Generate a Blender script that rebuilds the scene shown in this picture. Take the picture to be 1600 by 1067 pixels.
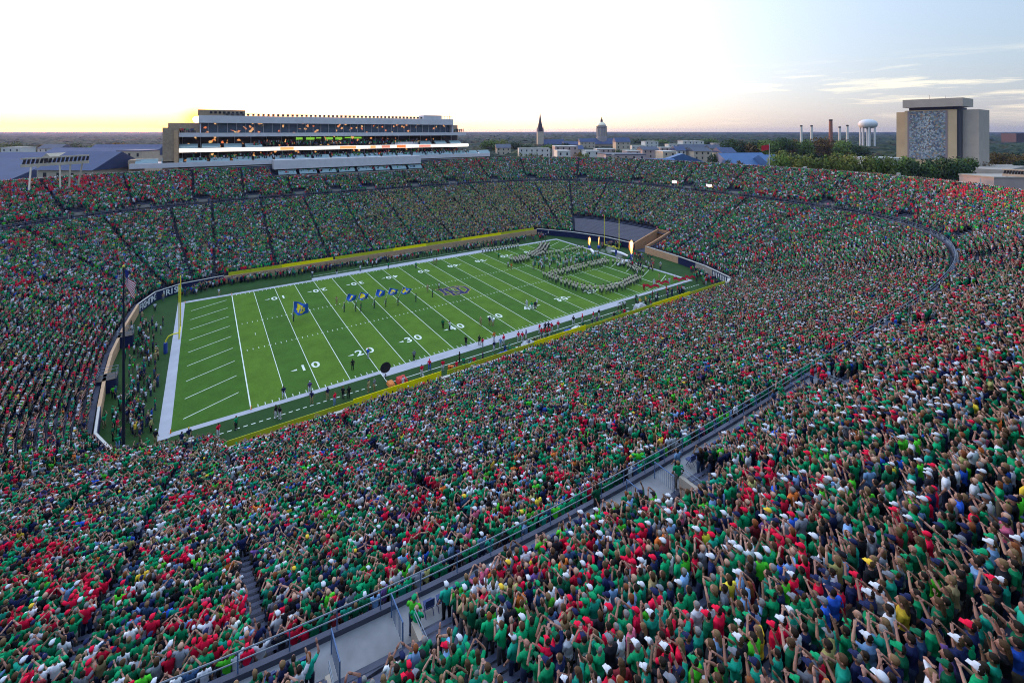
import bpy, bmesh, math, random
import numpy as np
from mathutils import Vector, Matrix, noise as mnoise
R = math.radians
SC = bpy.context.scene
for o in list(bpy.data.objects): bpy.data.objects.remove(o)

# ------------------------------------------------------------------ camera
CX, CY, CH, YAW, FPX, U0, V0 = -51.2047, -91.3272, 38.172, 1.02590, 682.7, 733.06, 205.28
cam = bpy.data.objects.new('camera', bpy.data.cameras.new('camera'))
SC.collection.objects.link(cam); SC.camera = cam
cam.location = (CX, CY, CH)
cam.rotation_euler = (math.pi / 2, 0, YAW - math.pi / 2)
cam.data.sensor_width = 36
cam.data.lens = FPX / 1600 * 36
cam.data.shift_x = (800 - U0) / 1600
cam.data.shift_y = -(533.5 - V0) / 1600
cam.data.clip_end = 60000
FW = np.array([math.cos(YAW), math.sin(YAW)]); RT = np.array([math.sin(YAW), -math.cos(YAW)])
def pj(X, Y, Z):                      # world -> pixel of the 1600 wide photograph (used to choose clothing colours)
    X = np.asarray(X, float); Y = np.asarray(Y, float)
    dx = X - CX; dy = Y - CY
    z = dx * FW[0] + dy * FW[1]; x = dx * RT[0] + dy * RT[1]
    z = np.where(np.abs(z) < .1, .1, z)
    return U0 + FPX * x / z, V0 + FPX * (CH - Z) / z, z
def gp(u, v, Z=0.0):                  # ground point read off the photograph
    z = FPX * (CH - Z) / (v - V0); x = (u - U0) / FPX * z
    p = np.array([CX, CY]) + z * FW + x * RT
    return float(p[0]), float(p[1])
def dp(u, v, z):                      # point at depth z
    d = FW + RT * (u - U0) / FPX
    return CX + z * d[0], CY + z * d[1], CH - (v - V0) / FPX * z

# ------------------------------------------------------------------ sky, sun, exposure
SUN_EL, SUN_AZ = R(1.30), R(90.75)       # azimuth measured from +x
SUN = Vector((math.cos(SUN_AZ) * math.cos(SUN_EL), math.sin(SUN_AZ) * math.cos(SUN_EL), math.sin(SUN_EL)))
world = bpy.data.worlds.new('World'); SC.world = world; world.use_nodes = True
def build_sky():
    nt = world.node_tree; N = nt.nodes; L = nt.links; N.clear()
    out = N.new('ShaderNodeOutputWorld'); bg = N.new('ShaderNodeBackground'); L.new(bg.outputs[0], out.inputs[0])
    tc = N.new('ShaderNodeTexCoord')
    def m(op, a, b=None, c=None, clamp=False):
        n = N.new('ShaderNodeMath'); n.operation = op; n.use_clamp = clamp
        for i, x in enumerate((a, b, c)):
            if x is None: continue
            if isinstance(x, (int, float)): n.inputs[i].default_value = x
            else: L.new(x, n.inputs[i])
        return n.outputs[0]
    sep = N.new('ShaderNodeSeparateXYZ'); L.new(tc.outputs['Generated'], sep.inputs[0])
    dot = N.new('ShaderNodeVectorMath'); dot.operation = 'DOT_PRODUCT'
    L.new(tc.outputs['Generated'], dot.inputs[0]); dot.inputs[1].default_value = SUN
    c = dot.outputs['Value']
    x = m('MULTIPLY_ADD', c, .5, .5, clamp=True)
    x5 = m('POWER', x, 4.4)
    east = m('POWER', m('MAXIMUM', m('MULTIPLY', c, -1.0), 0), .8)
    zc = m('MAXIMUM', sep.outputs[2], 0)
    hz = m('EXPONENT', m('MULTIPLY', zc, -13.0))           # 1 at the horizon
    hz2 = m('EXPONENT', m('MULTIPLY', zc, -30.0))
    def chan(base, amp, a0, a1, a2, zen, sh=0.0):
        col = m('MULTIPLY_ADD', x5, amp, base)
        k = m('MULTIPLY_ADD', x5, a1, a0)
        t = m('SUBTRACT', 1.0, m('MULTIPLY', hz, m('MINIMUM', k, .93)))
        t2 = m('SUBTRACT', 1.0, m('MULTIPLY', hz2, m('MULTIPLY_ADD', m('POWER', x, 14.0), sh, a2)))
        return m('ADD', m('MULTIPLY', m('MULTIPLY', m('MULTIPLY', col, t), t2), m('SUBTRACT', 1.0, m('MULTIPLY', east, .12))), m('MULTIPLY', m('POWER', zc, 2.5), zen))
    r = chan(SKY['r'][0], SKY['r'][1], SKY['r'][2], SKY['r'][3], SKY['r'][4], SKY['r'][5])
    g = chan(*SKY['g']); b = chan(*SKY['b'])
    cmb = N.new('ShaderNodeCombineXYZ'); L.new(r, cmb.inputs[0]); L.new(g, cmb.inputs[1]); L.new(b, cmb.inputs[2])
    # thin evening cloud streaks low in the north-west
    mp = N.new('ShaderNodeMapping'); L.new(tc.outputs['Generated'], mp.inputs[0]); mp.inputs['Scale'].default_value = (3.0, 3.0, 34)
    mp.inputs['Rotation'].default_value = (R(1.2), R(-2.0), 0)
    nz = N.new('ShaderNodeTexNoise'); L.new(mp.outputs[0], nz.inputs['Vector'])
    nz.inputs['Scale'].default_value = 1.7; nz.inputs['Detail'].default_value = 7; nz.inputs['Roughness'].default_value = .62
    st = m('MULTIPLY', m('SUBTRACT', nz.outputs[0], .50, clamp=True), 6.0, clamp=True)
    band = m('MULTIPLY', m('MULTIPLY', m('MULTIPLY', zc, 12.0, clamp=True), m('SUBTRACT', 1.0, m('MULTIPLY', m('SUBTRACT', zc, .06, clamp=True), 14.0, clamp=True))), 1.0)
    win = m('MULTIPLY', m('MULTIPLY', m('SUBTRACT', c, -.1, clamp=True), 5.0, clamp=True), m('MULTIPLY', m('SUBTRACT', .72, c, clamp=True), 4.0, clamp=True))
    cl = m('MULTIPLY', m('MULTIPLY', st, band), win)
    mixc = N.new('ShaderNodeMix'); mixc.data_type = 'VECTOR'; L.new(cl, mixc.inputs[0])
    L.new(cmb.outputs[0], mixc.inputs[4]); mixc.inputs[5].default_value = (1.02, .90, .68)
    # yellow halo and the disc of the setting sun
    h1 = m('EXPONENT', m('MULTIPLY', m('SUBTRACT', 1.0, c), -3800.0)); h2 = m('EXPONENT', m('MULTIPLY', m('SUBTRACT', 1.0, c), -260.0))
    dimv = N.new('ShaderNodeCombineXYZ'); dimv.inputs[0].default_value = 1.0
    L.new(m('SUBTRACT', 1.0, m('ADD', m('MULTIPLY', h1, .58), m('MULTIPLY', h2, .02))), dimv.inputs[1]); L.new(m('SUBTRACT', 1.0, m('ADD', m('MULTIPLY', h1, .70), m('MULTIPLY', h2, .10))), dimv.inputs[2])
    dm = N.new('ShaderNodeVectorMath'); dm.operation = 'MULTIPLY'; L.new(mixc.outputs[1], dm.inputs[0]); L.new(dimv.outputs[0], dm.inputs[1])
    gl = m('MULTIPLY', m('GREATER_THAN', c, math.cos(R(.36))), 14.0)
    gv = N.new('ShaderNodeCombineXYZ')
    L.new(gl, gv.inputs[0]); L.new(m('MULTIPLY', gl, .62), gv.inputs[1]); L.new(m('MULTIPLY', gl, .18), gv.inputs[2])
    add = N.new('ShaderNodeVectorMath'); add.operation = 'ADD'; L.new(dm.outputs[0], add.inputs[0]); L.new(gv.outputs[0], add.inputs[1])
    # a physical twilight sky underneath, weak, for the bluish vault
    sk = N.new('ShaderNodeTexSky'); sk.sky_type = 'NISHITA'; sk.sun_disc = False
    sk.sun_elevation = SUN_EL; sk.sun_rotation = math.pi / 2 - SUN_AZ
    sv = N.new('ShaderNodeVectorMath'); sv.operation = 'SCALE'; L.new(sk.outputs[0], sv.inputs[0]); sv.inputs['Scale'].default_value = .10
    add2 = N.new('ShaderNodeVectorMath'); add2.operation = 'ADD'; L.new(add.outputs[0], add2.inputs[0]); L.new(sv.outputs[0], add2.inputs[1])
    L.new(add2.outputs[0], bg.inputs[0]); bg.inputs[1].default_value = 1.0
#        base  amp   hz   hz*sun extra
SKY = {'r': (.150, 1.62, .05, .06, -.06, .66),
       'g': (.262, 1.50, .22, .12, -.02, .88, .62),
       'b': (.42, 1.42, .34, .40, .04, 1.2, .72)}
build_sky()
sun = bpy.data.objects.new('sun', bpy.data.lights.new('sun', 'SUN')); SC.collection.objects.link(sun)
sun.data.energy = 2.2; sun.data.angle = R(.6); sun.data.color = (1.0, .50, .24)
sun.rotation_euler = SUN.to_track_quat('Z', 'Y').to_euler()
SC.view_settings.view_transform = 'Standard'; SC.view_settings.look = 'None'
SC.view_settings.exposure = 0.55; SC.view_settings.gamma = 1.0; SC.view_settings.use_curve_mapping = False
SC.cycles.filter_width = 1.05
SC.cycles.max_bounces = 5; SC.cycles.diffuse_bounces = 1; SC.cycles.glossy_bounces = 2; SC.cycles.transmission_bounces = 4
SC.cycles.volume_bounces = 0; SC.cycles.use_denoising = True; SC.cycles.denoiser = 'OPENIMAGEDENOISE'; SC.cycles.denoising_input_passes = 'RGB_ALBEDO_NORMAL'; SC.cycles.denoising_prefilter = 'NONE'; SC.cycles.sample_clamp_indirect = 4
SC.cycles.use_adaptive_sampling = True; SC.cycles.adaptive_threshold = .015

# ------------------------------------------------------------------ helpers
rnd = random.Random(7); rng = np.random.default_rng(7)
def setp(o, label=None, cat=None, group=None, kind=None):
    if label: o['label'] = label
    if cat: o['category'] = cat
    if group: o['group'] = group
    if kind: o['kind'] = kind
    return o
def link(o, parent=None):
    SC.collection.objects.link(o)
    if parent is not None: o.parent = parent
    return o
def empty(name, loc, label, cat, group=None, rz=0):
    o = bpy.data.objects.new(name, None); o.empty_display_size = .3
    o.location = loc; o.rotation_euler = (0, 0, rz); link(o)
    return setp(o, label, cat, group)
def under(ch, p):                          # hang a part below another part without moving it
    ch.parent = p; ch.matrix_parent_inverse = Matrix.LocRotScale(p.location, p.rotation_euler, p.scale).inverted(); return ch
_mats = {}
def mat(name, col, rough=.7, var=.0, scale=3.0, metal=0, emit=None, spec=.3, bump=0, bscale=20, coord='Object'):
    if name in _mats: return _mats[name]
    m = bpy.data.materials.new(name); m.use_nodes = True; nt = m.node_tree; b = nt.nodes['Principled BSDF']
    b.inputs['Base Color'].default_value = (*col, 1); b.inputs['Roughness'].default_value = rough
    b.inputs['Metallic'].default_value = metal; b.inputs['Specular IOR Level'].default_value = spec
    if emit: b.inputs['Emission Color'].default_value = (*emit[0], 1); b.inputs['Emission Strength'].default_value = emit[1]
    if var or bump:
        tc = nt.nodes.new('ShaderNodeTexCoord'); nz = nt.nodes.new('ShaderNodeTexNoise')
        nt.links.new(tc.outputs[coord], nz.inputs['Vector']); nz.inputs['Scale'].default_value = scale; nz.inputs['Detail'].default_value = 5
        if var:
            hs = nt.nodes.new('ShaderNodeHueSaturation'); hs.inputs['Color'].default_value = (*col, 1)
            mr = nt.nodes.new('ShaderNodeMapRange'); mr.inputs[3].default_value = 1 - var; mr.inputs[4].default_value = 1 + var
            mr.inputs[1].default_value = .25; mr.inputs[2].default_value = .75
            nt.links.new(nz.outputs[0], mr.inputs[0]); nt.links.new(mr.outputs[0], hs.inputs['Value']); nt.links.new(hs.outputs[0], b.inputs['Base Color'])
        if bump:
            n2 = nt.nodes.new('ShaderNodeTexNoise'); n2.inputs['Scale'].default_value = bscale; nt.links.new(tc.outputs[coord], n2.inputs['Vector'])
            bp = nt.nodes.new('ShaderNodeBump'); bp.inputs['Strength'].default_value = bump; bp.inputs['Distance'].default_value = .1
            nt.links.new(n2.outputs[0], bp.inputs['Height']); nt.links.new(bp.outputs[0], b.inputs['Normal'])
    _mats[name] = m; return m
class MB:
    def __init__(s): s.v = []; s.f = []; s.mi = []; s.k = 0
    def mt(s, k): s.k = k; return s
    def add(s, vs, fs):
        n = len(s.v); s.v += [tuple(p) for p in vs]; s.f += [tuple(i + n for i in f) for f in fs]; s.mi += [s.k] * len(fs); return s
    def box(s, x0, x1, y0, y1, z0, z1):
        return s.add([(x0, y0, z0), (x1, y0, z0), (x1, y1, z0), (x0, y1, z0), (x0, y0, z1), (x1, y0, z1), (x1, y1, z1), (x0, y1, z1)],
                     [(0, 3, 2, 1), (4, 5, 6, 7), (0, 1, 5, 4), (1, 2, 6, 5), (2, 3, 7, 6), (3, 0, 4, 7)])
    def obox(s, p, q, w, z0, z1):        # box along a ground line p->q, width w
        p = np.array(p[:2], float); q = np.array(q[:2], float); d = q - p; n = np.array([-d[1], d[0]]) / (np.hypot(*d) + 1e-9) * w / 2
        a = [p + n, q + n, q - n, p - n]
        return s.add([(c[0], c[1], z0) for c in a] + [(c[0], c[1], z1) for c in a],
                     [(0, 1, 2, 3), (7, 6, 5, 4), (1, 0, 4, 5), (2, 1, 5, 6), (3, 2, 6, 7), (0, 3, 7, 4)])
    def prism(s, poly, z0, z1):
        n = len(poly)
        a = sum(poly[i][0] * poly[(i + 1) % n][1] - poly[(i + 1) % n][0] * poly[i][1] for i in range(n))
        if a < 0: poly = poly[::-1]
        return s.add([(x, y, z0) for x, y in poly] + [(x, y, z1) for x, y in poly],
                     [tuple(range(n))[::-1], tuple(range(n, 2 * n))] + [(i, (i + 1) % n, n + (i + 1) % n, n + i) for i in range(n)])
    def tube(s, pts, rad, n=6, caps=True):
        pts = [Vector(p) for p in pts]; rad = rad if hasattr(rad, '__len__') else [rad] * len(pts)
        vs = []; prev = None
        for i, p in enumerate(pts):
            d = (pts[min(i + 1, len(pts) - 1)] - pts[max(i - 1, 0)]).normalized()
            a = d.cross(Vector((0, 0, 1)) if abs(d.z) < .93 else Vector((0, 1, 0))).normalized() if prev is None else (prev - d * prev.dot(d)).normalized()
            prev = a; b = d.cross(a)
            r = rad[i]; rx, ry = r if hasattr(r, '__len__') else (r, r)
            vs += [p + a * math.cos(t) * rx + b * math.sin(t) * ry for t in [2 * math.pi * j / n for j in range(n)]]
        fs = []
        for i in range(len(pts) - 1):
            fs += [(i * n + j, i * n + (j + 1) % n, (i + 1) * n + (j + 1) % n, (i + 1) * n + j) for j in range(n)]
        if caps: fs += [tuple(range(n))[::-1], tuple(range((len(pts) - 1) * n, len(pts) * n))]
        return s.add(vs, fs)
    def lathe(s, prof, cx=0, cy=0, n=16, cap=True):   # prof: (radius, z)
        vs = [(cx + r * math.cos(2 * math.pi * j / n), cy + r * math.sin(2 * math.pi * j / n), z) for r, z in prof for j in range(n)]
        fs = [(i * n + j, i * n + (j + 1) % n, (i + 1) * n + (j + 1) % n, (i + 1) * n + j) for i in range(len(prof) - 1) for j in range(n)]
        if cap: fs += [tuple(range(n))[::-1], tuple(range((len(prof) - 1) * n, len(prof) * n))]
        return s.add(vs, fs)
    def mesh(s, name, mats, smooth=False):
        me = bpy.data.meshes.new(name); me.from_pydata(s.v, [], s.f); me.update()
        for m in (mats if isinstance(mats, (list, tuple)) else [mats]): me.materials.append(m)
        me.polygons.foreach_set('material_index', s.mi)
        if smooth: me.polygons.foreach_set('use_smooth', [True] * len(s.f))
        return me
    def build(s, name, mats, parent=None, smooth=False, loc=None, rz=0):
        o = bpy.data.objects.new(name, s.mesh(name, mats, smooth)); link(o, parent)
        if loc is not None: o.location = loc; o.rotation_euler = (0, 0, rz)
        return o
def bake(o, name=None):                    # evaluate modifiers / curves of a temporary object into a plain mesh
    if o.name not in SC.collection.objects: SC.collection.objects.link(o)
    dg = bpy.context.evaluated_depsgraph_get(); dg.update()
    me = bpy.data.meshes.new_from_object(o.evaluated_get(dg)); me.name = name or o.name
    bpy.data.objects.remove(o); return me
def text_mesh(txt, size, extrude=.0, offset=.0, spacing=1.0):
    c = bpy.data.curves.new('txt', 'FONT'); c.body = txt; c.size = size; c.extrude = extrude; c.offset = offset; c.align_x = 'CENTER'; c.align_y = 'CENTER'
    c.space_character = spacing
    return bake(bpy.data.objects.new('txt', c), 'lettering')
# ------------------------------------------------------------------ the bowl: rays from the field outwards
INNER = [(-49, -34.6), (55, -34.6), (60, -32.6), (64, -24), (66.3, -14), (67.6, 0), (66.3, 13), (62, 24), (54.5, 34.6),
         (-47, 34.6), (-56, 33.2), (-61, 29.7), (-63.4, 22.9), (-64.3, 10), (-64.5, 0), (-64.1, -8), (-63.3, -17), (-62.7, -23.5), (-60.2, -28.6), (-50.2, -31.9)]
IP = np.array(INNER)
MC = (4.0, 0.0)
def se_dist(ox, oy, dx, dy, a, b, n=3.0):
    lo, hi = 0.0, 300.0
    for _ in range(40):
        m = (lo + hi) / 2
        if (abs(ox + dx * m - MC[0]) / a) ** n + (abs(oy + dy * m) / b) ** n > 1: hi = m
        else: lo = m
    return lo
def poly_dist(ox, oy, dx, dy):
    best = 1e9
    for i in range(len(IP)):
        p = IP[i]; q = IP[(i + 1) % len(IP)]; e = q - p
        den = dx * e[1] - dy * e[0]
        if abs(den) < 1e-9: continue
        t = ((p[0] - ox) * e[1] - (p[1] - oy) * e[0]) / den; w = ((p[0] - ox) * dy - (p[1] - oy) * dx) / den
        if t > 0 and -1e-6 <= w <= 1 + 1e-6: best = min(best, t)
    return best
FX0, FX1, FY = -50.0, 54.0, 14.0
RAYS = []                                  # (ox, oy, dx, dy, tag, coord)
def _rays():
    for x in np.arange(FX0, FX1, 1.0): RAYS.append((x, -FY, 0, -1, 'near', x))
    for a in np.arange(-90, 0, 1.5): RAYS.append((FX1, -FY, math.cos(R(a)), math.sin(R(a)), 'nr', a))
    for y in np.arange(-FY, FY, 1.0): RAYS.append((FX1, y, 1, 0, 'right', y))
    for a in np.arange(0, 90, 1.5): RAYS.append((FX1, FY, math.cos(R(a)), math.sin(R(a)), 'fr', a))
    for x in np.arange(FX1, FX0, -1.0): RAYS.append((x, FY, 0, 1, 'far', x))
    for a in np.arange(90, 180, 1.5): RAYS.append((FX0, FY, math.cos(R(a)), math.sin(R(a)), 'fl', a))
    for y in np.arange(FY, -FY, -1.0): RAYS.append((FX0, y, -1, 0, 'left', y))
    for a in np.arange(180, 270, 1.5): RAYS.append((FX0, -FY, math.cos(R(a)), math.sin(R(a)), 'nl', a))
_rays()
NR = len(RAYS)
AI = np.zeros((NR, 2)); AM = np.zeros((NR, 2)); AO = np.zeros((NR, 2)); AD = np.zeros((NR, 2))
for i, (ox, oy, dx, dy, _, _) in enumerate(RAYS):
    di = poly_dist(ox, oy, dx, dy); dm = se_dist(ox, oy, dx, dy, 107, 72.9, 3.4); do = se_dist(ox, oy, dx, dy, 124.5, 91.4)
    AI[i] = (ox + dx * di, oy + dy * di); AM[i] = (ox + dx * dm, oy + dy * dm); AO[i] = (ox + dx * do, oy + dy * do); AD[i] = (dx, dy)
LI = np.hypot(*(AM - AI).T); LO = np.hypot(*(AO - AM).T)
NL, NU = 49, 23
WALK = 1.8                                  # width of the cross walkway behind the rail
ZW = 15.1
def low_z(t): return 1.5 + 12.5 * (.90 * t + .10 * t * t)
def up_z(t): return 15.75 + 8.35 * t
ROW0 = np.array([.5 if (r[0] < -49 and r[4] in ('left', 'fl', 'nl')) or r[4] in ('right', 'fr', 'nr') else 1.0 for r in RAYS])
def row_pts(tier, t):
    if tier == 0: return AI + AD * (ROW0 + (LI - ROW0 - .7) * t)[:, None]
    return AM + AD * (WALK + (LO - WALK - .6) * t)[:, None]
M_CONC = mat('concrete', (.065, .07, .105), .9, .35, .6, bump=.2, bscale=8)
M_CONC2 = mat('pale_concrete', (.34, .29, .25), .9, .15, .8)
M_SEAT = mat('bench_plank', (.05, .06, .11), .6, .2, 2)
M_NAVY = mat('navy_padding', (.012, .018, .07), .5, .1, 2)
M_TAN = mat('tan_wall_stone', (.50, .31, .19), .85, .15, 1.2)
M_CAP = mat('pale_cap_rail', (.45, .43, .41), .6)
M_STEEL = mat('galvanised_steel', (.17, .21, .27), .45, metal=.4)
M_BLUEST = mat('blue_painted_steel', (.06, .12, .26), .5)
M_BRICK = mat('tan_brick', (.34, .24, .17), .9, .2, 1.5, bump=.2, bscale=30)
M_WHITE = mat('white_paint', (.78, .78, .76), .7)
bowl = empty('stadium_bowl', (0, 0, 0), 'huge oval concrete stadium bowl with two tiers of packed rows around the field', 'stadium')
def strip_mesh(name, rings, m, close=True, parent=bowl, skip=None):
    n = len(rings[0]); vs = np.concatenate(rings); fs = []
    for k in range(len(rings) - 1):
        for i in range(n if close else n - 1):
            if skip and skip(i, k): continue
            j = (i + 1) % n; fs.append((k * n + i, k * n + j, (k + 1) * n + j, (k + 1) * n + i))
    me = bpy.data.meshes.new(name); me.from_pydata(vs.tolist(), [], fs); me.materials.append(m); me.update()
    o = bpy.data.objects.new(name, me); link(o, parent); return o
def z3(p, z): return np.c_[p, np.full(len(p), z)]
# tunnel cut at the right end (north), rays whose |y| is inside, lower third of the lower tier
TUN = [i for i, r in enumerate(RAYS) if (r[4] == 'right' and -2.5 <= r[5] <= 1.2)]
TUNS = set(TUN); TUN_ROWS = 12
rings = [z3(AI + AD * .1, 1.49)]
for r in range(NL):
    t0, t1 = r / NL, (r + 1) / NL
    z = low_z(t0); rings.append(z3(row_pts(0, t0), z)); rings.append(z3(row_pts(0, t1), z))
rings.append(z3(row_pts(0, 1.0), ZW - 1.0)); rings.append(z3(AM - AD * .34, ZW - 1.0)); rings.append(z3(AM - AD * .35, ZW + .25)); rings.append(z3(AM - AD * .1, ZW + .25)); rings.append(z3(AM - AD * .1, ZW))
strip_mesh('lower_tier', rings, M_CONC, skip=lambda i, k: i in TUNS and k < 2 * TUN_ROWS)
# portals: openings from the walkway back under the upper tier
PORT = [('near', -44.6), ('near', -26.6), ('near', -5.6), ('near', 14.6), ('near', 35), ('nr', -84), ('nr', -62), ('nr', -40), ('nr', -20), ('right', -6), ('right', 12), ('fr', 20), ('fr', 42), ('fr', 64), ('fr', 82),
        ('far', 41), ('far', 22.5), ('far', 4), ('far', -9), ('far', -22.5), ('far', -37), ('fl', 92), ('fl', 107), ('fl', 121), ('fl', 138), ('fl', 156), ('nl', 258), ('nl', 236)]
PI = []
for tag, c in PORT:
    PI.append(min((abs(r[5] - c), i) for i, r in enumerate(RAYS) if r[4] == tag)[1])
PW, PD = 1.75, 1.35                          # half width, depth behind the walkway edge
PORT_XY = [(AM[i] + AD[i] * (WALK - .2), AD[i]) for i in PI]
def in_port(x, y, hw=PW + .3, d0=-.5, d1=PD + .5):
    m = np.zeros(np.shape(x), bool)
    for p, d in PORT_XY:
        a = (x - p[0]) * d[0] + (y - p[1]) * d[1]; b = (x - p[0]) * -d[1] + (y - p[1]) * d[0]
        m |= (a > d0) & (a < d1) & (np.abs(b) < hw)
    return m
rings = [z3(AM - AD * .1, ZW), z3(AM + AD * WALK, ZW)]
for r in range(NU):
    t0, t1 = r / NU, (r + 1) / NU; z = up_z(t0)
    rings.append(z3(row_pts(1, t0), z)); rings.append(z3(row_pts(1, t1), z))
rings.append(z3(row_pts(1, 1.0), up_z(1) + 1.0)); rings.append(z3(row_pts(1, 1.0) + AD * .35, up_z(1) + 1.0)); rings.append(z3(row_pts(1, 1.0) + AD * .35, 0))
def pskip(i, k):
    if k < 1 or k > 2 + 2 * 3: return False
    a = rings[k][i]; j = (i + 1) % NR; b = rings[k][j]; c = rings[k + 1][i]
    x = (a[0] + b[0]) / 2 + (c[0] - a[0]) / 2; y = (a[1] + b[1]) / 2 + (c[1] - a[1]) / 2
    return bool(in_port(np.array(x), np.array(y), PW, -.6, PD))
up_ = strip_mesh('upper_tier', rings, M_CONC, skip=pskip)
wk = strip_mesh('walkway_deck', [z3(AM - AD * .09, ZW + .006), z3(AM + AD * (WALK - .25), ZW + .006)], mat('walkway_concrete', (.20, .20, .22), .9, .3, .8))
# bench planks along each row
def planks(tier, n, name, zf):
    mb_v = []; mb_f = []
    for r in range(n):
        p = row_pts(tier, (r + .62) / n); q = row_pts(tier, (r + .92) / n); z = zf(r / n) + .40
        base = len(mb_v); mb_v += [(x, y, z) for x, y in p] + [(x, y, z) for x, y in q] + [(x, y, z - .06) for x, y in p]
        for i in range(NR):
            if tier == 0 and (i in TUNS) and r < TUN_ROWS: continue
            j = (i + 1) % NR
            if tier == 1 and r < 6 and bool(in_port(np.array((p[i][0] + p[j][0]) / 2), np.array((p[i][1] + p[j][1]) / 2))): continue
            mb_f += [(base + i, base + j, base + NR + j, base + NR + i), (base + 2 * NR + i, base + 2 * NR + j, base + j, base + i)]
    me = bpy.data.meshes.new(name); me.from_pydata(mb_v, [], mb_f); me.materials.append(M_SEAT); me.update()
    link(bpy.data.objects.new(name, me), bowl)
planks(0, NL, 'lower_bench_rows', low_z); planks(1, NU, 'upper_bench_rows', up_z)
# outer facade brick skirt is the last ring of the upper tier; a parapet cap on top
pc = MB()
P = row_pts(1, 1.0) + AD * .18
for i in range(NR):
    pc.obox(P[i], P[(i + 1) % NR], .5, up_z(1) + 1.003, up_z(1) + 1.12)
under(pc.build('parapet_cap', M_CAP, bowl), up_)
# portal boxes, each one its own part group
for k, i in enumerate(PI):
    c = AM[i] + AD[i] * (WALK - .2); d = AD[i]; ang = math.atan2(d[1], d[0])
    e = empty('vomitory_portal', (c[0], c[1], ZW), 'x', 'portal', 'stair portals opening onto the cross walkway', ang)
    for y0, y1 in ((-PW - .28, -PW), (PW, PW + .28)): MB().box(.2, PD, y0, y1, -1.5, 1.0).build('side_wall', M_CONC2, e)
    b = MB(); b.box(PD, PD + .9, -PW - .28, PW + .28, .35, 1.12); b.box(PD + .6, PD + .9, -PW - .28, PW + .28, -1.6, .348)
    b.build('lintel', M_CONC2, e)
    f = MB(); f.box(-.3, .3, -PW, PW, -.6, -.02); [f.box(.3 + .3 * s, .6 + .3 * s, -PW, PW, -2.2, -.18 - .18 * s) for s in range(7)]
    f.build('stair_flight', M_CONC, e)
    g = MB()
    for zz in (1.35, 1.6): g.tube([(.25, -PW - .14, zz), (PD + .8, -PW - .14, zz), (PD + .8, PW + .14, zz), (.25, PW + .14, zz)], .025, 5)
    for yy in np.linspace(-PW - .1, PW + .1, 5): g.tube([(PD + .8, yy, 1.1), (PD + .8, yy, 1.6)], .025, 5)
    g.build('handrail', M_STEEL, e)
    a1 = MB()
    for yy in (-PW + .35, PW - .35):
        s1 = MB(); s1.tube([(.1, yy, 0), (.1, yy, 1.1), (-1.3, yy, 1.1), (-1.3, yy, 0)], .035, 5)
        for q in np.linspace(-1.2, 0, 9): s1.tube([(q, yy, .08), (q, yy, 1.08)], .012, 4)
        s1.build('mesh_barrier', M_BLUEST, e)
    setp(e, None)
    PORT_XY[k] = (c, d, e)
side_nm = {'near': 'near stand', 'nr': 'near right corner stand', 'right': 'right end stand', 'fr': 'far right corner stand', 'far': 'far stand', 'fl': 'far left corner stand', 'nl': 'near left corner stand'}
from collections import Counter
tot = Counter(t for t, _ in PORT); seen = Counter(); ORD = ['first', 'second', 'third', 'fourth', 'fifth', 'sixth', 'seventh', 'eighth']
for (t, c), (p, d, e) in zip(PORT, PORT_XY):
    e['label'] = f'concrete stair portal on the cross walkway of the {side_nm[t]}, {ORD[seen[t]]} counting counterclockwise'; seen[t] += 1
PORT_XY = [(p, d) for p, d, e in PORT_XY]
# guard rail along the cross walkway
rail = empty('guard_rail', (0, 0, 0), 'long double steel guard rail running between lower and upper tiers', 'railing')
for nm, zz, rr in (('top_pipe', ZW + 1.15, .035), ('middle_pipe', ZW + .75, .03)):
    mb = MB(); pts = [(*(AM[i] - AD[i] * .2), zz) for i in range(NR)]; mb.tube(pts + [pts[0]], rr, 5, False); mb.build(nm, M_STEEL, rail)
mb = MB()
for i in range(0, NR, 2): mb.tube([(*(AM[i] - AD[i] * .2), ZW + .2), (*(AM[i] - AD[i] * .2), ZW + 1.15)], .03, 4)
mb.build('post_row', M_BLUEST, rail)['kind'] = 'stuff'
# folding chairs on the walkway beside the near portals
def chair_mesh():
    mb = MB(); mb.box(-.22, .22, -.2, .22, .42, .46); mb.box(-.22, .22, -.26, -.22, .55, .88)
    for sx in (-.2, .2):
        mb.tube([(sx, -.28, .9), (sx, .18, 0)], .018, 4); mb.tube([(sx, .2, .45), (sx, -.22, 0)], .018, 4)
    return mb.mesh('folding_chair', mat('navy_plastic', (.02, .04, .14), .5))
chm = chair_mesh()
CH_SPANS = [(-42.0, -31.5, 'empty navy folding chair in the row left of the middle portal'), (-22.5, -12.5, 'empty navy folding chair in the row right of the middle portal'), (-60, -47.5, 'navy folding chair on the walkway at the bottom edge')]
for a, b, lb in CH_SPANS:
    for x in np.arange(a, b, .62):
        i = int(np.argmin([abs(r[5] - max(x, -49.5)) if r[4] == 'near' else 1e9 for r in RAYS]))
        if x < -49.5: continue
        p = AM[i] + AD[i] * .75
        o = bpy.data.objects.new('folding_chair', chm); link(o); o.location = (x + rnd.uniform(-.05, .05), p[1], ZW + .003); o.rotation_euler = (0, 0, rnd.uniform(-.15, .15))
        setp(o, lb, 'chair', 'folding chairs on the cross walkway')
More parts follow.
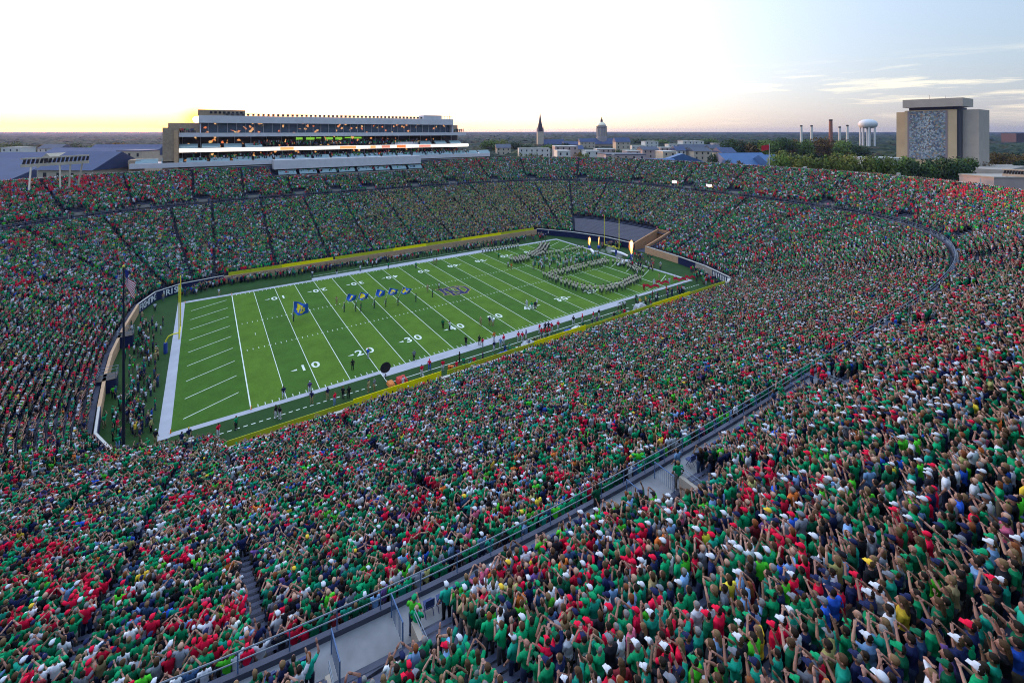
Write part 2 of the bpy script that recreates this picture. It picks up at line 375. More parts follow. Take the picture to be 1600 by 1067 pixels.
# ------------------------------------------------------------------ ring wall round the field
fwall = empty('field_wall', (0, 0, 0), 'low padded wall round the field with tan stone and navy panels', 'wall')
def seg_pts(i0, i1):
    return [IP[k % len(IP)] for k in range(i0, i1 + 1)]
def wall_run(pts, name, m, z0, z1, w, off=0):
    mb = MB()
    for a, b in zip(pts[:-1], pts[1:]): mb.obox(a, b, w, z0, z1)
    return mb.build(name, m, fwall)
def lerp(a, b, t): return (a[0] + (b[0] - a[0]) * t, a[1] + (b[1] - a[1]) * t)
near0, near1 = IP[0], IP[1]
wall_run([(-49, -34.2), (55, -34.2), (60, -32.3)], 'near_wall', M_TAN, 0, 1.8, .4)
wall_run([(-49, -34.2), (55, -34.2), (60, -32.3)], 'near_wall_cap', M_CAP, 1.803, 1.895, .5)
wall_run([(54.2, 34.3), (-47, 34.3)], 'far_wall', M_TAN, 0, 1.75, .4)
wall_run([(-47, 34.3), (-56, 32.9), (-60.7, 29.5), (-63.1, 22.8)], 'left_far_corner_padding', M_NAVY, 0, 1.95, .4); LPAD = SC.objects['left_far_corner_padding']
wall_run([(-47, 34.3), (-56, 32.9), (-60.7, 29.5), (-63.1, 22.8)], 'left_far_corner_cap', M_CAP, 1.953, 2.06, .3)
wall_run([(-63.1, 22.8), (-64.0, 10), (-64.2, 0), (-63.8, -8), (-63.05, -17)], 'left_end_wall', M_TAN, 0, 2.0, .4)
wall_run([(-63.05, -17), (-62.4, -23.3), (-60, -28.3), (-59.6, -28.5)], 'left_near_corner_padding', M_NAVY, 0, 1.95, .4)
wall_run([(-63.05, -17), (-62.4, -23.3), (-60, -28.3), (-50.2, -31.6), (-49, -34.2)], 'left_near_corner_cap', M_CAP, 1.953, 2.06, .26)
wall_run([(-60, -28.3), (-50.2, -31.6), (-49, -34.2)], 'near_left_wall', M_CONC2, 0, 1.95, .4)
wall_run([(60, -32.3), (62.6, -26.6)], 'right_near_corner_padding', M_NAVY, 0, 1.95, .4)
wall_run([(62.6, -26.6), (63.8, -24), (64.6, -20.8)], 'right_gate', M_CONC2, 0, 1.9, .4)
wall_run([(64.6, -20.8), (65.9, -14.8)], 'right_end_padding', M_NAVY, 0, 1.95, .4)
wall_run([(65.9, -14.8), (66.3, -11), (67.3, -2.6)], 'right_end_wall', M_TAN, 0, 2.0, .4)
wall_run([(67.2, 1.3), (66.9, 6), (66.0, 13), (61.7, 24), (54.2, 34.3)], 'right_far_corner_padding', M_NAVY, 0, 1.95, .4)
wall_run([(60, -32.3), (63.8, -24), (66, -14.5), (67.3, -2.6)], 'right_end_cap', M_CAP, 2.003, 2.12, .46)
wall_run([(67.2, 1.3), (66.9, 6), (66.0, 13), (61.7, 24), (54.2, 34.3)], 'right_far_cap', M_CAP, 1.953, 2.1, .46)
M_YEL = mat('yellow_banner', (1.0, .84, .0), .6, .05, 1); M_LIME = mat('olive_banner', (.52, .52, .02), .6, .08, 1)
def banner(x0, x1, y, m, z0=2.0, z1=3.0):
    mb = MB(); n = max(2, int((x1 - x0) / 1.2)); xs = np.linspace(x0, x1, n + 1)
    for a, b in zip(xs[:-1], xs[1:]): mb.box(a, b - .02, y - .03, y + .03, z0, z1)
    return mb.build('banner', m, fwall)
for a, b, m in ((-49, -34.5, M_LIME), (-34.5, -21.5, M_YEL), (-20.5, -4, M_LIME), (-4, 8, M_YEL), (8, 27, M_LIME), (27, 40, M_YEL), (40, 54, M_LIME)): banner(a, b, -34.45, m, 1.9 if m is M_YEL else 2.2, 3.05 if m is M_YEL else 2.9)
for a, b, m in ((-46, -33.5, M_LIME), (-33.5, -20, M_YEL), (-19.5, -2, M_LIME), (-2, 9, M_YEL), (9, 22, M_LIME), (22, 38, M_YEL), (38, 53, M_LIME)): banner(a, b, 34.35, m, 1.753, 2.6)
# letters FIGHTING IRISH on the far left corner padding
M_LET = mat('white_lettering', (.75, .76, .78), .6)
def wall_text(txt, path, z, size, inward, m, s0=.0, gap=1.0):
    path = [Vector((p[0], p[1])) for p in path]; L = [0]
    for a, b in zip(path[:-1], path[1:]): L.append(L[-1] + (b - a).length)
    s = s0
    for ch in txt:
        if ch == ' ': s += gap * 1.3; continue
        k = max(j for j in range(len(L) - 1) if L[j] <= s) if s < L[-1] else len(L) - 2
        d = (path[k + 1] - path[k]).normalized(); p = path[k] + d * (s - L[k]); nrm = Vector((-d.y, d.x)) * inward
        me = text_mesh(ch, size, .012, .035)
        o = bpy.data.objects.new('wall_letter', me); link(o, LPAD); me.materials.append(m)
        X = Vector((d.x, d.y, 0)); Y = Vector((0, 0, 1)); Zv = X.cross(Y)
        o.matrix_local = Matrix.Translation((p.x + nrm.x * .225, p.y + nrm.y * .225, z)) @ Matrix((X, Y, Zv)).transposed().to_4x4()
        o['label'] = f'white block letter {ch} on the navy padding'
        s += gap
# reading left to right seen from the field: start at (-63.1,22.8) going to (-56,32.9)
wall_text('FIGHTING IRISH', [(-63.1, 22.8), (-60.7, 29.5), (-56, 32.9), (-47, 34.3)], .98, 1.85, -1, M_LET, .55, .90)
for q in np.linspace(.08, .92, 9):
    x = 60 + 2.6 * q - .22; y = -32.3 + 5.7 * q + .09; mb = MB(); mb.box(-.02, .02, -.13, .13, .35, 1.75); o = mb.build('white_bar', M_LET, fwall); o.location = (x, y, 0); o.rotation_euler = (0, 0, math.atan2(5.7, 2.6) - math.pi / 2)
def medallion(x, y, ang, m):
    mb = MB(); mb.lathe([(.62, -.03), (.62, .03)], n=20); o = mb.build('gold_medallion', m, fwall)
    o.location = (x, y, 1.0); o.rotation_euler = (0, R(90), ang)
M_GOLD = mat('gold_paint', (.75, .50, .06), .5)
medallion(65.62, -15.6, R(180 - 12), M_GOLD); medallion(-62.8, -18.5, R(5), M_GOLD)
# tunnel at the right end
tn = empty('team_tunnel', (67, 2, 0), 'brick lined team tunnel cut into the right end stand', 'tunnel')
M_TUN = mat('tunnel_brick', (.42, .22, .12), .9, .2, 2)
def tloc(mb, name, m): o = mb.build(name, m, tn); o.location = (-67, -2, 0); return o
zt = low_z(TUN_ROWS / NL); TE = 67.6 + (LI[TUN[len(TUN) // 2]] - 1.5) * TUN_ROWS / NL + 1.5
for yy, nm in ((-3.0, 'side_wall'), (1.4, 'side_wall')):
    mb = MB(); mb.add([(67.2, yy - .2, 0), (TE, yy - .2, 0), (TE, yy - .2, zt + 1.1), (67.2, yy - .2, 2.3), (67.2, yy + .2, 0), (TE, yy + .2, 0), (TE, yy + .2, zt + 1.1), (67.2, yy + .2, 2.3)],
                      [(0, 1, 2, 3), (7, 6, 5, 4), (3, 2, 6, 7), (0, 3, 7, 4), (1, 5, 6, 2)])
    tloc(mb, nm, M_TUN)
mb = MB(); mb.box(TE - .3, TE, -2.8, 1.2, 2.6, zt + 1.0); tloc(mb, 'end_wall', M_TUN)
mb = MB(); mb.box(67.3, 100, -2.8, 1.2, -.5, .015); tloc(mb, 'tunnel_floor', M_CONC)
# grey tarpaulin over a block of closed seats left of the tunnel (as seen)
tp = MB(); n0, n1 = 9.8, 24.5
M_TARP = mat('grey_tarpaulin', (.052, .050, .072), .75, .15, .7)
ti = [i for i, r in enumerate(RAYS) if (r[4] == 'right' and r[5] > 1.9) or (r[4] == 'fr' and r[5] < 48)]
vs = []; rows = list(range(1, 13))
for r in rows:
    p = row_pts(0, r / NL)
    for i in ti: vs.append((p[i][0], p[i][1], low_z(r / NL) + .55 + .05 * math.sin(i * 1.7 + r)))
nn = len(ti); fs = [(a * nn + b, a * nn + b + 1, (a + 1) * nn + b + 1, (a + 1) * nn + b) for a in range(len(rows) - 1) for b in range(nn - 1)]
tp.add(vs, fs); o = tp.build('seat_tarpaulin', M_TARP); setp(o, 'big grey tarpaulin stretched over closed seats behind the right goalpost', 'tarpaulin')
TARP_XY = set(ti)
# ------------------------------------------------------------------ ground, pitch and markings
def ground_mat(name, c1, c2, scale):
    m = bpy.data.materials.new(name); m.use_nodes = True; nt = m.node_tree; b = nt.nodes['Principled BSDF']; b.inputs['Roughness'].default_value = .95; b.inputs['Specular IOR Level'].default_value = .1
    tc = nt.nodes.new('ShaderNodeTexCoord'); nz = nt.nodes.new('ShaderNodeTexNoise'); nz.inputs['Scale'].default_value = scale; nz.inputs['Detail'].default_value = 8
    nt.links.new(tc.outputs['Object'], nz.inputs[0]); r = nt.nodes.new('ShaderNodeValToRGB'); nt.links.new(nz.outputs[0], r.inputs[0])
    r.color_ramp.elements[0].position = .35; r.color_ramp.elements[0].color = (*c1, 1); r.color_ramp.elements[1].position = .65; r.color_ramp.elements[1].color = (*c2, 1)
    nt.links.new(r.outputs[0], b.inputs[0]); return m
g = MB(); g.add([(-20000, -20000, 0), (20000, -20000, 0), (20000, 20000, 0), (-20000, 20000, 0)], [(0, 1, 2, 3)])
o = g.build('ground', ground_mat('countryside', (.012, .022, .012), (.026, .036, .02), .004)); o.location.z = -.05; o['kind'] = 'structure'
# apron of artificial turf inside the wall and the pitch itself, striped every five yards
YD = .9144
def turf_mat():
    m = bpy.data.materials.new('turf'); m.use_nodes = True; nt = m.node_tree; N = nt.nodes; L = nt.links; b = N['Principled BSDF']; b.inputs['Roughness'].default_value = .9; b.inputs['Specular IOR Level'].default_value = .15
    tc = N.new('ShaderNodeTexCoord'); sp = N.new('ShaderNodeSeparateXYZ'); L.new(tc.outputs['Object'], sp.inputs[0])
    def mm(op, a, bb=None):
        n = N.new('ShaderNodeMath'); n.operation = op
        for i, x in enumerate((a, bb)):
            if x is None: continue
            if isinstance(x, (int, float)): n.inputs[i].default_value = x
            else: L.new(x, n.inputs[i])
        return n.outputs[0]
    cell = mm('FLOORED_MODULO', mm('FLOOR', mm('DIVIDE', mm('ADD', sp.outputs[0], 50 * YD), 5 * YD)), 2.0)
    inx = mm('LESS_THAN', mm('ABSOLUTE', sp.outputs[0]), 50 * YD); iny = mm('LESS_THAN', mm('ABSOLUTE', sp.outputs[1]), 24.4)
    inx2 = mm('LESS_THAN', mm('ABSOLUTE', sp.outputs[0]), 54.9)
    infield = mm('MULTIPLY', inx, iny); pitch = mm('MULTIPLY', inx2, iny)
    def rgb(c): n = N.new('ShaderNodeRGB'); n.outputs[0].default_value = (*c, 1); return n.outputs[0]
    def mix(f, a, bb):
        n = N.new('ShaderNodeMix'); n.data_type = 'RGBA'; L.new(f, n.inputs[0]); L.new(a, n.inputs[6]); L.new(bb, n.inputs[7]); return n.outputs[2]
    stripe = mix(cell, rgb((.078, .150, .015)), rgb((.050, .118, .015)))
    c = mix(pitch, rgb((.022, .058, .016)), rgb((.046, .112, .013)))
    c = mix(infield, c, stripe)
    nz = N.new('ShaderNodeTexNoise'); nz.inputs['Scale'].default_value = .35; nz.inputs['Detail'].default_value = 9; nz.inputs['Roughness'].default_value = .7; L.new(tc.outputs['Object'], nz.inputs[0])
    n2 = N.new('ShaderNodeTexNoise'); n2.inputs['Scale'].default_value = 4; n2.inputs['Detail'].default_value = 6; L.new(tc.outputs['Object'], n2.inputs[0])
    mr = N.new('ShaderNodeMapRange'); L.new(mm('ADD', mm('MULTIPLY', nz.outputs[0], .6), mm('MULTIPLY', n2.outputs[0], .4)), mr.inputs[0]); mr.inputs[1].default_value = .3; mr.inputs[2].default_value = .7; mr.inputs[3].default_value = .66; mr.inputs[4].default_value = 1.30
    hs = N.new('ShaderNodeHueSaturation'); L.new(c, hs.inputs['Color']); L.new(mr.outputs[0], hs.inputs['Value']); L.new(hs.outputs[0], b.inputs[0])
    bp = N.new('ShaderNodeBump'); bp.inputs['Strength'].default_value = .25; L.new(n2.outputs[0], bp.inputs['Height']); L.new(bp.outputs[0], b.inputs['Normal'])
    return m
g = MB(); g.prism([tuple(p) for p in (IP + (IP - IP.mean(0)) * .03)], -.02, 0.0)
o = g.build('playing_field', turf_mat()); o['kind'] = 'structure'
M_LINE = mat('field_paint_white', (.62, .66, .60), .9, .12, .8)
M_LINE2 = mat('field_paint_border', (.36, .36, .41), .9, .10, .5)
mk = MB()
def sheet(mb, x0, x1, y0, y1, z=.006): mb.add([(x0, y0, z), (x1, y0, z), (x1, y1, z), (x0, y1, z)], [(0, 1, 2, 3)])
XE, YE = 60 * YD, 24.384
for k in range(-50, 51, 5): w = .10 if abs(k) < 50 else .16; sheet(mk, k * YD - w / 2, k * YD + w / 2, -YE, YE)
# hash marks and side ticks each yard
for k in range(-49, 50):
    if k % 5 == 0: continue
    x = k * YD
    for y in (-6.1, 6.1): sheet(mk, x - .05, x + .05, y - .3, y + .3)
    for y in (-YE + .1, YE - .7): sheet(mk, x - .05, x + .05, y, y + .6)
for k in range(-45, 50, 5):
    for y in (-6.1, 6.1): sheet(mk, k * YD - .3, k * YD + .3, y - .05, y + .05, .010)
for s in (-1, 1): sheet(mk, s * 47 * YD - .05, s * 47 * YD + .05, -.5, .5)
# slanted end zone lines
for s in (-1, 1):
    for j in range(9):
        y = -20.6 + j * 5.1
        a = np.array((s * 53.6, y - 1.45 * 1)); b = np.array((s * 46.9, y + 1.45))
        if s > 0: a, b = np.array((46.9, y - 1.45)), np.array((53.6, y + 1.45))
        d = (b - a) / np.hypot(*(b - a)); n = np.array((-d[1], d[0])) * .06
        mk.add([(*(a + n), .006), (*(a - n), .006), (*(b - n), .006), (*(b + n), .006)], [(0, 1, 2, 3)])
# coaching box line and dashed limit line
sheet(mk, -27.4, 27.4, -28.35, -28.23); sheet(mk, -27.4, 27.4, 28.4, 28.5)
sheet(mk, -27.45, -27.33, -31.3, -24.6, .012)
for k in range(-60, 60):
    if abs(k) > 30 or True: sheet(mk, k * YD * 1.0 - .25 if abs(k) > 31 else -200, k * YD + .25 if abs(k) > 31 else -199.9, -27.95, -27.8)
o = mk.build('field_lines', M_LINE); o['kind'] = 'structure'
bd = MB()
XL, XR = -XE - 1.35, XE + .9
sheet(bd, XL, -XE, -YE - 1.0, YE + 1.0); sheet(bd, XE, XR, -YE - 1.0, YE + 1.0)
for s in (-1, 1):
    for x0, x1, w in ((-XE, -27.43, .9), (-27.43, 27.43, 2.0), (27.43, XE, .9)):
        sheet(bd, x0, x1, *sorted((s * YE, s * (YE + (w if s < 0 else w * 1.25)))), .006)
o = bd.build('field_border', M_LINE2); o['kind'] = 'structure'
M_DASH = M_LINE
# yard numbers
nums = []
def put_text(txt, x, y, size, rot, m, z=.012, off=.03, sp=1.0, name='yard_numbers', sx=1.0):
    me = text_mesh(txt, size, 0, off, sp); me.materials.append(m); o = bpy.data.objects.new(name, me); link(o); o.location = (x, y, z); o.rotation_euler = (0, 0, rot); o.scale = (sx, 1, 1); o['kind'] = 'structure'; return o
ar = MB()
for k in range(-40, 41, 10):
    n = 50 - abs(k)
    for s in (-1, 1):
        y = s * (-17.3 if s > 0 else 17.3) if False else (-17.2 * s)
        rot = 0 if s > 0 else math.pi
        d = str(n)
        for j, ch in enumerate(d):
            xx = k * YD + (-.95 if j == 0 else .95) * (1 if s > 0 else -1)
            put_text(ch, xx, y, 2.65, rot, M_LINE, .012, .05, 1, 'yard_number')
        if k: 
            sg = -1 if k < 0 else 1; x0 = k * YD + sg * 1.95
            ar.add([(x0, y - .25, .012), (x0 + sg * 1.0, y, .012), (x0, y + .25, .012)], [(0, 1, 2)])
for o in list(SC.objects):
    if o.name.startswith('yard_number'): pass
ar.build('number_arrow', M_LINE)['kind'] = 'structure'
# interlocked monogram at midfield
M_LOGO = mat('navy_field_paint', (.018, .022, .085), .9, .1, 1); M_LOGOG = mat('gold_field_paint', (.50, .36, .06), .9, .1, 1)
def monogram(mb, sc, grow, z, th=0, flip=1):
    """an N crossed through a D, slab serifs; strokes as flat bars"""
    def bar(ax, ay, bx, by, w):
        a = np.array((ax, ay)) * sc; b = np.array((bx, by)) * sc; d = (b - a) / np.hypot(*(b - a)); w = w * sc / 2 + grow; a = a - d * grow; b = b + d * grow
        n = np.array((-d[1], d[0])) * w; P = [a + n, a - n, b - n, b + n]; P = [(p[0], p[1]) for p in P]
        if th: mb.prism(P, z, z + th)
        else: mb.add([(x, y, z) for x, y in P], [(0, 1, 2, 3)])
    S = .17
    bar(-.62, -.30, -.62, .62, S); bar(.30, -.62, .30, .30, S); bar(-.68, .62, .34, -.62, S * 1.1)          # N
    bar(-.82, .62, -.44, .62, S * .8); bar(-.82, -.30, -.44, -.30, S * .8); bar(.10, .30, .50, .30, S * .8); bar(.14, -.62, .5, -.62, S * .8)
    bar(-.28, -.55, -.28, .55, S)                                                                         # D
    bar(-.42, .55, .42, .55, S * .9); bar(-.42, -.55, .42, -.55, S * .9); bar(.42, .55, .78, .26, S); bar(.78, .30, .78, -.30, S); bar(.42, -.55, .78, -.26, S)
for gr, z, m, nm in ((.10, .014, M_LOGOG, 'midfield_emblem_outline'), (.0, .020, M_LOGO, 'midfield_emblem')):
    mb = MB(); monogram(mb, 4.3, gr, z); o = mb.build(nm, m); o['kind'] = 'structure'
# separate overlapping bars so no two lie in one plane
for nm in ('midfield_emblem_outline', 'midfield_emblem'):
    me = bpy.data.objects[nm].data
    for k, p in enumerate(me.polygons):
        for vi in p.vertices: me.vertices[vi].co.z += k * .0003
# pylons
for (x, y), lb in {(-XE, -YE): 'at the near left corner of the end zone', (-45.72, -YE): 'where the left goal line meets the near sideline', (XE, -YE): 'at the near right corner of the field', (-XE, YE): 'at the far left corner of the end zone', (-45.72, YE): 'where the left goal line meets the far sideline'}.items():
    mb = MB(); mb.box(-.06, .06, -.06, .06, .05, .46).box(-.09, .09, -.09, .09, .013, .05); o = mb.build('pylon', mat('orange_foam', (.85, .22, .03), .7)); o.location = (x, y + (-.1 if y < 0 else .1), 0)
    setp(o, 'small orange corner pylon ' + lb, 'pylon', 'orange pylons')
# goal posts
M_POST = mat('yellow_post_paint', (.80, .66, .03), .4)
def goal(x, s, lb):
    e = empty('goalpost', (x, 0, 0), lb, 'goalpost', 'goalposts')
    mb = MB(); mb.tube([(s * 2.05, 0, 0), (s * 2.05, 0, 1.3), (s * 2.0, 0, 2.2), (s * 1.6, 0, 2.85), (s * .9, 0, 3.05), (0, 0, 3.05)], .11, 10); mb.build('gooseneck', M_POST, e, True)
    mb = MB(); mb.tube([(0, -2.82, 3.05), (0, 2.82, 3.05)], .08, 8); mb.build('crossbar', M_POST, e)
    for y in (-2.82, 2.82): mb = MB(); mb.tube([(0, y, 3.05), (0, y, 12.2)], .085, 8); mb.build('upright', M_POST, e)
    mb = MB(); mb.lathe([(.28, 0.01), (.3, .1), (.3, 1.75), (.24, 1.85)], s * 2.05, 0, 14); mb.build('base_padding', mat('royal_padding', (.02, .05, .26), .5), e)
goal(-XE, -1, 'yellow goalpost at the left end beside the flagpole'); goal(XE, 1, 'yellow goalpost at the far right end near the flames')
# flagpole with the striped national flag
fp = empty('flagpole', (-59.0, -28.9, 0), 'tall dark flagpole at the near left corner of the field', 'flagpole')
PH = 22.8
mb = MB(); mb.tube([(0, 0, .01), (0, 0, PH * .5), (0, 0, PH)], [.17, .13, .07], 10); mb.build('pole', mat('dark_bronze', (.012, .014, .03), .5), fp)
mb = MB(); mb.box(-.35, .35, -.35, .35, .01, 1.9); mb.build('base_padding', M_NAVY, fp)
mb = MB(); mb.lathe([(.02, PH), (.14, PH + .1), (.14, PH + .2), (.02, PH + .3)], n=10); mb.build('finial', M_GOLD, fp)
print('pole top px', pj(-59.0, -28.9, PH))
fl = empty('national_flag', (-59.0, -28.9, PH - .2), 'red white and blue striped flag hanging limp from the tall flagpole', 'flag')
def flag_grid(nu, nv, f): return [[f(u / nu, v / nv) for u in range(nu + 1)] for v in range(nv + 1)]
def flagpos(u, v):                    # limp drape: swings out along the view's right and down
    out = 1.15 * u + .12 * math.sin(u * 9 + v * 3); drop = -1.75 * v - 1.75 * u * (1.0)
    return (out * RT[0] + .12 * math.sin(u * 8) * FW[0] + .08, out * RT[1] + .12 * math.sin(u * 8) * FW[1], drop)
def flag_part(name, u0, u1, v0, v1, m, off=0):
    mb = MB(); n = 10; g0 = [[flagpos(u0 + (u1 - u0) * a / n, v0 + (v1 - v0) * b / 3) for a in range(n + 1)] for b in range(4)]
    vs = [p for r in g0 for p in r] + [(p[0] + .02 * FW[0], p[1] + .02 * FW[1], p[2]) for r in g0 for p in r]; W = n + 1; K = 4 * W
    fs = [(b * W + a, b * W + a + 1, (b + 1) * W + a + 1, (b + 1) * W + a) for b in range(3) for a in range(n)]
    fs += [tuple(K + i for i in reversed(f)) for f in fs]
    mb.add(vs, fs); return mb.build(name, m, fl)
MR, MW, MBL = mat('flag_red', (.55, .02, .04), .8), mat('flag_white', (.75, .75, .78), .8), mat('flag_blue', (.02, .03, .2), .8)
for k in range(13):
    flag_part('stripe', .0 if k > 6 else .42, 1, k / 13, (k + 1) / 13, MR if k % 2 == 0 else MW)
flag_part('canton', 0, .42, 0, 7 / 13, MBL)
# camera platforms at the left end wall
M_DK = mat('black_plastic', (.015, .015, .02), .5)
for (x, y), lb in (((-63.4, -8.6), 'nearer navy camera platform against the left end wall'), ((-63.2, 7.2), 'farther navy camera platform against the left end wall')):
    e = empty('camera_platform', (x, y, 0), lb, 'platform', 'navy camera platforms', 0)
    mb = MB(); mb.box(-1.1, 1.1, -1.1, 1.1, .01, 1.9); mb.build('padded_skirt', M_NAVY, e)
    mb = MB(); mb.box(-1.15, 1.15, -1.15, 1.15, 1.903, 2.0); mb.build('deck', M_DK, e)
    mb = MB()
    for zz in (2.5, 2.95): mb.tube([(-1.1, -1.1, zz), (1.1, -1.1, zz), (1.1, 1.1, zz), (-1.1, 1.1, zz), (-1.1, -1.1, zz)], .035, 5)
    for a in (-1.1, 1.1):
        for b in (-1.1, 1.1): mb.tube([(a, b, 2), (a, b, 2.95)], .04, 5)
    mb.build('railing', M_STEEL, e)
# round black reflector on the near sideline
e = empty('round_screen', (-27.3, -27.0, 0), 'big round black mesh screen on a stand at the near sideline', 'screen')
mb = MB(); mb.lathe([(.80, -.04), (.84, 0), (.80, .04)], n=24); o = mb.build('disc', mat('black_mesh', (.02, .022, .03), .8), e); o.location = (0, 0, 1.75); o.rotation_euler = (R(90), 0, YAW - math.pi / 2 + .5)
mb = MB(); mb.tube([(0, 0, .01), (0, 0, .8)], .05, 6); [mb.tube([(0, 0, .7), (.5 * math.cos(a), .5 * math.sin(a), .02)], .03, 5) for a in (0, 2.1, 4.2)]; mb.build('stand', M_DK, e)
# benches along both walls
def bench(x, y, L, m, lb, grp, wrap=None):
    e = empty('team_bench', (x, y, 0), lb, 'bench', grp)
    mb = MB(); mb.box(-L / 2, L / 2, -.2, .2, .42, .48); mb.build('seat', m, e)
    mb = MB(); mb.box(-L / 2, L / 2, -.32, -.26, .55, .95); mb.build('backrest', wrap or m, e)
    mb = MB()
    for q in np.linspace(-L / 2 + .2, L / 2 - .2, max(2, int(L / 1.5))): mb.box(q - .03, q + .03, -.3, .16, .012, .42)
    mb.build('frame', M_STEEL, e)
M_RB = mat('royal_bench', (.03, .07, .35), .5)
WH = mat('bench_white', (.65, .67, .70), .5)
xs = [gp(u, v)[0] for u, v in ((712, 577), (740, 567), (770, 557), (900, 522), (925, 513), (948, 506))]
bw = ['second', 'third', 'fourth', 'fifth', 'sixth']
for k, (x, m) in enumerate(zip((-16, -10.5, -6, 1.5, 7.5, 12.5, 17.5), (M_NAVY, WH, M_RB, WH, M_NAVY, M_RB, M_NAVY))):
    bench(x, -32.3, 4.2, m, ('first' if k == 0 else 'last' if k == 6 else bw[k - 1]) + ' team bench from the left along the near yellow wall', 'team benches along the near wall', WH if k % 2 == 0 else M_NAVY)
for k, x in enumerate((-19, -13, -7, 0, 6)):
    bench(x, 32.4, 5, M_RB if k % 2 else M_NAVY, f'{"first second third fourth fifth".split()[k]} team bench from the left along the far tan wall', 'team benches along the far wall', WH if k % 2 else M_NAVY)
def lump(name, x, y, w, d, h, m, lb, cat, grp=None):       # a tarp thrown over equipment
    mb = MB(); n = 10; pts = []
    for j in range(n + 1):
        for i in range(n + 1):
            a, b = i / n * 2 - 1, j / n * 2 - 1; e_ = max(0, 1 - max(abs(a), abs(b)) ** 4) ** .5
            zz = h * e_ * (.8 + .25 * mnoise.noise(Vector((a * 2 + x, b * 2 + y, 0)))); pts.append((a * w / 2, b * d / 2, max(.012, zz)))
    mb.add(pts, [(j * (n + 1) + i, j * (n + 1) + i + 1, (j + 1) * (n + 1) + i + 1, (j + 1) * (n + 1) + i) for j in range(n) for i in range(n)])
    o = mb.build(name, m); o.location = (x, y, 0); return setp(o, lb, cat, grp)
M_BT = mat('blue_tarp', (.02, .06, .45), .5); M_GT = mat('grey_tarp', (.42, .42, .46), .6, .1, 2); M_BG = mat('beige_tarp', (.5, .36, .28), .7)
for (u, v), w, h, m, lb in (((788, 560), 2.6, 1.3, M_BT, 'royal blue tarp over equipment beside the near wall'), ((812, 551), 2.8, 1.2, M_GT, 'pale grey tarp over equipment, left one of two by the near wall'), ((826, 545), 3.0, 1.6, M_GT, 'taller grey tarp over equipment by the near wall'),
                            ((840, 541), 3.2, 1.1, M_BG, 'beige tarp covering gear next to the grey tarps'), ((902, 519), 2.6, 1.3, mat('white_tarp', (.6, .6, .62), .6), 'striped white and grey tarp near the right end of the benches'), ((889, 523), 1.6, 1.2, M_BT, 'small bright blue tarp near the right benches'), ((1000, 484), 3.0, 1.6, M_GT, 'pale grey block tarp near the right end of the yellow wall'),
                            ((628, 597), 1.6, 1.0, mat('red_cooler', (.6, .05, .04), .5), 'red covered drinks station beside the yellow wall'), ((611, 602), 1.0, .7, mat('orange_cooler', (.65, .2, .05), .5), 'small orange cooler table beside the yellow wall')):
    x, y = gp(u, v); lump('equipment_tarp', x, y, w, 1.6, h, m, lb, 'tarp')
# coolers
mo = mat('cooler_orange', (.75, .16, .03), .5)
for k, u in enumerate((704, 708, 712, 716)):
    x, y = gp(u, 579); mb = MB(); mb.lathe([(.2, .013), (.22, .1), (.24, .55), (.2, .6), (.08, .66)], n=12); o = mb.build('drinks_cooler', mo); o.location = (x, y + .4, 0)
    setp(o, 'round orange drinks cooler in a row on the near sideline', 'cooler', 'orange coolers')
# team entrance inflatables and flames
x, y = 57.3, -5.3
def vol_emit(name, col, st):
    m = bpy.data.materials.new(name); m.use_nodes = True; n = m.node_tree; n.nodes.clear(); o = n.nodes.new('ShaderNodeOutputMaterial'); v = n.nodes.new('ShaderNodeEmission'); v.inputs[0].default_value = (*col, 1); v.inputs[1].default_value = st; n.links.new(v.outputs[0], o.inputs['Volume']); return m
M_FL = vol_emit('flame', (1, .28, .04), 1.0); M_FL2 = vol_emit('flame_core', (1, .60, .22), 2.6)
def flame(x, y, h, r, lb, z0=.9):
    e = empty('flame_jet', (x, y, 0), lb, 'flame', 'flame jets at the team entrance')
    for q_ in range(6):
        mb = MB(); dx_, dy_ = rnd.uniform(-.45, .45) * r, rnd.uniform(-.3, .3) * r; h_ = h * rnd.uniform(.65, 1.12)
        mb.tube([(dx_ * t * 1.6 + .12 * r * math.sin(t * 9 + q_), dy_ * t * 1.5, z0 + h_ * (t * .9 + .12 * q_ / 6)) for t in np.linspace(0, 1, 7)], [r * w_ for w_ in (.12, .28, .38, .42, .34, .2, .03)], 7); mb.build('flame_tongue', M_FL, e, True)
    for nm, m, k in (('flame_core', M_FL2, .5),):
        mb = MB(); P = []
        for i in range(9):
            t = i / 8; P.append((r * .35 * math.sin(t * 5 + x) * t, r * .3 * math.cos(t * 4) * t, z0 + h * t * (.96 if k < 1 else 1)))
        mb.tube(P, [k * r * q for q in (.22, .35, .48, .62, .78, .95, 1.05, .85, .12)], 10)
        mb.build(nm, m, e, True)
    mb = MB(); mb.box(-.35, .35, -.35, .35, .01, z0); mb.build('gas_nozzle', M_RB, e)
flame(56.3, 10.3, 3.0, .75, 'orange flame jet leftmost at the team entrance'); flame(58.8, 8.6, 3.2, .4, 'thin white flame jet beside the left orange flame'); flame(57.3, -5.3, 4.6, 1.05, 'largest white hot flame jet right of the team entrance', 1.6)
def arch(p, q, r, lb):
    P = [Vector((p[0] + (q[0] - p[0]) * t, p[1] + (q[1] - p[1]) * t, .35 + .25 * math.sin(t * math.pi))) for t in np.linspace(0, 1, 9)]
    mb = MB(); mb.tube(P, [r * (.6 + .4 * math.sin(t * math.pi)) for t in np.linspace(0, 1, 9)], 10); o = mb.build('inflatable_tube', mat('white_vinyl', (.72, .72, .78), .4), smooth=True); setp(o, lb, 'inflatable', 'white inflatable tubes at the entrance')
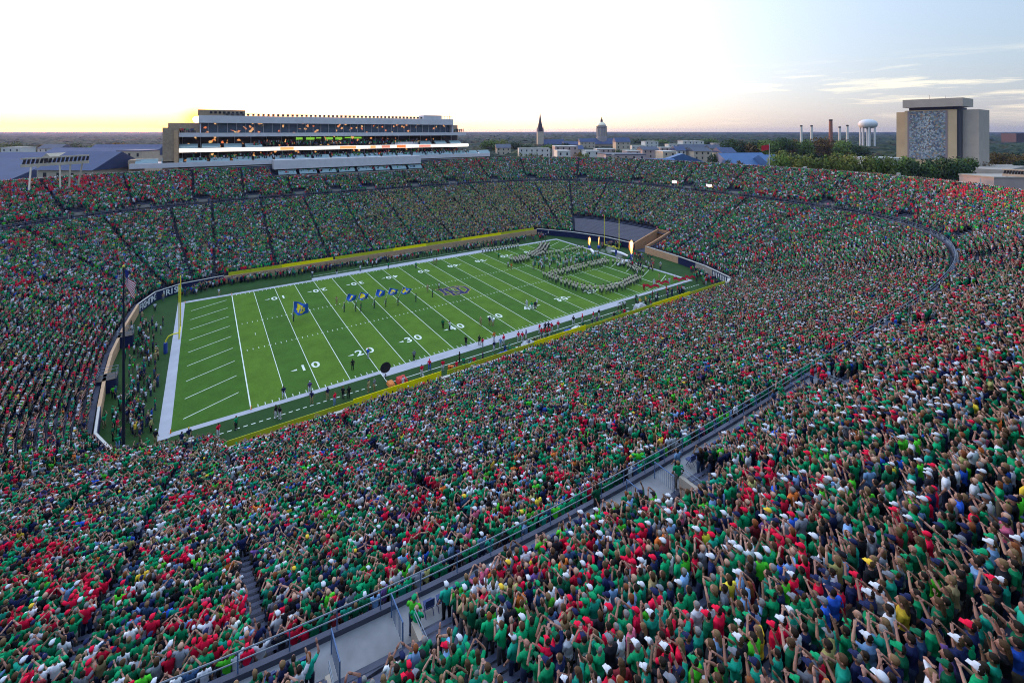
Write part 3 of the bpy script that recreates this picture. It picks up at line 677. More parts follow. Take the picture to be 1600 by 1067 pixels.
arch(gp(984, 409), gp(965, 416), .45, 'white inflatable tube on the grass nearest the largest flame'); arch(gp(983, 403), gp(955, 394), .45, 'white inflatable tube behind the largest flame')
arch(gp(922, 391), gp(929, 400), .45, 'white inflatable tube beside the left flame')
M_SMK = bpy.data.materials.new('smoke'); M_SMK.use_nodes = True
_n = M_SMK.node_tree; _n.nodes.clear(); _o = _n.nodes.new('ShaderNodeOutputMaterial'); _v = _n.nodes.new('ShaderNodeVolumePrincipled'); _v.inputs['Density'].default_value = .22; _v.inputs['Color'].default_value = (.9, .9, .95, 1); _n.links.new(_v.outputs[0], _o.inputs['Volume'])
sm = MB()
for k in range(6):
    x, y = gp(950 + rnd.uniform(-8, 22), 399 + rnd.uniform(-5, 5)); r = rnd.uniform(.8, 1.5)
    sm.lathe([(.05, .05), (r * .8, .3), (r, r * .7), (r * .7, r * 1.2), (.05, r * 1.5)], x, y, 10)
o = sm.build('entrance_smoke', M_SMK, smooth=True); setp(o, 'low white smoke drifting over the grass at the team entrance', 'smoke', kind='stuff')
# ------------------------------------------------------------------ the tall press building over the far stand
M_ST = mat('pale_precast', (.60, .56, .60), .85, .08, .5); M_GL = mat('dark_glass', (.09, .12, .17), .12, spec=.8)
M_GLW = mat('warm_lit_room', (.05, .03, .02), .6, emit=((1.0, .42, .12), .8))
M_LED = mat('led_ribbon', (.9, .85, .75), .5, emit=((1.0, .90, .74), 1.3))
def lit_mat(name, base, strength, thr):  # warm glow for room lights; denser at the sun end, imitating sunlight through glass
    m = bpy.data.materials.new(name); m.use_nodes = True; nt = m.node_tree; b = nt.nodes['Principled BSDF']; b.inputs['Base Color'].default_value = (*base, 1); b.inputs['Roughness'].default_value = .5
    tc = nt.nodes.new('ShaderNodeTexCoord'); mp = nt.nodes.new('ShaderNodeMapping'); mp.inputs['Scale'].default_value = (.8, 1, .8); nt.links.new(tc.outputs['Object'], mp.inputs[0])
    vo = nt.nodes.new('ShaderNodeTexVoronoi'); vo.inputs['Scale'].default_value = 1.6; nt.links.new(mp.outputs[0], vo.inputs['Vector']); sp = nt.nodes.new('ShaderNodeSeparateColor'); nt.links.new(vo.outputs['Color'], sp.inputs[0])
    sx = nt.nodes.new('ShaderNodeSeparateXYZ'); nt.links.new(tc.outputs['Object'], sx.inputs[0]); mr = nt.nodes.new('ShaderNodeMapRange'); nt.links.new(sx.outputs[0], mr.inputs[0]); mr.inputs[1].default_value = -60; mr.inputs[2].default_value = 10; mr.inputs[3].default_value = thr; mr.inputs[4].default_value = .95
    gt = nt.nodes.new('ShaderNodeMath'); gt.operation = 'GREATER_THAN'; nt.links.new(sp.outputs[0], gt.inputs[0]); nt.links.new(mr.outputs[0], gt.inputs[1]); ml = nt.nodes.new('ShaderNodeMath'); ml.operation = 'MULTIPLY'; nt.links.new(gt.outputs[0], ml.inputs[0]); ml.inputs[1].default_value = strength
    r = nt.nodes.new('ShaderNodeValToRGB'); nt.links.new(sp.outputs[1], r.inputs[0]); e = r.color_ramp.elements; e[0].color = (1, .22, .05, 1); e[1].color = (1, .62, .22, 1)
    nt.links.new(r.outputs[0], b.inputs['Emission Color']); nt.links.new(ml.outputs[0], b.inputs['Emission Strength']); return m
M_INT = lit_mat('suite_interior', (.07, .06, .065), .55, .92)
M_CYAN = mat('pale_seat_row', (.42, .56, .62), .6)
pb = empty('press_building', (0, 94, 0), 'long stone and glass press box building towering over the far stand', 'building')
def P(mb, name, m, parent=pb):
    o = mb.build(name, m, parent)
    if parent is pb: o.location = (0, -94, 0)
    return o
X0, X1 = -63.5, 59.5
P(MB().box(-62.5, 58.5, 101, 124, 0, 41.2), 'main_block', M_BRICK)
P(MB().box(X0, -58.8, 91.6, 100.9, 20, 39.4), 'end_pylon', M_BRICK); P(MB().box(-60.2, -59.0, 91.2, 91.597, 24, 38.4), 'pylon_reveal', M_TAN)
P(MB().box(-53, 51.6, 93, 124.3, 41.203, 43.9), 'roof_fascia', M_ST)
P(MB().box(-60, 58, 91.7, 100.9, 36.15, 37.55), 'terrace_fascia', M_ST)
P(MB().box(-60, X1, 92, 92.4, 30.75, 32.0), 'led_ribbon', M_LED); P(MB().box(-60, X1, 92.45, 100.9, 30.6, 32.1), 'balcony_slab', M_ST)
P(MB().box(-72.5, 71.5, 90.9, 100.9, 25.6, 27.2), 'lower_terrace_fascia', M_ST); P(MB().box(-73.0, -69.5, 92.5, 101, 0, 28.4), 'corner_pier', M_BRICK)
P(MB().box(-29, 31, 85.6, 90.87, 23.9, 27.3), 'deep_balcony', M_ST)
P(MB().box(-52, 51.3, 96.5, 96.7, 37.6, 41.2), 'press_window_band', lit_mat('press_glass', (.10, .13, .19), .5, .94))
P(MB().box(-52.6, -52.2, 93.5, 100.9, 37.6, 41.2).box(51.4, 51.8, 93.5, 100.9, 37.6, 41.2), 'window_band_end', M_ST)
[P(MB().box(x - .09, x + .09, 96.3, 96.5, 37.6, 41.2), 'mullion', M_ST) for x in np.arange(-50, 51, 3.1)]
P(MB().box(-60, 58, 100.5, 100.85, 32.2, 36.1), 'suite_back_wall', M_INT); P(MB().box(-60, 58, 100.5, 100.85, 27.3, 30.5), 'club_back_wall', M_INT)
[(P(MB().box(x - .12, x + .12, 99.4, 99.7, 32.2, 36.1), 'column', M_ST), P(MB().box(x - .15, x + .15, 97.5, 97.8, 27.25, 30.55), 'column', M_ST)) for x in np.arange(-58, 58, 5.6)]
for k in range(0):
    x = rnd.uniform(-58, 54) if k < 26 else rnd.uniform(-58, -15); zz = rnd.choice([33.9, 33.9, 28.9, 38.7]); w = rnd.uniform(1.2, 3.5)
    if zz > 38 and (x > 5 or x < -51): continue
    if x > 10 and rnd.random() < .6: continue
    yb = 100.2 if zz < 38 else 96.15
    P(MB().box(x, x + w, yb, yb + .15, zz, zz + 1.1), 'lit_window', M_GLW)
mg = mat('green_screen_light', (.02, .2, .05), .6, emit=((.25, .60, .05), .6)); [P(MB().box(a, a + rnd.uniform(2, 3.6), 99.0, 99.2, 34.5 + rnd.uniform(0, .6), 35.6), 'green_lit_ceiling', mg) for a in np.arange(-19, 8, 4)]
# letters and marks seen on the ribbon board: warm coloured panels in its middle
for k, (a, b, c) in enumerate(((-26, -21, (1, .35, .12)), (-3, 4, (.9, .3, .1)), (10, 12.5, (1, .3, .1)), (15, 19, (.5, .18, .12)), (22, 26.5, (1, .16, .03)), (33, 39, (.6, .2, .15)))):
    P(MB().box(a, b, 91.93, 91.99, 30.8, 31.95), 'ribbon_picture', mat('ribbon_pic%d' % k, (.1, .05, .05), .5, emit=(c, 1.1)))
P(MB().lathe([(7.2, 0), (7.2, .3), (6.6, 1.0)], 0, 0, 20), 'balcony_bulge', M_ST).matrix_local = Matrix.Translation((27, 0, 32)) @ Matrix.Diagonal((.95, .2, 1.3, 1))
def seats(x0, x1, y, z, n, dz=.45, dy=.8):
    mb = MB()
    for r in range(n): mb.box(x0, x1, y + r * dy, y + r * dy + .5, z + r * dz, z + r * dz + .5)
    return P(mb, 'seat_block', M_CYAN)
for x in np.arange(-71, 70, 7.2):
    seats(x, x + 6.2, 91.6, 27.25, 3)
for x in (-59, -52, -45, -38, 34, 42, 50): seats(x, x + 5.8, 92.8, 32.2, 3)
for x in np.arange(-27.5, 27, 7.5): seats(x, x + 6.3, 84.8, 21.9, 3, .5)
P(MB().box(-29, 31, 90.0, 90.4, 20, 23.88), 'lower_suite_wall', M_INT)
[P(MB().box(x - .12, x + .12, 88.4, 88.6, 20.5, 23.88), 'suite_column', M_TAN) for x in np.arange(-28, 31, 4.2)]
mb = MB(); mb.box(-29, 31, 84.2, 84.35, 20.3, 21.6); P(mb, 'suite_front_wall', M_CONC2)
# roof-top light bank and railings
mb = MB(); mb.tube([(-45, 93.3, 44.75), (36, 93.3, 44.75)], .07, 5); mb.tube([(-45, 93.3, 44.3), (36, 93.3, 44.3)], .05, 5); P(mb, 'roof_rail', M_STEEL)
fl1 = mat('floodlight_housing', (.10, .07, .06), .5)
[P(MB().box(x - .42, x + .42, 93.0, 93.7, 43.95, 44.75), 'floodlight', fl1) for x in np.arange(-44, 36, 1.75)]
P(MB().box(-53.2, -38, 93.4, 99, 43.903, 46.0), 'left_plant_room', M_BRICK); [P(MB().box(x, x + .8, 93.25, 93.397, 44.6, 45.4), 'louvre', M_DK) for x in np.arange(-49.5, -39, 1.4)]
P(MB().box(36.2, 45.5, 93.4, 99, 43.903, 45.6), 'right_plant_room', M_ST); mb = MB(); [mb.box(x - .05, x + .05, 93.4, 93.5, 43.9, 45.5) for x in np.arange(46, 51.4, .9)]; mb.box(46, 51.4, 93.4, 93.5, 45.0, 45.1); mb.box(50.2, 50.35, 94, 94.15, 43.9, 48); P(mb, 'right_roof_railing', fl1)

_by = {}
for c_ in list(pb.children): _by.setdefault(c_.name.split('.')[0], []).append(c_)
for kid, par in (('mullion', 'press_window_band'), ('ribbon_picture', 'led_ribbon'), ('floodlight', 'roof_fascia'), ('louvre', 'left_plant_room'), ('suite_column', 'deep_balcony'), ('pylon_reveal', 'end_pylon'), ('roof_rail', 'roof_fascia'), ('green_lit_ceiling', 'suite_back_wall')):
    for c_ in _by.get(kid, []): under(c_, _by[par][0])
# the twin building on the near side, whose terrace the photograph was taken from
eb = empty('terrace_building', (0, -97, 0), 'stone building behind the near stand, whose roof terrace looks over the bowl', 'building')
for a_, m_, n_ in (((-62, 58, -122, -94.6, 0, 36.2), M_BRICK, 'main_block'), ((-64, 60, -122.2, -92.9, 36.203, 36.75), M_ST, 'terrace_slab'), ((-60, 56, -94.9, -94.5, 27.5, 34.5), M_GL, 'window_band')):
    o = MB().box(*a_).build(n_, m_, eb); o.location = (0, 97, 0)
for x in np.arange(-58, 56, 6): o = MB().box(x - .2, x + .2, -94.45, -94.2, 27, 36.19).build('pier', M_ST, eb); o.location = (0, 97, 0)
# ------------------------------------------------------------------ other buildings
M_SLATE = mat('blue_slate_roof', (.040, .060, .135), .7, .12, .3); M_LIM = mat('limestone', (.46, .38, .30), .9, .12, .3); M_DARKW = mat('dark_window', (.02, .025, .035), .3)
M_PINK = mat('pinkish_stone', (.42, .31, .29), .9, .1, .2); M_PALE = mat('pale_panel', (.55, .54, .52), .8, .08, .2); M_SL2 = mat('grey_slate_roof', (.075, .085, .12), .8, .1, .3)
def house(cx, cy, w, d, h, rh, rot, mw, mr, label, name='campus_building', z0=0, gable=True, wins=True, cat='building', rows=None):
    """w along local x, d along local y (faces -y); gabled roof ridge along x"""
    e = empty(name, (cx, cy, z0), label, cat, None, rot)
    MB().box(-w / 2, w / 2, -d / 2, d / 2, 0, h).build('wall', mw, e)
    if rh > 0:
        ov = .6; mb = MB()
        if gable:
            mb.add([(-w / 2 - ov, -d / 2 - ov, h), (w / 2 + ov, -d / 2 - ov, h), (w / 2 + ov, d / 2 + ov, h), (-w / 2 - ov, d / 2 + ov, h), (-w / 2 - ov, 0, h + rh), (w / 2 + ov, 0, h + rh)],
                   [(0, 1, 5, 4), (2, 3, 4, 5), (1, 2, 5), (3, 0, 4), (3, 2, 1, 0)])
        else:
            i = min(w, d) / 2 * .9
            mb.add([(-w / 2 - ov, -d / 2 - ov, h), (w / 2 + ov, -d / 2 - ov, h), (w / 2 + ov, d / 2 + ov, h), (-w / 2 - ov, d / 2 + ov, h), (-w / 2 + i, 0, h + rh), (w / 2 - i, 0, h + rh)],
                   [(0, 1, 5, 4), (2, 3, 4, 5), (1, 2, 5), (3, 0, 4), (3, 2, 1, 0)])
        mb.build('roof', mr, e)
    else:
        MB().box(-w / 2 - .2, w / 2 + .2, -d / 2 - .2, d / 2 + .2, h, h + .5).build('parapet', mr, e)
    if wins:
        nf = rows or max(1, int(h / 4)); nn = max(2, int(w / 4.5))
        if nn * nf > 60: nn = max(2, 60 // nf)
        for f in range(nf):
            for k in range(nn):
                x = -w / 2 + w * (k + .5) / nn; z = h * (f + .35) / nf
                if h - z < 1.2: continue
                o = MB().box(x - .6, x + .6, -d / 2 - .06, -d / 2 + .05, z, min(z + 1.9, h - .4)).build('window', M_DARKW, e)
    return e
def at(u, v, z): return dp(u, v, z)
FACE = YAW - math.pi / 2                        # local -y towards the camera
# library tower with the mosaic
lib = empty('library_tower', (465, 18, 0), 'tall tan library tower with a large mosaic mural on its front', 'building')
def LB(mb, name, m): o = mb.build(name, m, lib); o.location = (-465, -18, 0); return o
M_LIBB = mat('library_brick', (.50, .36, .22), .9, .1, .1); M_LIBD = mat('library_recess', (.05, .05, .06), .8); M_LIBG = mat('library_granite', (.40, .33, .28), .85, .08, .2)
LB(MB().box(452, 500, 3.2, 33, 0, 55.2), 'core_tower', M_LIBB)
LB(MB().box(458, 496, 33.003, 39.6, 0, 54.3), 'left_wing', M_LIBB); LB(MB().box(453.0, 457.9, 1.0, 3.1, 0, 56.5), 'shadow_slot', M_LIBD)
LB(MB().box(456.5, 490, -7.5, .95, 0, 55.0), 'right_wing', M_LIBG)
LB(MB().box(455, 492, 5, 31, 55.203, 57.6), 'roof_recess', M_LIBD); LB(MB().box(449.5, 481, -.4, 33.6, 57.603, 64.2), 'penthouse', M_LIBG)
LB(MB().box(430, 520, -25, 75, 0, 11), 'podium', M_LIBG)
mb = MB(); mb.tube([(460, 20, 64.2), (460, 20, 68)], .15, 5).tube([(465, 12, 64.2), (465, 12, 67)], .12, 5); LB(mb, 'roof_mast', M_STEEL)
# mosaic: a plain generic stand-in built as a patchwork panel, pale figure shape with raised arms left out
MX = 451.9
def mur_mat():
    m = bpy.data.materials.new('mosaic_panel'); m.use_nodes = True; nt = m.node_tree; b = nt.nodes['Principled BSDF']; b.inputs['Roughness'].default_value = .5
    tc = nt.nodes.new('ShaderNodeTexCoord'); vo = nt.nodes.new('ShaderNodeTexVoronoi'); vo.inputs['Scale'].default_value = .95; nt.links.new(tc.outputs['Object'], vo.inputs['Vector'])
    r = nt.nodes.new('ShaderNodeValToRGB'); sp = nt.nodes.new('ShaderNodeSeparateColor'); nt.links.new(vo.outputs['Color'], sp.inputs[0]); nt.links.new(sp.outputs[0], r.inputs[0]); r.color_ramp.interpolation = 'CONSTANT'
    cols = [(.17, .22, .28), (.06, .08, .13), (.26, .30, .33), (.15, .12, .13), (.28, .19, .12), (.09, .13, .19), (.33, .34, .35), (.12, .17, .14)]
    e = r.color_ramp.elements; e[0].color = (*cols[0], 1); e[1].position = 1 / 8; e[1].color = (*cols[1], 1)
    for k in range(2, 8): q = e.new(k / 8); q.color = (*cols[k], 1)
    nt.links.new(r.outputs[0], b.inputs[0]); return m
LB(MB().box(MX - .15, MX, 9.3, 30.0, 15, 54.6), 'mosaic_panel', mur_mat())
LB(MB().box(MX - .12, MX + .02, 8.2, 9.28, 15, 54.6).box(MX - .12, MX + .02, 30.02, 31.2, 15, 54.6), 'mosaic_border', mat('mauve_granite', (.22, .17, .19), .7))
pale = mat('pale_mosaic', (.44, .48, .52), .5, .25, 1.2)
mb = MB()
for k in range(150):       # abstract lighter field in the middle of the mosaic
    t = rnd.random(); y = 19.7 + rnd.gauss(0, 1.6 + 2.6 * (1 - t)); z = 20 + 30 * t; s = rnd.uniform(.2, .55)
    y = max(10.5, min(29, y)); mb.box(MX - .152 - .001 * k, MX - .151, y - s * .5, y + s * .5, z - s, z + s)
LB(mb, 'pale_mosaic_field', pale)
# water tower
wx, wy, wz = at(1356, 205, 690)
wt = empty('water_tower', (wx, wy, 0), 'white water tower with a bulbous tank on columns, left of the library', 'water tower')
zt_ = lambda v: CH - (v - V0) / FPX * 690
zb, ztp = zt_(199.5), zt_(186.5); rr = 11.9
mb = MB(); mb.lathe([(.2, zb - 2.0), (rr * .55, zb - 1), (rr * .92, zb + 1.2), (rr, zb + (ztp - zb) * .45), (rr * .86, zb + (ztp - zb) * .72), (rr * .5, ztp - .9), (.3, ztp)], n=28); mb.build('tank', mat('tank_white', (.58, .58, .60), .5), wt, True)
for a in range(7): mb = MB(); mb.tube([(rr * .75 * math.cos(a * .9), rr * .75 * math.sin(a * .9), 0), (rr * .75 * math.cos(a * .9), rr * .75 * math.sin(a * .9), zb + .8)], 1.1, 8); mb.build('column', mat('tank_white', (.58, .58, .60), .5), wt)
mb = MB(); mb.tube([(0, 0, 0), (0, 0, zb - 1)], 1.9, 10); mb.build('riser', mat('tank_white', (.58, .58, .60), .5), wt)
# smokestacks
def stack(u, vtop, z, r, m, lb, k):
    x, y, zz = at(u, vtop, z); e = empty('smokestack', (x, y, 0), lb, 'chimney', 'power plant smokestacks')
    MB().tube([(0, 0, 0), (0, 0, zz)], [r * 1.25, r], 14).build('shaft', m, e)
    MB().lathe([(r * 1.06, zz - 2), (r * 1.12, zz - .3), (r * .8, zz + .1)], n=14).build('cap', mat('soot', (.05, .04, .04), .9), e)
stack(1298, 187, 620, 2.0, mat('red_brick_stack', (.28, .12, .08), .9, .15, .3), 'tall brown brick smokestack left of the water tower', 0)
for u, v, lb in ((1252, 196, 'leftmost slim white smokestack'), (1268, 196, 'slim white smokestack, second from the left'), (1312, 198, 'slim white smokestack just right of the brick stack'), (1324, 195.5, 'slim white smokestack nearest the water tower')):
    stack(u, v, 620, 1.35, M_PALE, lb, 0)
# church spire
sx, sy, _ = at(844, 205, 760); ch = empty('church', (sx, sy, 0), 'stone church with a tall dark pointed steeple on the skyline', 'church', None, FACE)
z_ = lambda v, z: CH - (v - V0) / FPX * z
MB().box(-5.2, 5.2, -5, 5, 0, z_(206, 760)).build('tower', M_LIM, ch)
mb = MB(); zz = z_(206, 760); mb.lathe([(5.6, zz), (4.6, zz + 6), (2.3, zz + 17), (.15, z_(177, 760))], n=8); mb.build('spire', mat('dark_slate_spire', (.045, .03, .045), .8), ch)
for a in (-1, 1):
    for b in (-1, 1): MB().lathe([(1.0, zz), (1.0, zz + 3), (.1, zz + 9)], a * 4.6, b * 4.4, 8).build('pinnacle', M_PINK, ch)
MB().box(5.21, 40, -8, 8, 0, 14).build('nave_wall', M_LIM, ch)
MB().add([(5.3, -9, 14), (41, -9, 14), (41, 9, 14), (5.3, 9, 14), (5.3, 0, 24), (41, 0, 24)], [(0, 1, 5, 4), (2, 3, 4, 5), (1, 2, 5), (3, 0, 4)]).build('nave_roof', M_SLATE, ch)
# domed main building
dx_, dy_, _ = at(940, 205, 700); dm = empty('domed_building', (dx_, dy_, 0), 'brick main building with a pale gilded dome and statue on top', 'building', None, FACE)
MB().box(-33, 33, -12, 12, 0, 18).build('wall', mat('yellowish_brick', (.34, .26, .20), .9, .1, .2), dm)
MB().add([(-34, -13, 18), (34, -13, 18), (34, 13, 18), (-34, 13, 18), (-24, 0, 27), (24, 0, 27)], [(0, 1, 5, 4), (2, 3, 4, 5), (1, 2, 5), (3, 0, 4), (3, 2, 1, 0)]).build('roof', M_SLATE, dm)
q = lambda v: z_(v, 700)
mb = MB(); mb.lathe([(8.2, 18), (8.2, q(215)), (7.6, q(214)), (7.6, q(200)), (8.4, q(199)), (8.4, q(197.5))], n=24); mb.build('drum', mat('drum_stone', (.30, .26, .27), .8), dm)
for k in range(12): a = k * math.pi / 6; MB().tube([(7.9 * math.cos(a), 7.9 * math.sin(a), q(213)), (7.9 * math.cos(a), 7.9 * math.sin(a), q(200))], .45, 6).build('column', M_LIM, dm)
mb = MB(); mb.lathe([(7.2, q(197.4)), (6.6, q(195.5)), (5.4, q(193)), (3.0, q(191.3)), (1.9, q(191))], n=24); mb.build('dome', mat('gilded_dome', (.62, .55, .42), .35, metal=.4), dm, True)
mb = MB(); mb.lathe([(1.9, q(191)), (1.8, q(187.5)), (1.1, q(187)), (1.0, q(185.8))], n=12); mb.build('lantern', mat('lantern_dark', (.08, .06, .05), .7), dm)
mb = MB(); mb.lathe([(.7, q(185.8)), (.8, q(184.8)), (.45, q(184)), (.5, q(183.6)), (.05, q(183))], n=10); mb.build('statue', M_GOLD, dm)
for u, zc in ((905, 720), (962, 705)): pass
# list of background campus buildings: u0,u1,vtop(eave or parapet),depth,roof rise,material...
BL = [
 (810, 858, 232.5, 430, 0, M_PALE, M_CAP, 'low pale building with a white cornice and dark window band, left of the church foot', 10),
 (865, 900, 229, 400, 0, M_PINK, M_CAP, 'square pinkish stone block with a flat roof behind the far rim', 14),
 (905, 928, 222, 640, 5, M_LIM, M_SLATE, 'blue roofed hall between the church and the dome', 12),
 (930, 958, 233, 440, 0, M_PINK, M_PALE, 'low pinkish block with a pale roof under the dome', 12),
 (960, 982, 222, 520, 5, M_LIM, M_SLATE, 'stone hall with tall windows and a blue hipped roof right of the dome', 12),
 (985, 1004, 228, 560, 0, M_PALE, M_CAP, 'small white flat roofed building right of the domed hall', 10),
 (1005, 1025, 221.5, 560, 0, M_PALE, M_CAP, 'white block building left of the twin pale towers', 14),
 (1028, 1056, 231, 470, 0, M_PINK, M_CAP, 'pink brick building with a flat roof near the blue roofed hall', 12),
 (1063, 1078, 221, 600, 0, M_PALE, M_CAP, 'left one of two matching pale grey blocks on the skyline', 16),
 (1080, 1095, 221, 600, 0, M_PALE, M_CAP, 'right one of two matching pale grey blocks on the skyline', 16),
 (1060, 1110, 231, 520, 4, M_PINK, M_SL2, 'long low pinkish building below the twin pale blocks', 12),
 (1112, 1122, 224.5, 560, 0, M_PINK, M_CAP, 'small pink tower like block right of the twin pale blocks', 8),
 (1105, 1137, 232, 480, 4, M_LIM, M_SL2, 'grey roofed hall with pale gables left of the big tree group', 12),
 (1576, 1604, 209, 900, 0, mat('dull_brick', (.10, .07, .075), .9), M_SL2, 'distant brick apartment block at the right edge of the skyline', 25),
 (940, 1000, 241, 300, 0, M_PINK, M_SL2, 'long building with a dark flat roof just behind the far rim', 20),
 (1340, 1400, 247, 330, 0, M_PALE, M_CAP, 'low grey building left of the library foot among trees', 14),
 (1500, 1535, 248, 400, 0, M_PALE, M_CAP, 'low grey annex right of the library foot', 14),
]
for k_, (u0, w_, vt, z, rh, mw, mr, nm_) in enumerate(((868, 20, 236, 340, 0, M_PALE, M_CAP, 'flat white'), (893, 16, 233, 470, 4, M_LIM, M_SLATE, 'blue roofed stone'), (912, 22, 236, 380, 0, M_PALE, M_CAP, 'long white'), (1000, 24, 234, 420, 3, M_PINK, M_SL2, 'slate roofed pink'), (1030, 20, 237, 350, 0, M_LIM, M_CAP, 'plain stone'), (1052, 14, 235, 400, 4, M_PALE, M_SLATE, 'small blue roofed'),
    (1078, 26, 236, 390, 3, M_LIM, M_SL2, 'long slate roofed'), (1096, 18, 228, 560, 0, M_PALE, M_CAP, 'flat pale'), (976, 20, 236, 390, 0, M_PINK, M_CAP, 'flat pink'), (880, 26, 226, 700, 5, M_PINK, M_SLATE, 'far blue roofed'), (1042, 16, 226, 640, 0, M_PALE, M_CAP, 'far white'), (1120, 22, 238, 360, 4, M_LIM, M_SLATE, 'stone and slate'), (775, 22, 231, 480, 4, M_LIM, M_SL2, 'low slate roofed'), (70, 34, 232, 420, 4, M_PALE, M_SL2, 'pale low'), (14, 30, 231, 400, 0, M_PALE, M_CAP, 'white low'))):
    BL.append((u0, u0 + w_, vt, z, rh, mw, mr, nm_ + (' campus building left of the dome' if 700 < u0 < 935 else ' campus building right of the dome' if u0 > 935 else ' building left of the press building') + (', closer to the rim' if z < 395 else ''), 14))
for u0, u1, vt, z, rh, mw, mr, lb, dep in BL:
    um = (u0 + u1) / 2; x, y, h = at(um, vt, z); w = (u1 - u0) / FPX * z
    house(x, y, w, dep, h, rh, FACE, mw, mr, lb)
# nearer blue-roofed hall just beyond the right part of the rim
for u0, u1, vr, z, rh, d, lb, rot in ((1120, 1192, 243, 300, 8, 26, 'long stone hall with a bright blue slate roof beyond the right rim', .12), (1185, 1212, 246, 290, 7, 22, 'short blue roofed wing next to the red flag', .12), (1056, 1072, 244, 305, 6, 30, 'stone gable end facing the stadium beside the long blue roof', 1.4), (1010, 1052, 252, 280, 5, 18, 'low blue roofed building touching the rim, left of the stone gable', .05)):
    um = (u0 + u1) / 2; x, y, hr = at(um, vr - 4, z); w = (u1 - u0) / FPX * z
    house(x, y, w, d, hr - rh, rh, FACE + rot, M_LIM, mat('bright_blue_roof', (.055, .12, .26), .6, .1, .3), lb)
# dark roofed arena behind the middle of the rim
x, y, h = at(960, 245, 290)
# left side: blue roofed halls behind the left rim
for u0, u1, vr, z, rh, d, lb, rot, ww in ((-80, 102, 247, 165, 12, 60, 'huge blue slate roof at the far left edge behind the rim', -.12, 1), (104, 192, 237, 150, 5.5, 20, 'stone hall with small dark windows and a blue roof, left background', -.10, 1),
                                      (-40, 95, 238, 300, 9, 40, 'broad blue roofed hall farther back at the left', .05, 1), (150, 256, 226, 420, 12, 40, 'purple blue slate roof hall left of the press building', .0, 1), (198, 236, 236, 250, 0, 14, 'small stone block with a flat roof beside the press building', .0, 1), (88, 250, 231, 360, 6, 30, 'pale roofed low hall behind the long blue roof', .02, 1)):
    um = (u0 + u1) / 2; x, y, hr = at(um, vr, z); w = (u1 - u0) / FPX * z
    house(x, y, w, d, max(4, hr - rh), rh, FACE + rot, M_LIM, M_SLATE, lb)
def gable(u, vt, z, s, lb):
    x, y, h = at(u, vt, z); e = empty('gabled_dormer', (x, y, 0), lb, 'building', None, FACE)
    MB().prism([(-s, -4), (s, -4), (s, 6), (-s, 6)], 0, h - s * .9).build('wall', M_LIM, e)
    MB().add([(-s, -4, h - s * .9), (s, -4, h - s * .9), (0, -4, h), (-s, 6, h - s * .9), (s, 6, h - s * .9), (0, 6, h)], [(0, 1, 2), (5, 4, 3), (1, 4, 5, 2), (3, 0, 2, 5)]).build('gable', M_LIM, e)
    MB().box(-.7, .7, -4.06, -4.003, h - s * 1.2, h - s * .5).build('window', M_DARKW, e)
gable(90, 239, 150, 3.2, 'pale stone gabled projection in front of the long blue roof at the left')
# light gantries on slanted legs at the rim, left and right
def gantry(p0, p1, lb, legs):
    a = Vector(p0); b = Vector(p1); e = empty('light_gantry', (a.x, a.y, 0), lb, 'light gantry', 'light gantries on the rim')
    d = (b - a); n = Vector((-d.y, d.x, 0)).normalized(); mb = MB(); L = d.length; u = d.normalized()
    def PT(t, o, z): q = a + u * t + n * o; return (q.x - a.x, q.y - a.y, q.z + z)
    K = 16
    fr = MB()
    for (z0, z1) in ((-.7, .1), (1.35, 1.75)):
        fr.add([PT(0, 0, z0), PT(L, 0, z0), PT(L, .6, z0), PT(0, .6, z0), PT(0, 0, z1), PT(L, 0, z1), PT(L, .6, z1), PT(0, .6, z1)], [(0, 3, 2, 1), (4, 5, 6, 7), (0, 1, 5, 4), (1, 2, 6, 5), (2, 3, 7, 6), (3, 0, 4, 7)])
    fr.build('beam', M_LIM, e)
    for k in range(K):
        t = L * (k + .3) / K; w = L / K * .55
        MB().add([PT(t, .05, .103), PT(t + w, .05, .103), PT(t + w, .5, .103), PT(t, .5, .103), PT(t + .3, .0, 1.347), PT(t + w + .3, .0, 1.347), PT(t + w + .3, .5, 1.347), PT(t + .3, .5, 1.347)], [(0, 3, 2, 1), (4, 5, 6, 7), (0, 1, 5, 4), (1, 2, 6, 5), (2, 3, 7, 6), (3, 0, 4, 7)]).build('floodlight', M_DK, e)
    for t, q in legs:
        s = PT(L * t, .3, -.7); MB().tube([s, (q[0] - a.x, q[1] - a.y, 23)], .2, 6).build('leg', M_LIM, e)
gantry(at(32, 258, 116), at(138, 251.5, 122), 'pale light gantry on slanted legs above the left rim', [(t, at(u, 290, z)) for t, u, z in ((.14, 45, 112), (.56, 94, 117), (.72, 108, 120), (.9, 122, 122))])
gantry(at(1566, 272, 150), at(1640, 276, 140), 'pale light gantry above the right rim at the edge', [(.1, at(1570, 292, 150)), (.6, at(1615, 300, 144))])
x, y, h = at(1568, 276, 175); house(x, y, 22, 12, h, 0, FACE, M_PINK, M_CONC2, 'low grey concrete block at the right edge behind the rim', wins=False)
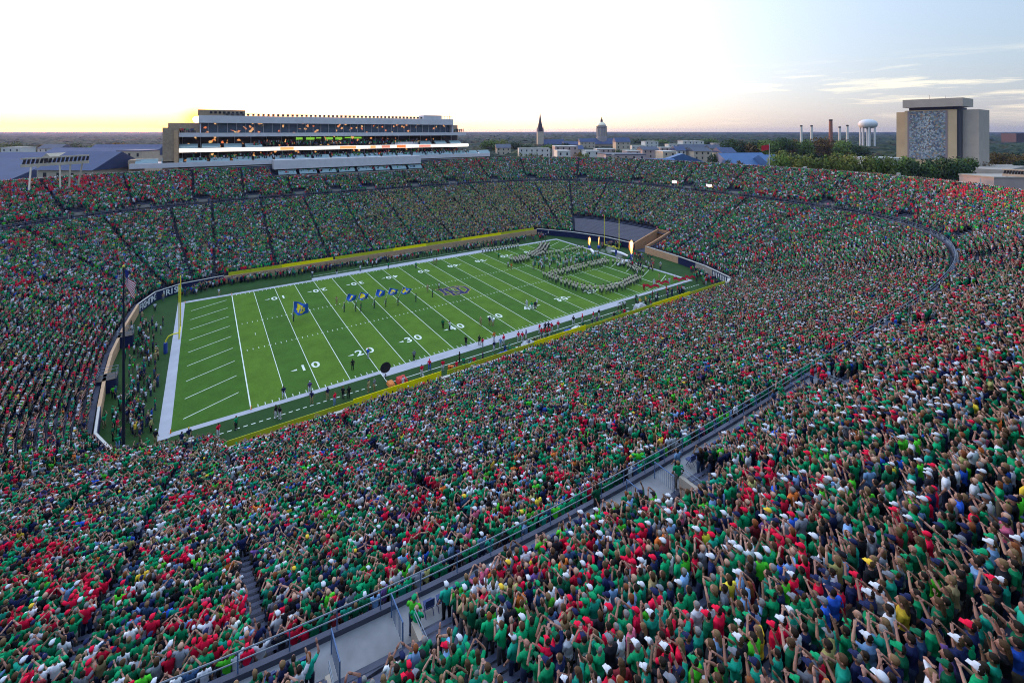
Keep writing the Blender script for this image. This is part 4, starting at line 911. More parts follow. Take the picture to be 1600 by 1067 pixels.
# red flag on a pole at the rim
def rimflag(u, vtop, z, m, lb, s=1.6):
    x, y, h = at(u, vtop, z); e = empty('rim_flagpole', (x, y, 0), lb[0], 'flagpole')
    MB().tube([(0, 0, 0), (0, 0, h)], .1, 6).build('pole', M_PALE, e)
    mb = MB(); n = 8; vs = []
    for j in range(5):
        for i in range(n + 1): t = i / n; vs.append((x - RT[0] * t * s * 2 + .2 * math.sin(t * 6) * FW[0], y - RT[1] * t * s * 2 + .2 * math.sin(t * 6) * FW[1], h - .3 - s * j / 4 * 1.3 - .5 * t))
    fs = [(j * (n + 1) + i, j * (n + 1) + i + 1, (j + 1) * (n + 1) + i + 1, (j + 1) * (n + 1) + i) for j in range(4) for i in range(n)]
    mb.add(vs, fs); o = mb.build('pennant', m); setp(o, lb[1], 'flag')
rimflag(1202, 225, 175, MR, ('thin pale flagpole beyond the right rim', 'red flag blowing left on the thin pole beyond the rim'))
for u, v, z, lb in ((1385, 100, 0, ''),): pass
# pale light poles and small vents standing on the far rim
for u, v, z, lb in ((858, 237, 205, 'short white post on the far rim, left one of two'), (958, 241, 205, 'short white post on the far rim, right one of two'), (1404, 271, 150, 'white box on the right rim in front of the library'), (1258, 261, 165, 'white box on the right rim near the red flag'), (1532, 286, 140, 'bright white box on the right rim near the gantry')):
    x, y, h = at(u, v, z); e = empty('rim_post', (x, y, 23), lb, 'post', 'white posts and boxes on the rim'); MB().box(-.12, .12, -.12, .12, 0, h - 23.6).build('shaft', M_CAP, e); MB().box(-.5, .5, -.4, .4, h - 23.6, h - 22.9).build('lamp_box', M_CAP, e)
# two bright work lights in the right stand
ml = mat('work_light', (1, 1, 1), .5, emit=((1, .95, .85), 3))
WL = []
# ------------------------------------------------------------------ trees
def leaf_mat(name, c1, c2):
    m = bpy.data.materials.new(name); m.use_nodes = True; nt = m.node_tree; b = nt.nodes['Principled BSDF']; b.inputs['Roughness'].default_value = .8; b.inputs['Specular IOR Level'].default_value = .15
    oi = nt.nodes.new('ShaderNodeObjectInfo'); ge = nt.nodes.new('ShaderNodeNewGeometry'); r = nt.nodes.new('ShaderNodeValToRGB')
    ad = nt.nodes.new('ShaderNodeMath'); ad.operation = 'MULTIPLY_ADD'; nt.links.new(ge.outputs['Random Per Island'], ad.inputs[0]); ad.inputs[1].default_value = .42
    sc = nt.nodes.new('ShaderNodeMath'); sc.operation = 'MULTIPLY'; nt.links.new(oi.outputs['Random'], sc.inputs[0]); sc.inputs[1].default_value = .58; nt.links.new(sc.outputs[0], ad.inputs[2])
    nt.links.new(ad.outputs[0], r.inputs[0]); e = r.color_ramp.elements; e[0].color = (*c1, 1); e[1].color = (*c2, 1); nt.links.new(r.outputs[0], b.inputs[0]); return m
LM = [leaf_mat('foliage_green', (.035, .075, .014), (.15, .21, .04)), leaf_mat('foliage_olive', (.06, .085, .015), (.20, .20, .04)), leaf_mat('foliage_rust', (.07, .045, .015), (.22, .13, .03)), leaf_mat('foliage_dark', (.016, .036, .015), (.055, .09, .03))]
LMW = [leaf_mat('woods_green', (.010, .024, .012), (.030, .050, .020)), leaf_mat('woods_olive', (.018, .028, .010), (.050, .058, .018)), leaf_mat('woods_rust', (.028, .020, .010), (.075, .048, .018)), leaf_mat('woods_dark', (.006, .015, .010), (.018, .032, .016))]
M_BARK = mat('bark', (.08, .06, .045), .9, .2, 2)
def crown_mesh(seed, m, leaves=1500, wid=1.0):
    r = random.Random(seed); vs = []; fs = []
    lobes = []
    for k in range(13):
        a = r.uniform(0, 6.283); q = r.uniform(.0, .62); lobes.append((q * math.cos(a), q * math.sin(a), r.uniform(-.35, .55), r.uniform(.26, .46)))
    for i in range(leaves):
        cx, cy, cz, cr = r.choice(lobes); v = Vector((r.gauss(0, 1), r.gauss(0, 1), r.gauss(0, 1))).normalized() * cr * (r.uniform(.6, 1.08))
        p = Vector((cx, cy, cz)) + v; s = r.uniform(.035, .085)
        n = (v.normalized() + Vector((r.uniform(-.7, .7), r.uniform(-.7, .7), r.uniform(-.3, .9)))).normalized(); t = n.orthogonal().normalized(); b = n.cross(t); a = r.uniform(0, 3.1); t, b = t * math.cos(a) + b * math.sin(a), b * math.cos(a) - t * math.sin(a)
        k = len(vs); vs += [p + t * s, p + b * s * .7, p - t * s, p - b * s * .7]; fs.append((k, k + 1, k + 2, k + 3))
    me = bpy.data.meshes.new('crown'); me.from_pydata([(x * wid, y * wid, z) for x, y, z in vs], [], fs); me.materials.append(m); return me
CR = [[crown_mesh(11 * j + i, LM[j], 1700) for i in range(3)] for j in range(4)]
def trunk_mesh(seed):
    r = random.Random(seed); mb = MB(); mb.tube([(0, 0, 0), (.01, 0, .3), (.02, .01, .62)], [.035, .027, .014], 7)
    for k in range(5):
        a = r.uniform(0, 6.28); z = r.uniform(.28, .5); mb.tube([(.01, 0, z), (.12 * math.cos(a), .12 * math.sin(a), z + .14), (.22 * math.cos(a), .22 * math.sin(a), z + .22)], [.014, .009, .005], 5)
    return mb.mesh('trunk', M_BARK)
TRK = [trunk_mesh(i) for i in range(3)]
ORDT = ['first', 'second', 'third', 'fourth', 'fifth', 'sixth', 'seventh', 'eighth', 'ninth', 'tenth', 'eleventh', 'twelfth', 'thirteenth', 'fourteenth', 'fifteenth']; tseen = {}
def tree(x, y, h, w, kind, place, group):
    adj = ['dark green broad', 'yellowish olive', 'rust and orange tinged', 'deep green, nearly black'][kind]
    adj = adj.replace('deep green, nearly black', 'dark'); key = (place, adj); tseen[key] = tseen.get(key, 0) + 1; nth = (ORDT[tseen[key] - 1] + ' from the left, ') if tseen[key] > 1 or place.startswith('in the tall') or place.startswith('in the clump') or place.startswith('at the foot') or place == 'right of the library' else ''
    e = empty('deciduous_tree', (x, y, 0), nth + f'{adj} tree {place}'.replace('deep green, nearly black', 'dark') if nth else f'{adj} tree {place}', 'tree', group, rnd.uniform(0, 6)); e['label'] = e['label'] if len(e['label'].split()) <= 16 else f'{nth}{adj} tree {place}'.replace(', ', ' ').replace('broad ', '').replace('yellowish olive ', 'olive ').replace('rust and orange tinged', 'rusty')
    i = rnd.randrange(3)
    t = bpy.data.objects.new('trunk', TRK[i]); link(t, e); t.scale = (h, h, h)
    c = bpy.data.objects.new('crown', CR[kind][i]); link(c, e); c.scale = (w, w * rnd.uniform(.85, 1.1), h * .48); c.location = (0, 0, h * .62)
def tree_px(u, vtop, z, w_px, kind, place, group):
    x, y, h = dp(u, vtop, z); h = max(6, h); tree(x, y, h, 1.12 * w_px / FPX * z / 2 / .95, kind, place, group)
T = []
# right: big masses beyond the rim; tall row behind, rounded ones in front
for k in range(15):
    u = 1140 + k * 14.5; T.append((u, 219 + rnd.uniform(-4, 6) + (4 if u > 1330 else 0), 430 + rnd.uniform(-20, 40), 34, rnd.choice([0, 3, 0, 2, 0]), 'in the tall row left of the library', 'tall trees left of the library'))
for k in range(10):
    u = 1215 + k * 19; T.append((u, 240 + rnd.uniform(-3, 4) + max(0, k - 5) * 1.2, 235 + rnd.uniform(-8, 14), 40, rnd.choice([1, 1, 0, 0]), 'in the clump beyond the right rim', 'round trees beyond the right rim'))
for k in range(8):
    u = 1405 + k * 15; T.append((u, 248 + rnd.uniform(-3, 5), 250 + rnd.uniform(-15, 30), 38, rnd.choice([0, 3, 0]), 'at the foot of the library tower', 'trees at the foot of the library'))
for k in range(6):
    u = 1528 + k * 15; T.append((u, 240 + rnd.uniform(-4, 12), 380 + rnd.uniform(-40, 60), 34, rnd.choice([0, 2, 3]), 'right of the library', 'trees right of the library'))
for u, v, z, w, kd, pl in ((818, 240, 330, 22, 1, 'yellowing at the rim below the church'), (832, 239, 330, 24, 1, 'yellowing second in the row below the church'), (848, 241, 330, 22, 2, 'right in the row below the church'), (902, 238, 360, 18, 2, 'beside the square pink block'), (914, 240, 350, 18, 0, 'right of the square pink block'),
                       (965, 233, 420, 22, 3, 'below the domed building'), (985, 234, 420, 20, 0, 'right of the domed building foot'), (1035, 235, 380, 14, 3, 'narrow, by the pink brick building'), (1115, 241, 270, 16, 3, 'conical, in front of the long blue roof'), (1140, 247, 268, 22, 1, 'low, in front of the long blue roof'), (1158, 249, 268, 22, 2, 'low, right of the conical one'),
                       (822, 226, 620, 26, 3, 'left of the church tower'), (858, 224, 600, 26, 0, 'right of the church nave'), (885, 223, 640, 26, 3, 'between church and dome'), (918, 221, 760, 24, 0, 'behind the blue roofed hall'), (1000, 216, 800, 30, 3, 'in the dark group right of the dome'), (1030, 217, 800, 30, 0, 'in the skyline group right of the dome'), (1085, 218, 720, 28, 3, 'behind the twin pale blocks'), (1110, 217, 700, 30, 0, 'right of the twin pale blocks'),
                       (765, 216, 560, 30, 0, 'just right of the press building'), (785, 218, 540, 28, 1, 'second right of the press building'), (805, 222, 560, 28, 3, 'third right of the press building'), (40, 226, 420, 34, 3, 'at the left behind the blue roofs'), (75, 224, 460, 34, 2, 'behind the blue roofs, second from left'), (110, 224, 470, 34, 3, 'behind the blue roofs, third from left'), (14, 222, 430, 34, 1, 'leftmost on the skyline'), (150, 225, 480, 34, 0, 'behind the gabled roof'), (190, 223, 520, 34, 2, 'left of the purple roof'), (38, 247, 225, 22, 2, 'small and brown between the blue roofs at the left')):
    T.append((u, v, z, w, kd, pl, 'scattered background trees'))
for t in T: tree_px(*t)
# far woods to the horizon: nobody could count them
def woods():
    r = np.random.default_rng(3); n = 24000
    vs = []; fs = []; mi = []
    # one clump: jagged half dome
    def clump(rr):
        a = np.linspace(0, 2 * np.pi, 8)[:-1]; P = []
        for (q, z) in ((1.0, 0), (1.1, .45), (.75, .85), (.35, 1.0)): P += [(q * math.cos(t + z) * rr.uniform(.8, 1.2), q * math.sin(t + z) * rr.uniform(.8, 1.2), z * rr.uniform(.85, 1.1)) for t in a]
        P.append((0, 0, 1.05)); F = [(k * 7 + i, k * 7 + (i + 1) % 7, (k + 1) * 7 + (i + 1) % 7, (k + 1) * 7 + i) for k in range(3) for i in range(7)]; F4 = [(21 + i, 21 + (i + 1) % 7, 28) for i in range(7)]
        return np.array(P), F, F4
    rr = random.Random(2); C = [clump(rr) for _ in range(8)]
    V = []; Fc = []; M = []; base = 0
    for _ in range(n):
        z = math.exp(r.uniform(math.log(420), math.log(6500))); u = r.uniform(-60, 1660)
        x, y, _h = dp(u, 205, z)
        if 440 < x < 540 and -45 < y < 80: continue
        if z < 700 and (780 < u < 1010) and r.random() < .75: continue
        if z < 560 and u < 260: continue
        hh = r.uniform(8, 15) * (1 + z / 9000); ww = r.uniform(7, 15) * (1 + z / 1100)
        P, F, F4 = C[r.integers(8)]; a = r.uniform(0, 6.28); c, s = math.cos(a), math.sin(a)
        Q = np.c_[(P[:, 0] * c - P[:, 1] * s) * ww + x, (P[:, 0] * s + P[:, 1] * c) * ww + y, P[:, 2] * hh]
        V.append(Q); k = r.choice(4, p=[.45, .15, .08, .32])
        Fc += [tuple(i + base for i in f) for f in F] + [tuple(i + base for i in f) for f in F4]; M += [k] * (len(F) + len(F4)); base += len(P)
    me = bpy.data.meshes.new('woods'); me.from_pydata(np.concatenate(V).tolist(), [], Fc)
    for m in LMW: me.materials.append(m)
    me.polygons.foreach_set('material_index', M); o = bpy.data.objects.new('distant_woods', me); link(o)
    setp(o, 'endless flat belt of woods fading to the horizon', 'woods', kind='stuff')
woods()
# distant ridge closing the horizon
# ------------------------------------------------------------------ people
def attr_mat(name, rough=.8, inst=None, ramp=None, spec=.15):
    m = bpy.data.materials.new(name); m.use_nodes = True; nt = m.node_tree; b = nt.nodes['Principled BSDF']; b.inputs['Roughness'].default_value = rough; b.inputs['Specular IOR Level'].default_value = spec
    if inst:
        a = nt.nodes.new('ShaderNodeAttribute'); a.attribute_type = 'INSTANCER'; a.attribute_name = inst; nt.links.new(a.outputs['Color'], b.inputs[0])
    elif ramp:
        oi = nt.nodes.new('ShaderNodeObjectInfo'); r = nt.nodes.new('ShaderNodeValToRGB'); r.color_ramp.interpolation = 'CONSTANT'
        ml = nt.nodes.new('ShaderNodeMath'); ml.operation = 'MULTIPLY'; ml.inputs[1].default_value = ramp[1]; fr = nt.nodes.new('ShaderNodeMath'); fr.operation = 'FRACT'
        nt.links.new(oi.outputs['Random'], ml.inputs[0]); nt.links.new(ml.outputs[0], fr.inputs[0]); nt.links.new(fr.outputs[0], r.inputs[0])
        e = r.color_ramp.elements; cs = ramp[0]; e[0].color = (*cs[0], 1); e[1].position = 1 / len(cs); e[1].color = (*cs[1], 1)
        for k in range(2, len(cs)): q = e.new(k / len(cs)); q.color = (*cs[k], 1)
        nt.links.new(r.outputs[0], b.inputs[0])
    else:
        oi = nt.nodes.new('ShaderNodeObjectInfo'); nt.links.new(oi.outputs['Color'], b.inputs[0])
    return m
SKINS = [(.32, .145, .105), (.37, .175, .13), (.26, .115, .08), (.34, .155, .115), (.42, .21, .16), (.15, .075, .045), (.37, .19, .13)]
PANTS = [(.012, .015, .035), (.03, .045, .10), (.12, .10, .07), (.012, .012, .016), (.06, .06, .07), (.02, .03, .075), (.14, .13, .12)]
M_SHC = attr_mat('crowd_shirt', inst='shirt'); M_HTC = attr_mat('crowd_head', inst='hat'); M_SKC = attr_mat('crowd_skin', .6, ramp=(SKINS, 1.0), spec=.3); M_PTC = attr_mat('crowd_trousers', ramp=(PANTS, 7.31))
M_OBJ = attr_mat('dyed_cloth'); M_SKO = attr_mat('skin', .55, ramp=(SKINS, 1.0), spec=.35); M_PTO = attr_mat('trouser_cloth', ramp=(PANTS, 7.31)); M_EYE = mat('eye', (.02, .02, .02), .3)
M_HAIRO = attr_mat('hair', ramp=([(.03, .018, .01), (.015, .01, .008), (.08, .045, .02), (.35, .24, .11), (.25, .24, .23), (.05, .03, .02)], 3.3)); M_BAND_T = mat('band_tan_jacket', (.68, .60, .49), .8); M_BAND_N = mat('band_navy', (.012, .018, .05), .8)
# poses: for each arm: elbow, wrist offsets from the shoulder (x outward)
POSES = {
 'with hands clapping overhead': dict(e=(.15, .15, .10), w=(-.06, .25, .33), lean=.03),
 'clapping at chest height': dict(e=(.08, .08, -.24), w=(-.12, .28, -.02), lean=.02),
 'with both arms raised high': dict(e=(.16, .08, .18), w=(.10, .14, .42), lean=.0),
 'with arms down': dict(e=(.09, -.02, -.29), w=(.10, .10, -.54), lean=.02),
 'holding up a phone': dict(e=(.12, .16, -.06), w=(-.12, .26, .18), lean=.0),
 'reaching both arms forward': dict(e=(.08, .20, -.06), w=(.0, .36, .12), lean=.06),
 'with one arm raised': dict(e=(.14, .08, .20), w=(.08, .16, .44), e2=(.09, .02, -.29), w2=(.06, .14, -.52), lean=.0),
 'with hands on the head': dict(e=(.24, .06, .14), w=(.0, .0, .30), lean=.0),
}
PN = list(POSES)
def joints(p):
    l = p['lean']; J = {}
    def P(x, y, z): return (x, y + l * max(0, z - .9), z)
    for s, sd in ((-1, 'L'), (1, 'R')):
        e = p['e'] if s > 0 or 'e2' not in p else p['e2']; w = p['w'] if s > 0 or 'w2' not in p else p['w2']
        S = P(s * .185, -.01, 1.42); J['S' + sd] = S; J['E' + sd] = (S[0] + s * e[0], S[1] + e[1], S[2] + e[2]); J['W' + sd] = (S[0] + s * w[0], S[1] + w[1], S[2] + w[2])
        J['H' + sd] = (s * .095, 0, .92); J['K' + sd] = (s * .11, .03, .50); J['A' + sd] = (s * .12, -.02, .09); J['T' + sd] = (s * .135, .13, .045)
    J['pel'] = P(0, 0, .93); J['wst'] = P(0, .005, 1.08); J['chs'] = P(0, 0, 1.30); J['nb'] = P(0, -.01, 1.46); J['nt'] = P(0, .015, 1.54)
    J['P'] = P
    return J
def vl(a, b, t): return tuple(a[i] + (b[i] - a[i]) * t for i in range(3))
def limb(mb, a, b, r0, r1, n, ext=.0):
    mb.tube([a, vl(a, b, .35), vl(a, b, .8), b], [r0, r0 * 1.02, (r0 + r1) / 2 * .95, r1], n)
def torso(mb, J, n, g=0.0, hem=0):
    P = J['P']
    mb.tube([P(0, 0, .80 if not hem else .86), P(0, 0, .93), P(0, .01, 1.08), P(0, .0, 1.24), P(0, -.01, 1.37), P(0, -.015, 1.45), P(0, -.01, 1.49)],
            [(.13 + g, .10 + g), (.172 + g, .118 + g), (.145 + g, .102 + g), (.168 + g, .118 + g), (.190 + g, .112 + g), (.11 + g, .075 + g), (.062 + g, .062 + g)], n)
def head(mb, J, n, full=True):
    P = J['P']
    mb.tube([P(0, -.01, 1.44), P(0, .0, 1.53), P(0, .02, 1.555), P(0, .018, 1.60), P(0, .01, 1.66), P(0, .0, 1.72), P(0, -.005, 1.755)],
            [.058, .055, (.062, .078), (.073, .092), (.078, .100), (.062, .080), .02], n)
def hand(mb, w, e, s, fingers=True, n=5):
    w = Vector(w); d = (w - Vector(e)).normalized(); side = d.cross(Vector((0, 0, 1))); side = side.normalized() if side.length > .1 else Vector((1, 0, 0)); up = side.cross(d)
    mb.tube([w - d * .02, w + d * .04, w + d * .095], [(.030, .022), (.043, .017), (.040, .014)], 6)
    if fingers:
        b = w + d * .09
        for k, (o, L) in enumerate(((-.032, .062), (-.011, .076), (.011, .080), (.031, .068))):
            q = b + side * o; mb.tube([q - d * .01, q + d * L * .5 - up * .006, q + d * L - up * .022], [.0095, .009, .006], n)
        q = w + d * .03 + side * (-.04 * s); mb.tube([q, q + d * .035 - side * (.028 * s), q + d * .07 - side * (.034 * s) - up * .01], [.012, .011, .007], n)
def body_full(p):
    """one continuous figure, voxel-fused, with face and separate fingers"""
    J = joints(p); P = J['P']; mb = MB(); torso(mb, J, 14); head(mb, J, 14)
    for sd, s in (('L', -1), ('R', 1)):
        mb.tube([vl(J['S' + sd], J['chs'], .35), J['S' + sd], vl(J['S' + sd], J['E' + sd], .5), J['E' + sd], vl(J['E' + sd], J['W' + sd], .3), J['W' + sd]], [.06, .062, .050, .043, .044, .027], 10)
        hand(mb, J['W' + sd], J['E' + sd], s)
        mb.tube([(s * .085, 0, .98), J['H' + sd], vl(J['H' + sd], J['K' + sd], .5), J['K' + sd], vl(J['K' + sd], J['A' + sd], .35), J['A' + sd]], [.09, .098, .083, .060, .062, .040], 12)
        mb.tube([(J['A' + sd][0], -.07, .05), (J['A' + sd][0], 0, .06), J['T' + sd], (J['T' + sd][0], .17, .035)], [(.035, .04), (.042, .045), (.045, .032), (.03, .02)], 8)
        mb.tube([P(s * .075, -.005, 1.60), P(s * .09, -.01, 1.63), P(s * .085, -.012, 1.665)], [.012, .02, .012], 6)      # ear
    mb.tube([P(0, .100, 1.665), P(0, .118, 1.635), P(0, .128, 1.612), P(0, .105, 1.600)], [.010, .013, .018, .010], 6)          # nose
    mb.tube([P(-.028, .094, 1.578), P(0, .106, 1.576), P(.028, .094, 1.578)], [.006, .011, .006], 5)                        # lips
    mb.tube([P(0, .06, 1.545), P(0, .085, 1.55)], [.03, .025], 6)
    o = mb.build('tmp_body', M_SKO); md = o.modifiers.new('r', 'REMESH'); md.mode = 'VOXEL'; md.voxel_size = .0105
    sm = o.modifiers.new('s', 'SMOOTH'); sm.factor = .5; sm.iterations = 2
    dc = o.modifiers.new('d', 'DECIMATE'); dc.ratio = .45
    me = bake(o, 'body'); me.materials.clear(); me.materials.append(M_SKO); me.polygons.foreach_set('use_smooth', [True] * len(me.polygons)); return me, J
def cloth(build, vox=.018, name='cloth', m=None, ratio=.5):
    mb = MB(); build(mb); o = mb.build('tmp_cloth', M_OBJ); md = o.modifiers.new('r', 'REMESH'); md.mode = 'VOXEL'; md.voxel_size = vox
    sm = o.modifiers.new('s', 'SMOOTH'); sm.factor = .5; sm.iterations = 3
    tex = bpy.data.textures.new('folds', 'CLOUDS'); tex.noise_scale = .11
    dd = o.modifiers.new('w', 'DISPLACE'); dd.texture = tex; dd.strength = .022; dd.mid_level = .45
    dc = o.modifiers.new('d', 'DECIMATE'); dc.ratio = ratio
    me = bake(o, name); me.materials.clear(); me.materials.append(m or M_OBJ); me.polygons.foreach_set('use_smooth', [True] * len(me.polygons)); return me
FULL = {}
def make_full(pn):
    me, J = body_full(POSES[pn]); P = J['P']
    def shirt(mb):
        torso(mb, J, 14, .016, 1)
        for sd in 'LR': mb.tube([vl(J['S' + sd], J['chs'], .35), J['S' + sd], vl(J['S' + sd], J['E' + sd], .45), vl(J['S' + sd], J['E' + sd], .82)], [.075, .078, .070, .066], 10)
    def trou(mb, end=.93):
        mb.tube([P(0, 0, .84), P(0, 0, .95), P(0, 0, 1.02)], [(.15, .12), (.185, .13), (.17, .12)], 12)
        for sd, s in (('L', -1), ('R', 1)): mb.tube([(s * .08, 0, .98), J['H' + sd], vl(J['H' + sd], J['K' + sd], .5), J['K' + sd], vl(J['K' + sd], J['A' + sd], .5), vl(J['K' + sd], J['A' + sd], end)], [.10, .112, .098, .078, .072, .066], 10)
    def hair_s(mb): mb.tube([P(0, -.045, 1.59), P(0, -.03, 1.64), P(0, -.015, 1.70), P(0, -.005, 1.755), P(0, 0, 1.775)], [(.07, .055), (.086, .080), (.088, .098), (.062, .074), .02], 12)
    def hair_l(mb): hair_s(mb); mb.tube([P(0, -.04, 1.70), P(0, -.075, 1.60), P(0, -.10, 1.46), P(0, -.105, 1.30)], [(.08, .05), (.088, .05), (.095, .04), (.05, .02)], 12)
    def cap(mb):
        mb.tube([P(0, -.0, 1.655), P(0, 0, 1.70), P(0, 0, 1.755), P(0, 0, 1.785)], [(.088, .108), (.090, .108), (.065, .08), .02], 14)
        mb.add([P(-.075, .08, 1.665), P(.075, .08, 1.665), P(.06, .185, 1.645), P(-.06, .185, 1.645), P(-.075, .08, 1.680), P(.075, .08, 1.680), P(.06, .185, 1.66), P(-.06, .185, 1.66)], [(0, 3, 2, 1), (4, 5, 6, 7), (0, 1, 5, 4), (1, 2, 6, 5), (2, 3, 7, 6), (3, 0, 4, 7)])
    ey = MB(); [ey.lathe([(.002, -.004), (.009, 0), (.002, .004)], 0, 0, 8) for _ in ()]
    for s in (-1, 1):
        c = P(s * .031, .098, 1.645); ey.tube([(c[0] - .013, c[1] - .004, c[2]), (c[0], c[1] + .003, c[2]), (c[0] + .013, c[1] - .004, c[2])], [.002, .007, .002], 5)
    FULL[pn] = dict(body=me, shirt=cloth(shirt, .018, 'shirt'), trousers=cloth(trou, .018, 'trousers', M_PTO), shorts=cloth(lambda mb: trou(mb) , .018, 'trousers', M_PTO),
                    hair=cloth(hair_s, .014, 'hair', M_HAIRO, .4), long_hair=cloth(hair_l, .014, 'long_hair', M_HAIRO, .4), cap=cloth(cap, .010, 'cap', M_OBJ, .35), eyes=ey.mesh('eyes', M_EYE), J=J)
    # knee-length shorts
    def sh2(mb):
        mb.tube([P(0, 0, .84), P(0, 0, .95), P(0, 0, 1.02)], [(.15, .12), (.185, .13), (.17, .12)], 12)
        for sd, s in (('L', -1), ('R', 1)): mb.tube([(s * .08, 0, .98), J['H' + sd], vl(J['H' + sd], J['K' + sd], .5), vl(J['H' + sd], J['K' + sd], .9)], [.10, .112, .105, .098], 10)
    FULL[pn]['shorts'] = cloth(sh2, .018, 'shorts', M_PTO)
def low_body(p, mats, hat='cap', n=6, band=False, leg=True, hairlong=False):
    """light figure for the seas of distant people and for field figures: slots shirt, trousers, skin, headwear"""
    J = joints(p); P = J['P']; mb = MB()
    mb.mt(0); torso(mb, J, n + 2, .014, 1)
    for sd, s in (('L', -1), ('R', 1)):
        mb.mt(0); mb.tube([vl(J['S' + sd], J['chs'], .3), J['S' + sd], vl(J['S' + sd], J['E' + sd], .75 if not band else 1)], [.07, .074, .060], n)
        mb.mt(2 if not band else 0); mb.tube([vl(J['S' + sd], J['E' + sd], .6), J['E' + sd], J['W' + sd]], [.042, .042, .030], n)
        mb.mt(2); w = Vector(J['W' + sd]); d = (w - Vector(J['E' + sd])).normalized(); mb.tube([w, w + d * .09, w + d * .17], [(.035, .028), (.042, .03), .02], n)
        if leg:
            mb.mt(1); mb.tube([(s * .08, 0, 1.0), J['H' + sd], J['K' + sd], vl(J['K' + sd], J['A' + sd], .9)], [.10, .108, .075, .058], n)
            mb.mt(1); mb.tube([(J['A' + sd][0], -.06, .05), J['T' + sd], (J['T' + sd][0], .18, .035)], [.05, (.05, .04), .02], n)
    mb.mt(2); head(mb, J, n + 1)
    mb.mt(3)
    if hat == 'cap':
        mb.tube([P(0, 0, 1.66), P(0, 0, 1.71), P(0, 0, 1.765), P(0, 0, 1.785)], [(.088, .11), (.09, .11), (.06, .08), .02], n + 2)
        mb.add([P(-.07, .08, 1.67), P(.07, .08, 1.67), P(.06, .19, 1.655), P(-.06, .19, 1.655)], [(0, 1, 2, 3)])
    elif hat == 'shako': mb.tube([P(0, 0, 1.68), P(0, 0, 1.9)], [(.09, .10), (.095, .105)], n + 2)
    else: mb.tube([P(0, -.05, 1.46 if hairlong else 1.58), P(0, -.03, 1.64), P(0, -.015, 1.71), P(0, 0, 1.775)], [(.075, .05), (.088, .085), (.085, .098), .03], n + 2)
    return mb.mesh('person_figure', mats, True)
LOWM = [M_SHC, M_PTC, M_SKC, M_HTC]
# ------------------------------------------------------------------ seats
COL = dict(gr=(.002, .27, .105), dg=(.002, .10, .048), lg=(.06, .46, .025), te=(.008, .27, .19), rd=(.70, .006, .045), wt=(.56, .57, .64), gy=(.17, .18, .22), nv=(.012, .018, .07), bk=(.012, .012, .018), lb=(.18, .32, .56), bl=(.02, .09, .50), yw=(.75, .48, .04), tn=(.36, .27, .14), pk=(.60, .12, .22), og=(.68, .16, .03), pr=(.12, .06, .22), ol=(.36, .33, .12), mr=(.20, .02, .03), db=(.03, .07, .16))
NAME = dict(gr='kelly green', dg='dark green', lg='bright lime green', te='teal green', rd='red', wt='white', gy='grey', nv='navy', bk='black', lb='light blue', bl='royal blue', yw='yellow', tn='tan', pk='pink', og='orange', pr='purple', ol='olive', mr='maroon', db='slate blue')
HAIRC = dict(dk=(.02, .013, .01), br=(.075, .04, .02), bn=(.18, .11, .055), gh=(.20, .19, .19), bd=(.50, .29, .21), rh=(.20, .06, .02))
HNAME = dict(dk='dark hair', br='brown hair', bn='blond hair', gh='grey hair', bd='bald head', rh='reddish hair')
BASE_W = [('gr', 34), ('dg', 20), ('te', 6), ('lg', 3), ('rd', 13), ('wt', 8.5), ('gy', 3.5), ('nv', 12), ('bk', 9), ('lb', 3), ('bl', 1.5), ('yw', .8), ('tn', 1.4), ('pk', 1.5), ('og', 1), ('pr', .8), ('ol', 1), ('mr', 1), ('db', 2)]
HEAD_W = [('dk', 20), ('br', 22), ('bn', 12), ('gh', 8), ('bd', 6), ('rh', 2), ('c:wt', 8), ('c:gr', 9), ('c:rd', 3), ('c:nv', 8), ('c:bk', 2), ('c:gy', 2), ('c:dg', 3), ('c:yw', .4)]
SK = [k for k, _ in BASE_W]; SW = np.array([w for _, w in BASE_W], float); SW /= SW.sum()
HK = [k for k, _ in HEAD_W]; HW = np.array([w for _, w in HEAD_W], float); HW /= HW.sum()
SCOL = np.array([COL[k] for k in SK]); HCOL = np.array([COL[k[2:]] if k[:2] == 'c:' else HAIRC[k] for k in HK])
SI = {k: i for i, k in enumerate(SK)}; HI = {k: i for i, k in enumerate(HK)}
# aisles: ray coordinates
AISLE = [('near', -37), ('near', -49), ('near', -22), ('near', -8.2), ('near', 6), ('near', 20), ('near', 34), ('near', 48), ('far', -49), ('far', -35), ('far', -21.5), ('far', -8), ('far', 6.5), ('far', 20), ('far', 33.5), ('far', 47),
         ('nr', -72), ('nr', -54), ('nr', -36), ('nr', -18), ('right', -12), ('right', 13), ('fr', 14), ('fr', 31), ('fr', 48), ('fr', 65), ('fr', 80), ('fl', 100), ('fl', 117), ('fl', 134), ('fl', 151), ('fl', 168), ('left', 8), ('left', -8), ('nl', 195), ('nl', 213), ('nl', 231), ('nl', 249), ('nl', 263)]
def ray_index(t, c): return min((abs(r[5] - c), i) for i, r in enumerate(RAYS) if r[4] == t)[1]
AIS = [(AM[i], AD[i]) for i in (ray_index(*a) for a in AISLE)]
UAIS = []
for p, d in PORT_XY:
    n = np.array((-d[1], d[0]))
    UAIS += [(p + n * (PW + 1.0), d)]
def near_line(x, y, lines, hw):
    m = np.zeros(len(x), bool)
    for p, d in lines: m |= (np.abs((x - p[0]) * -d[1] + (y - p[1]) * d[0]) < hw) & (((x - p[0]) * d[0] + (y - p[1]) * d[1]) > -60)
    return m
SX = []; SY = []; SZ = []; SA = []; ST = []; SR = []
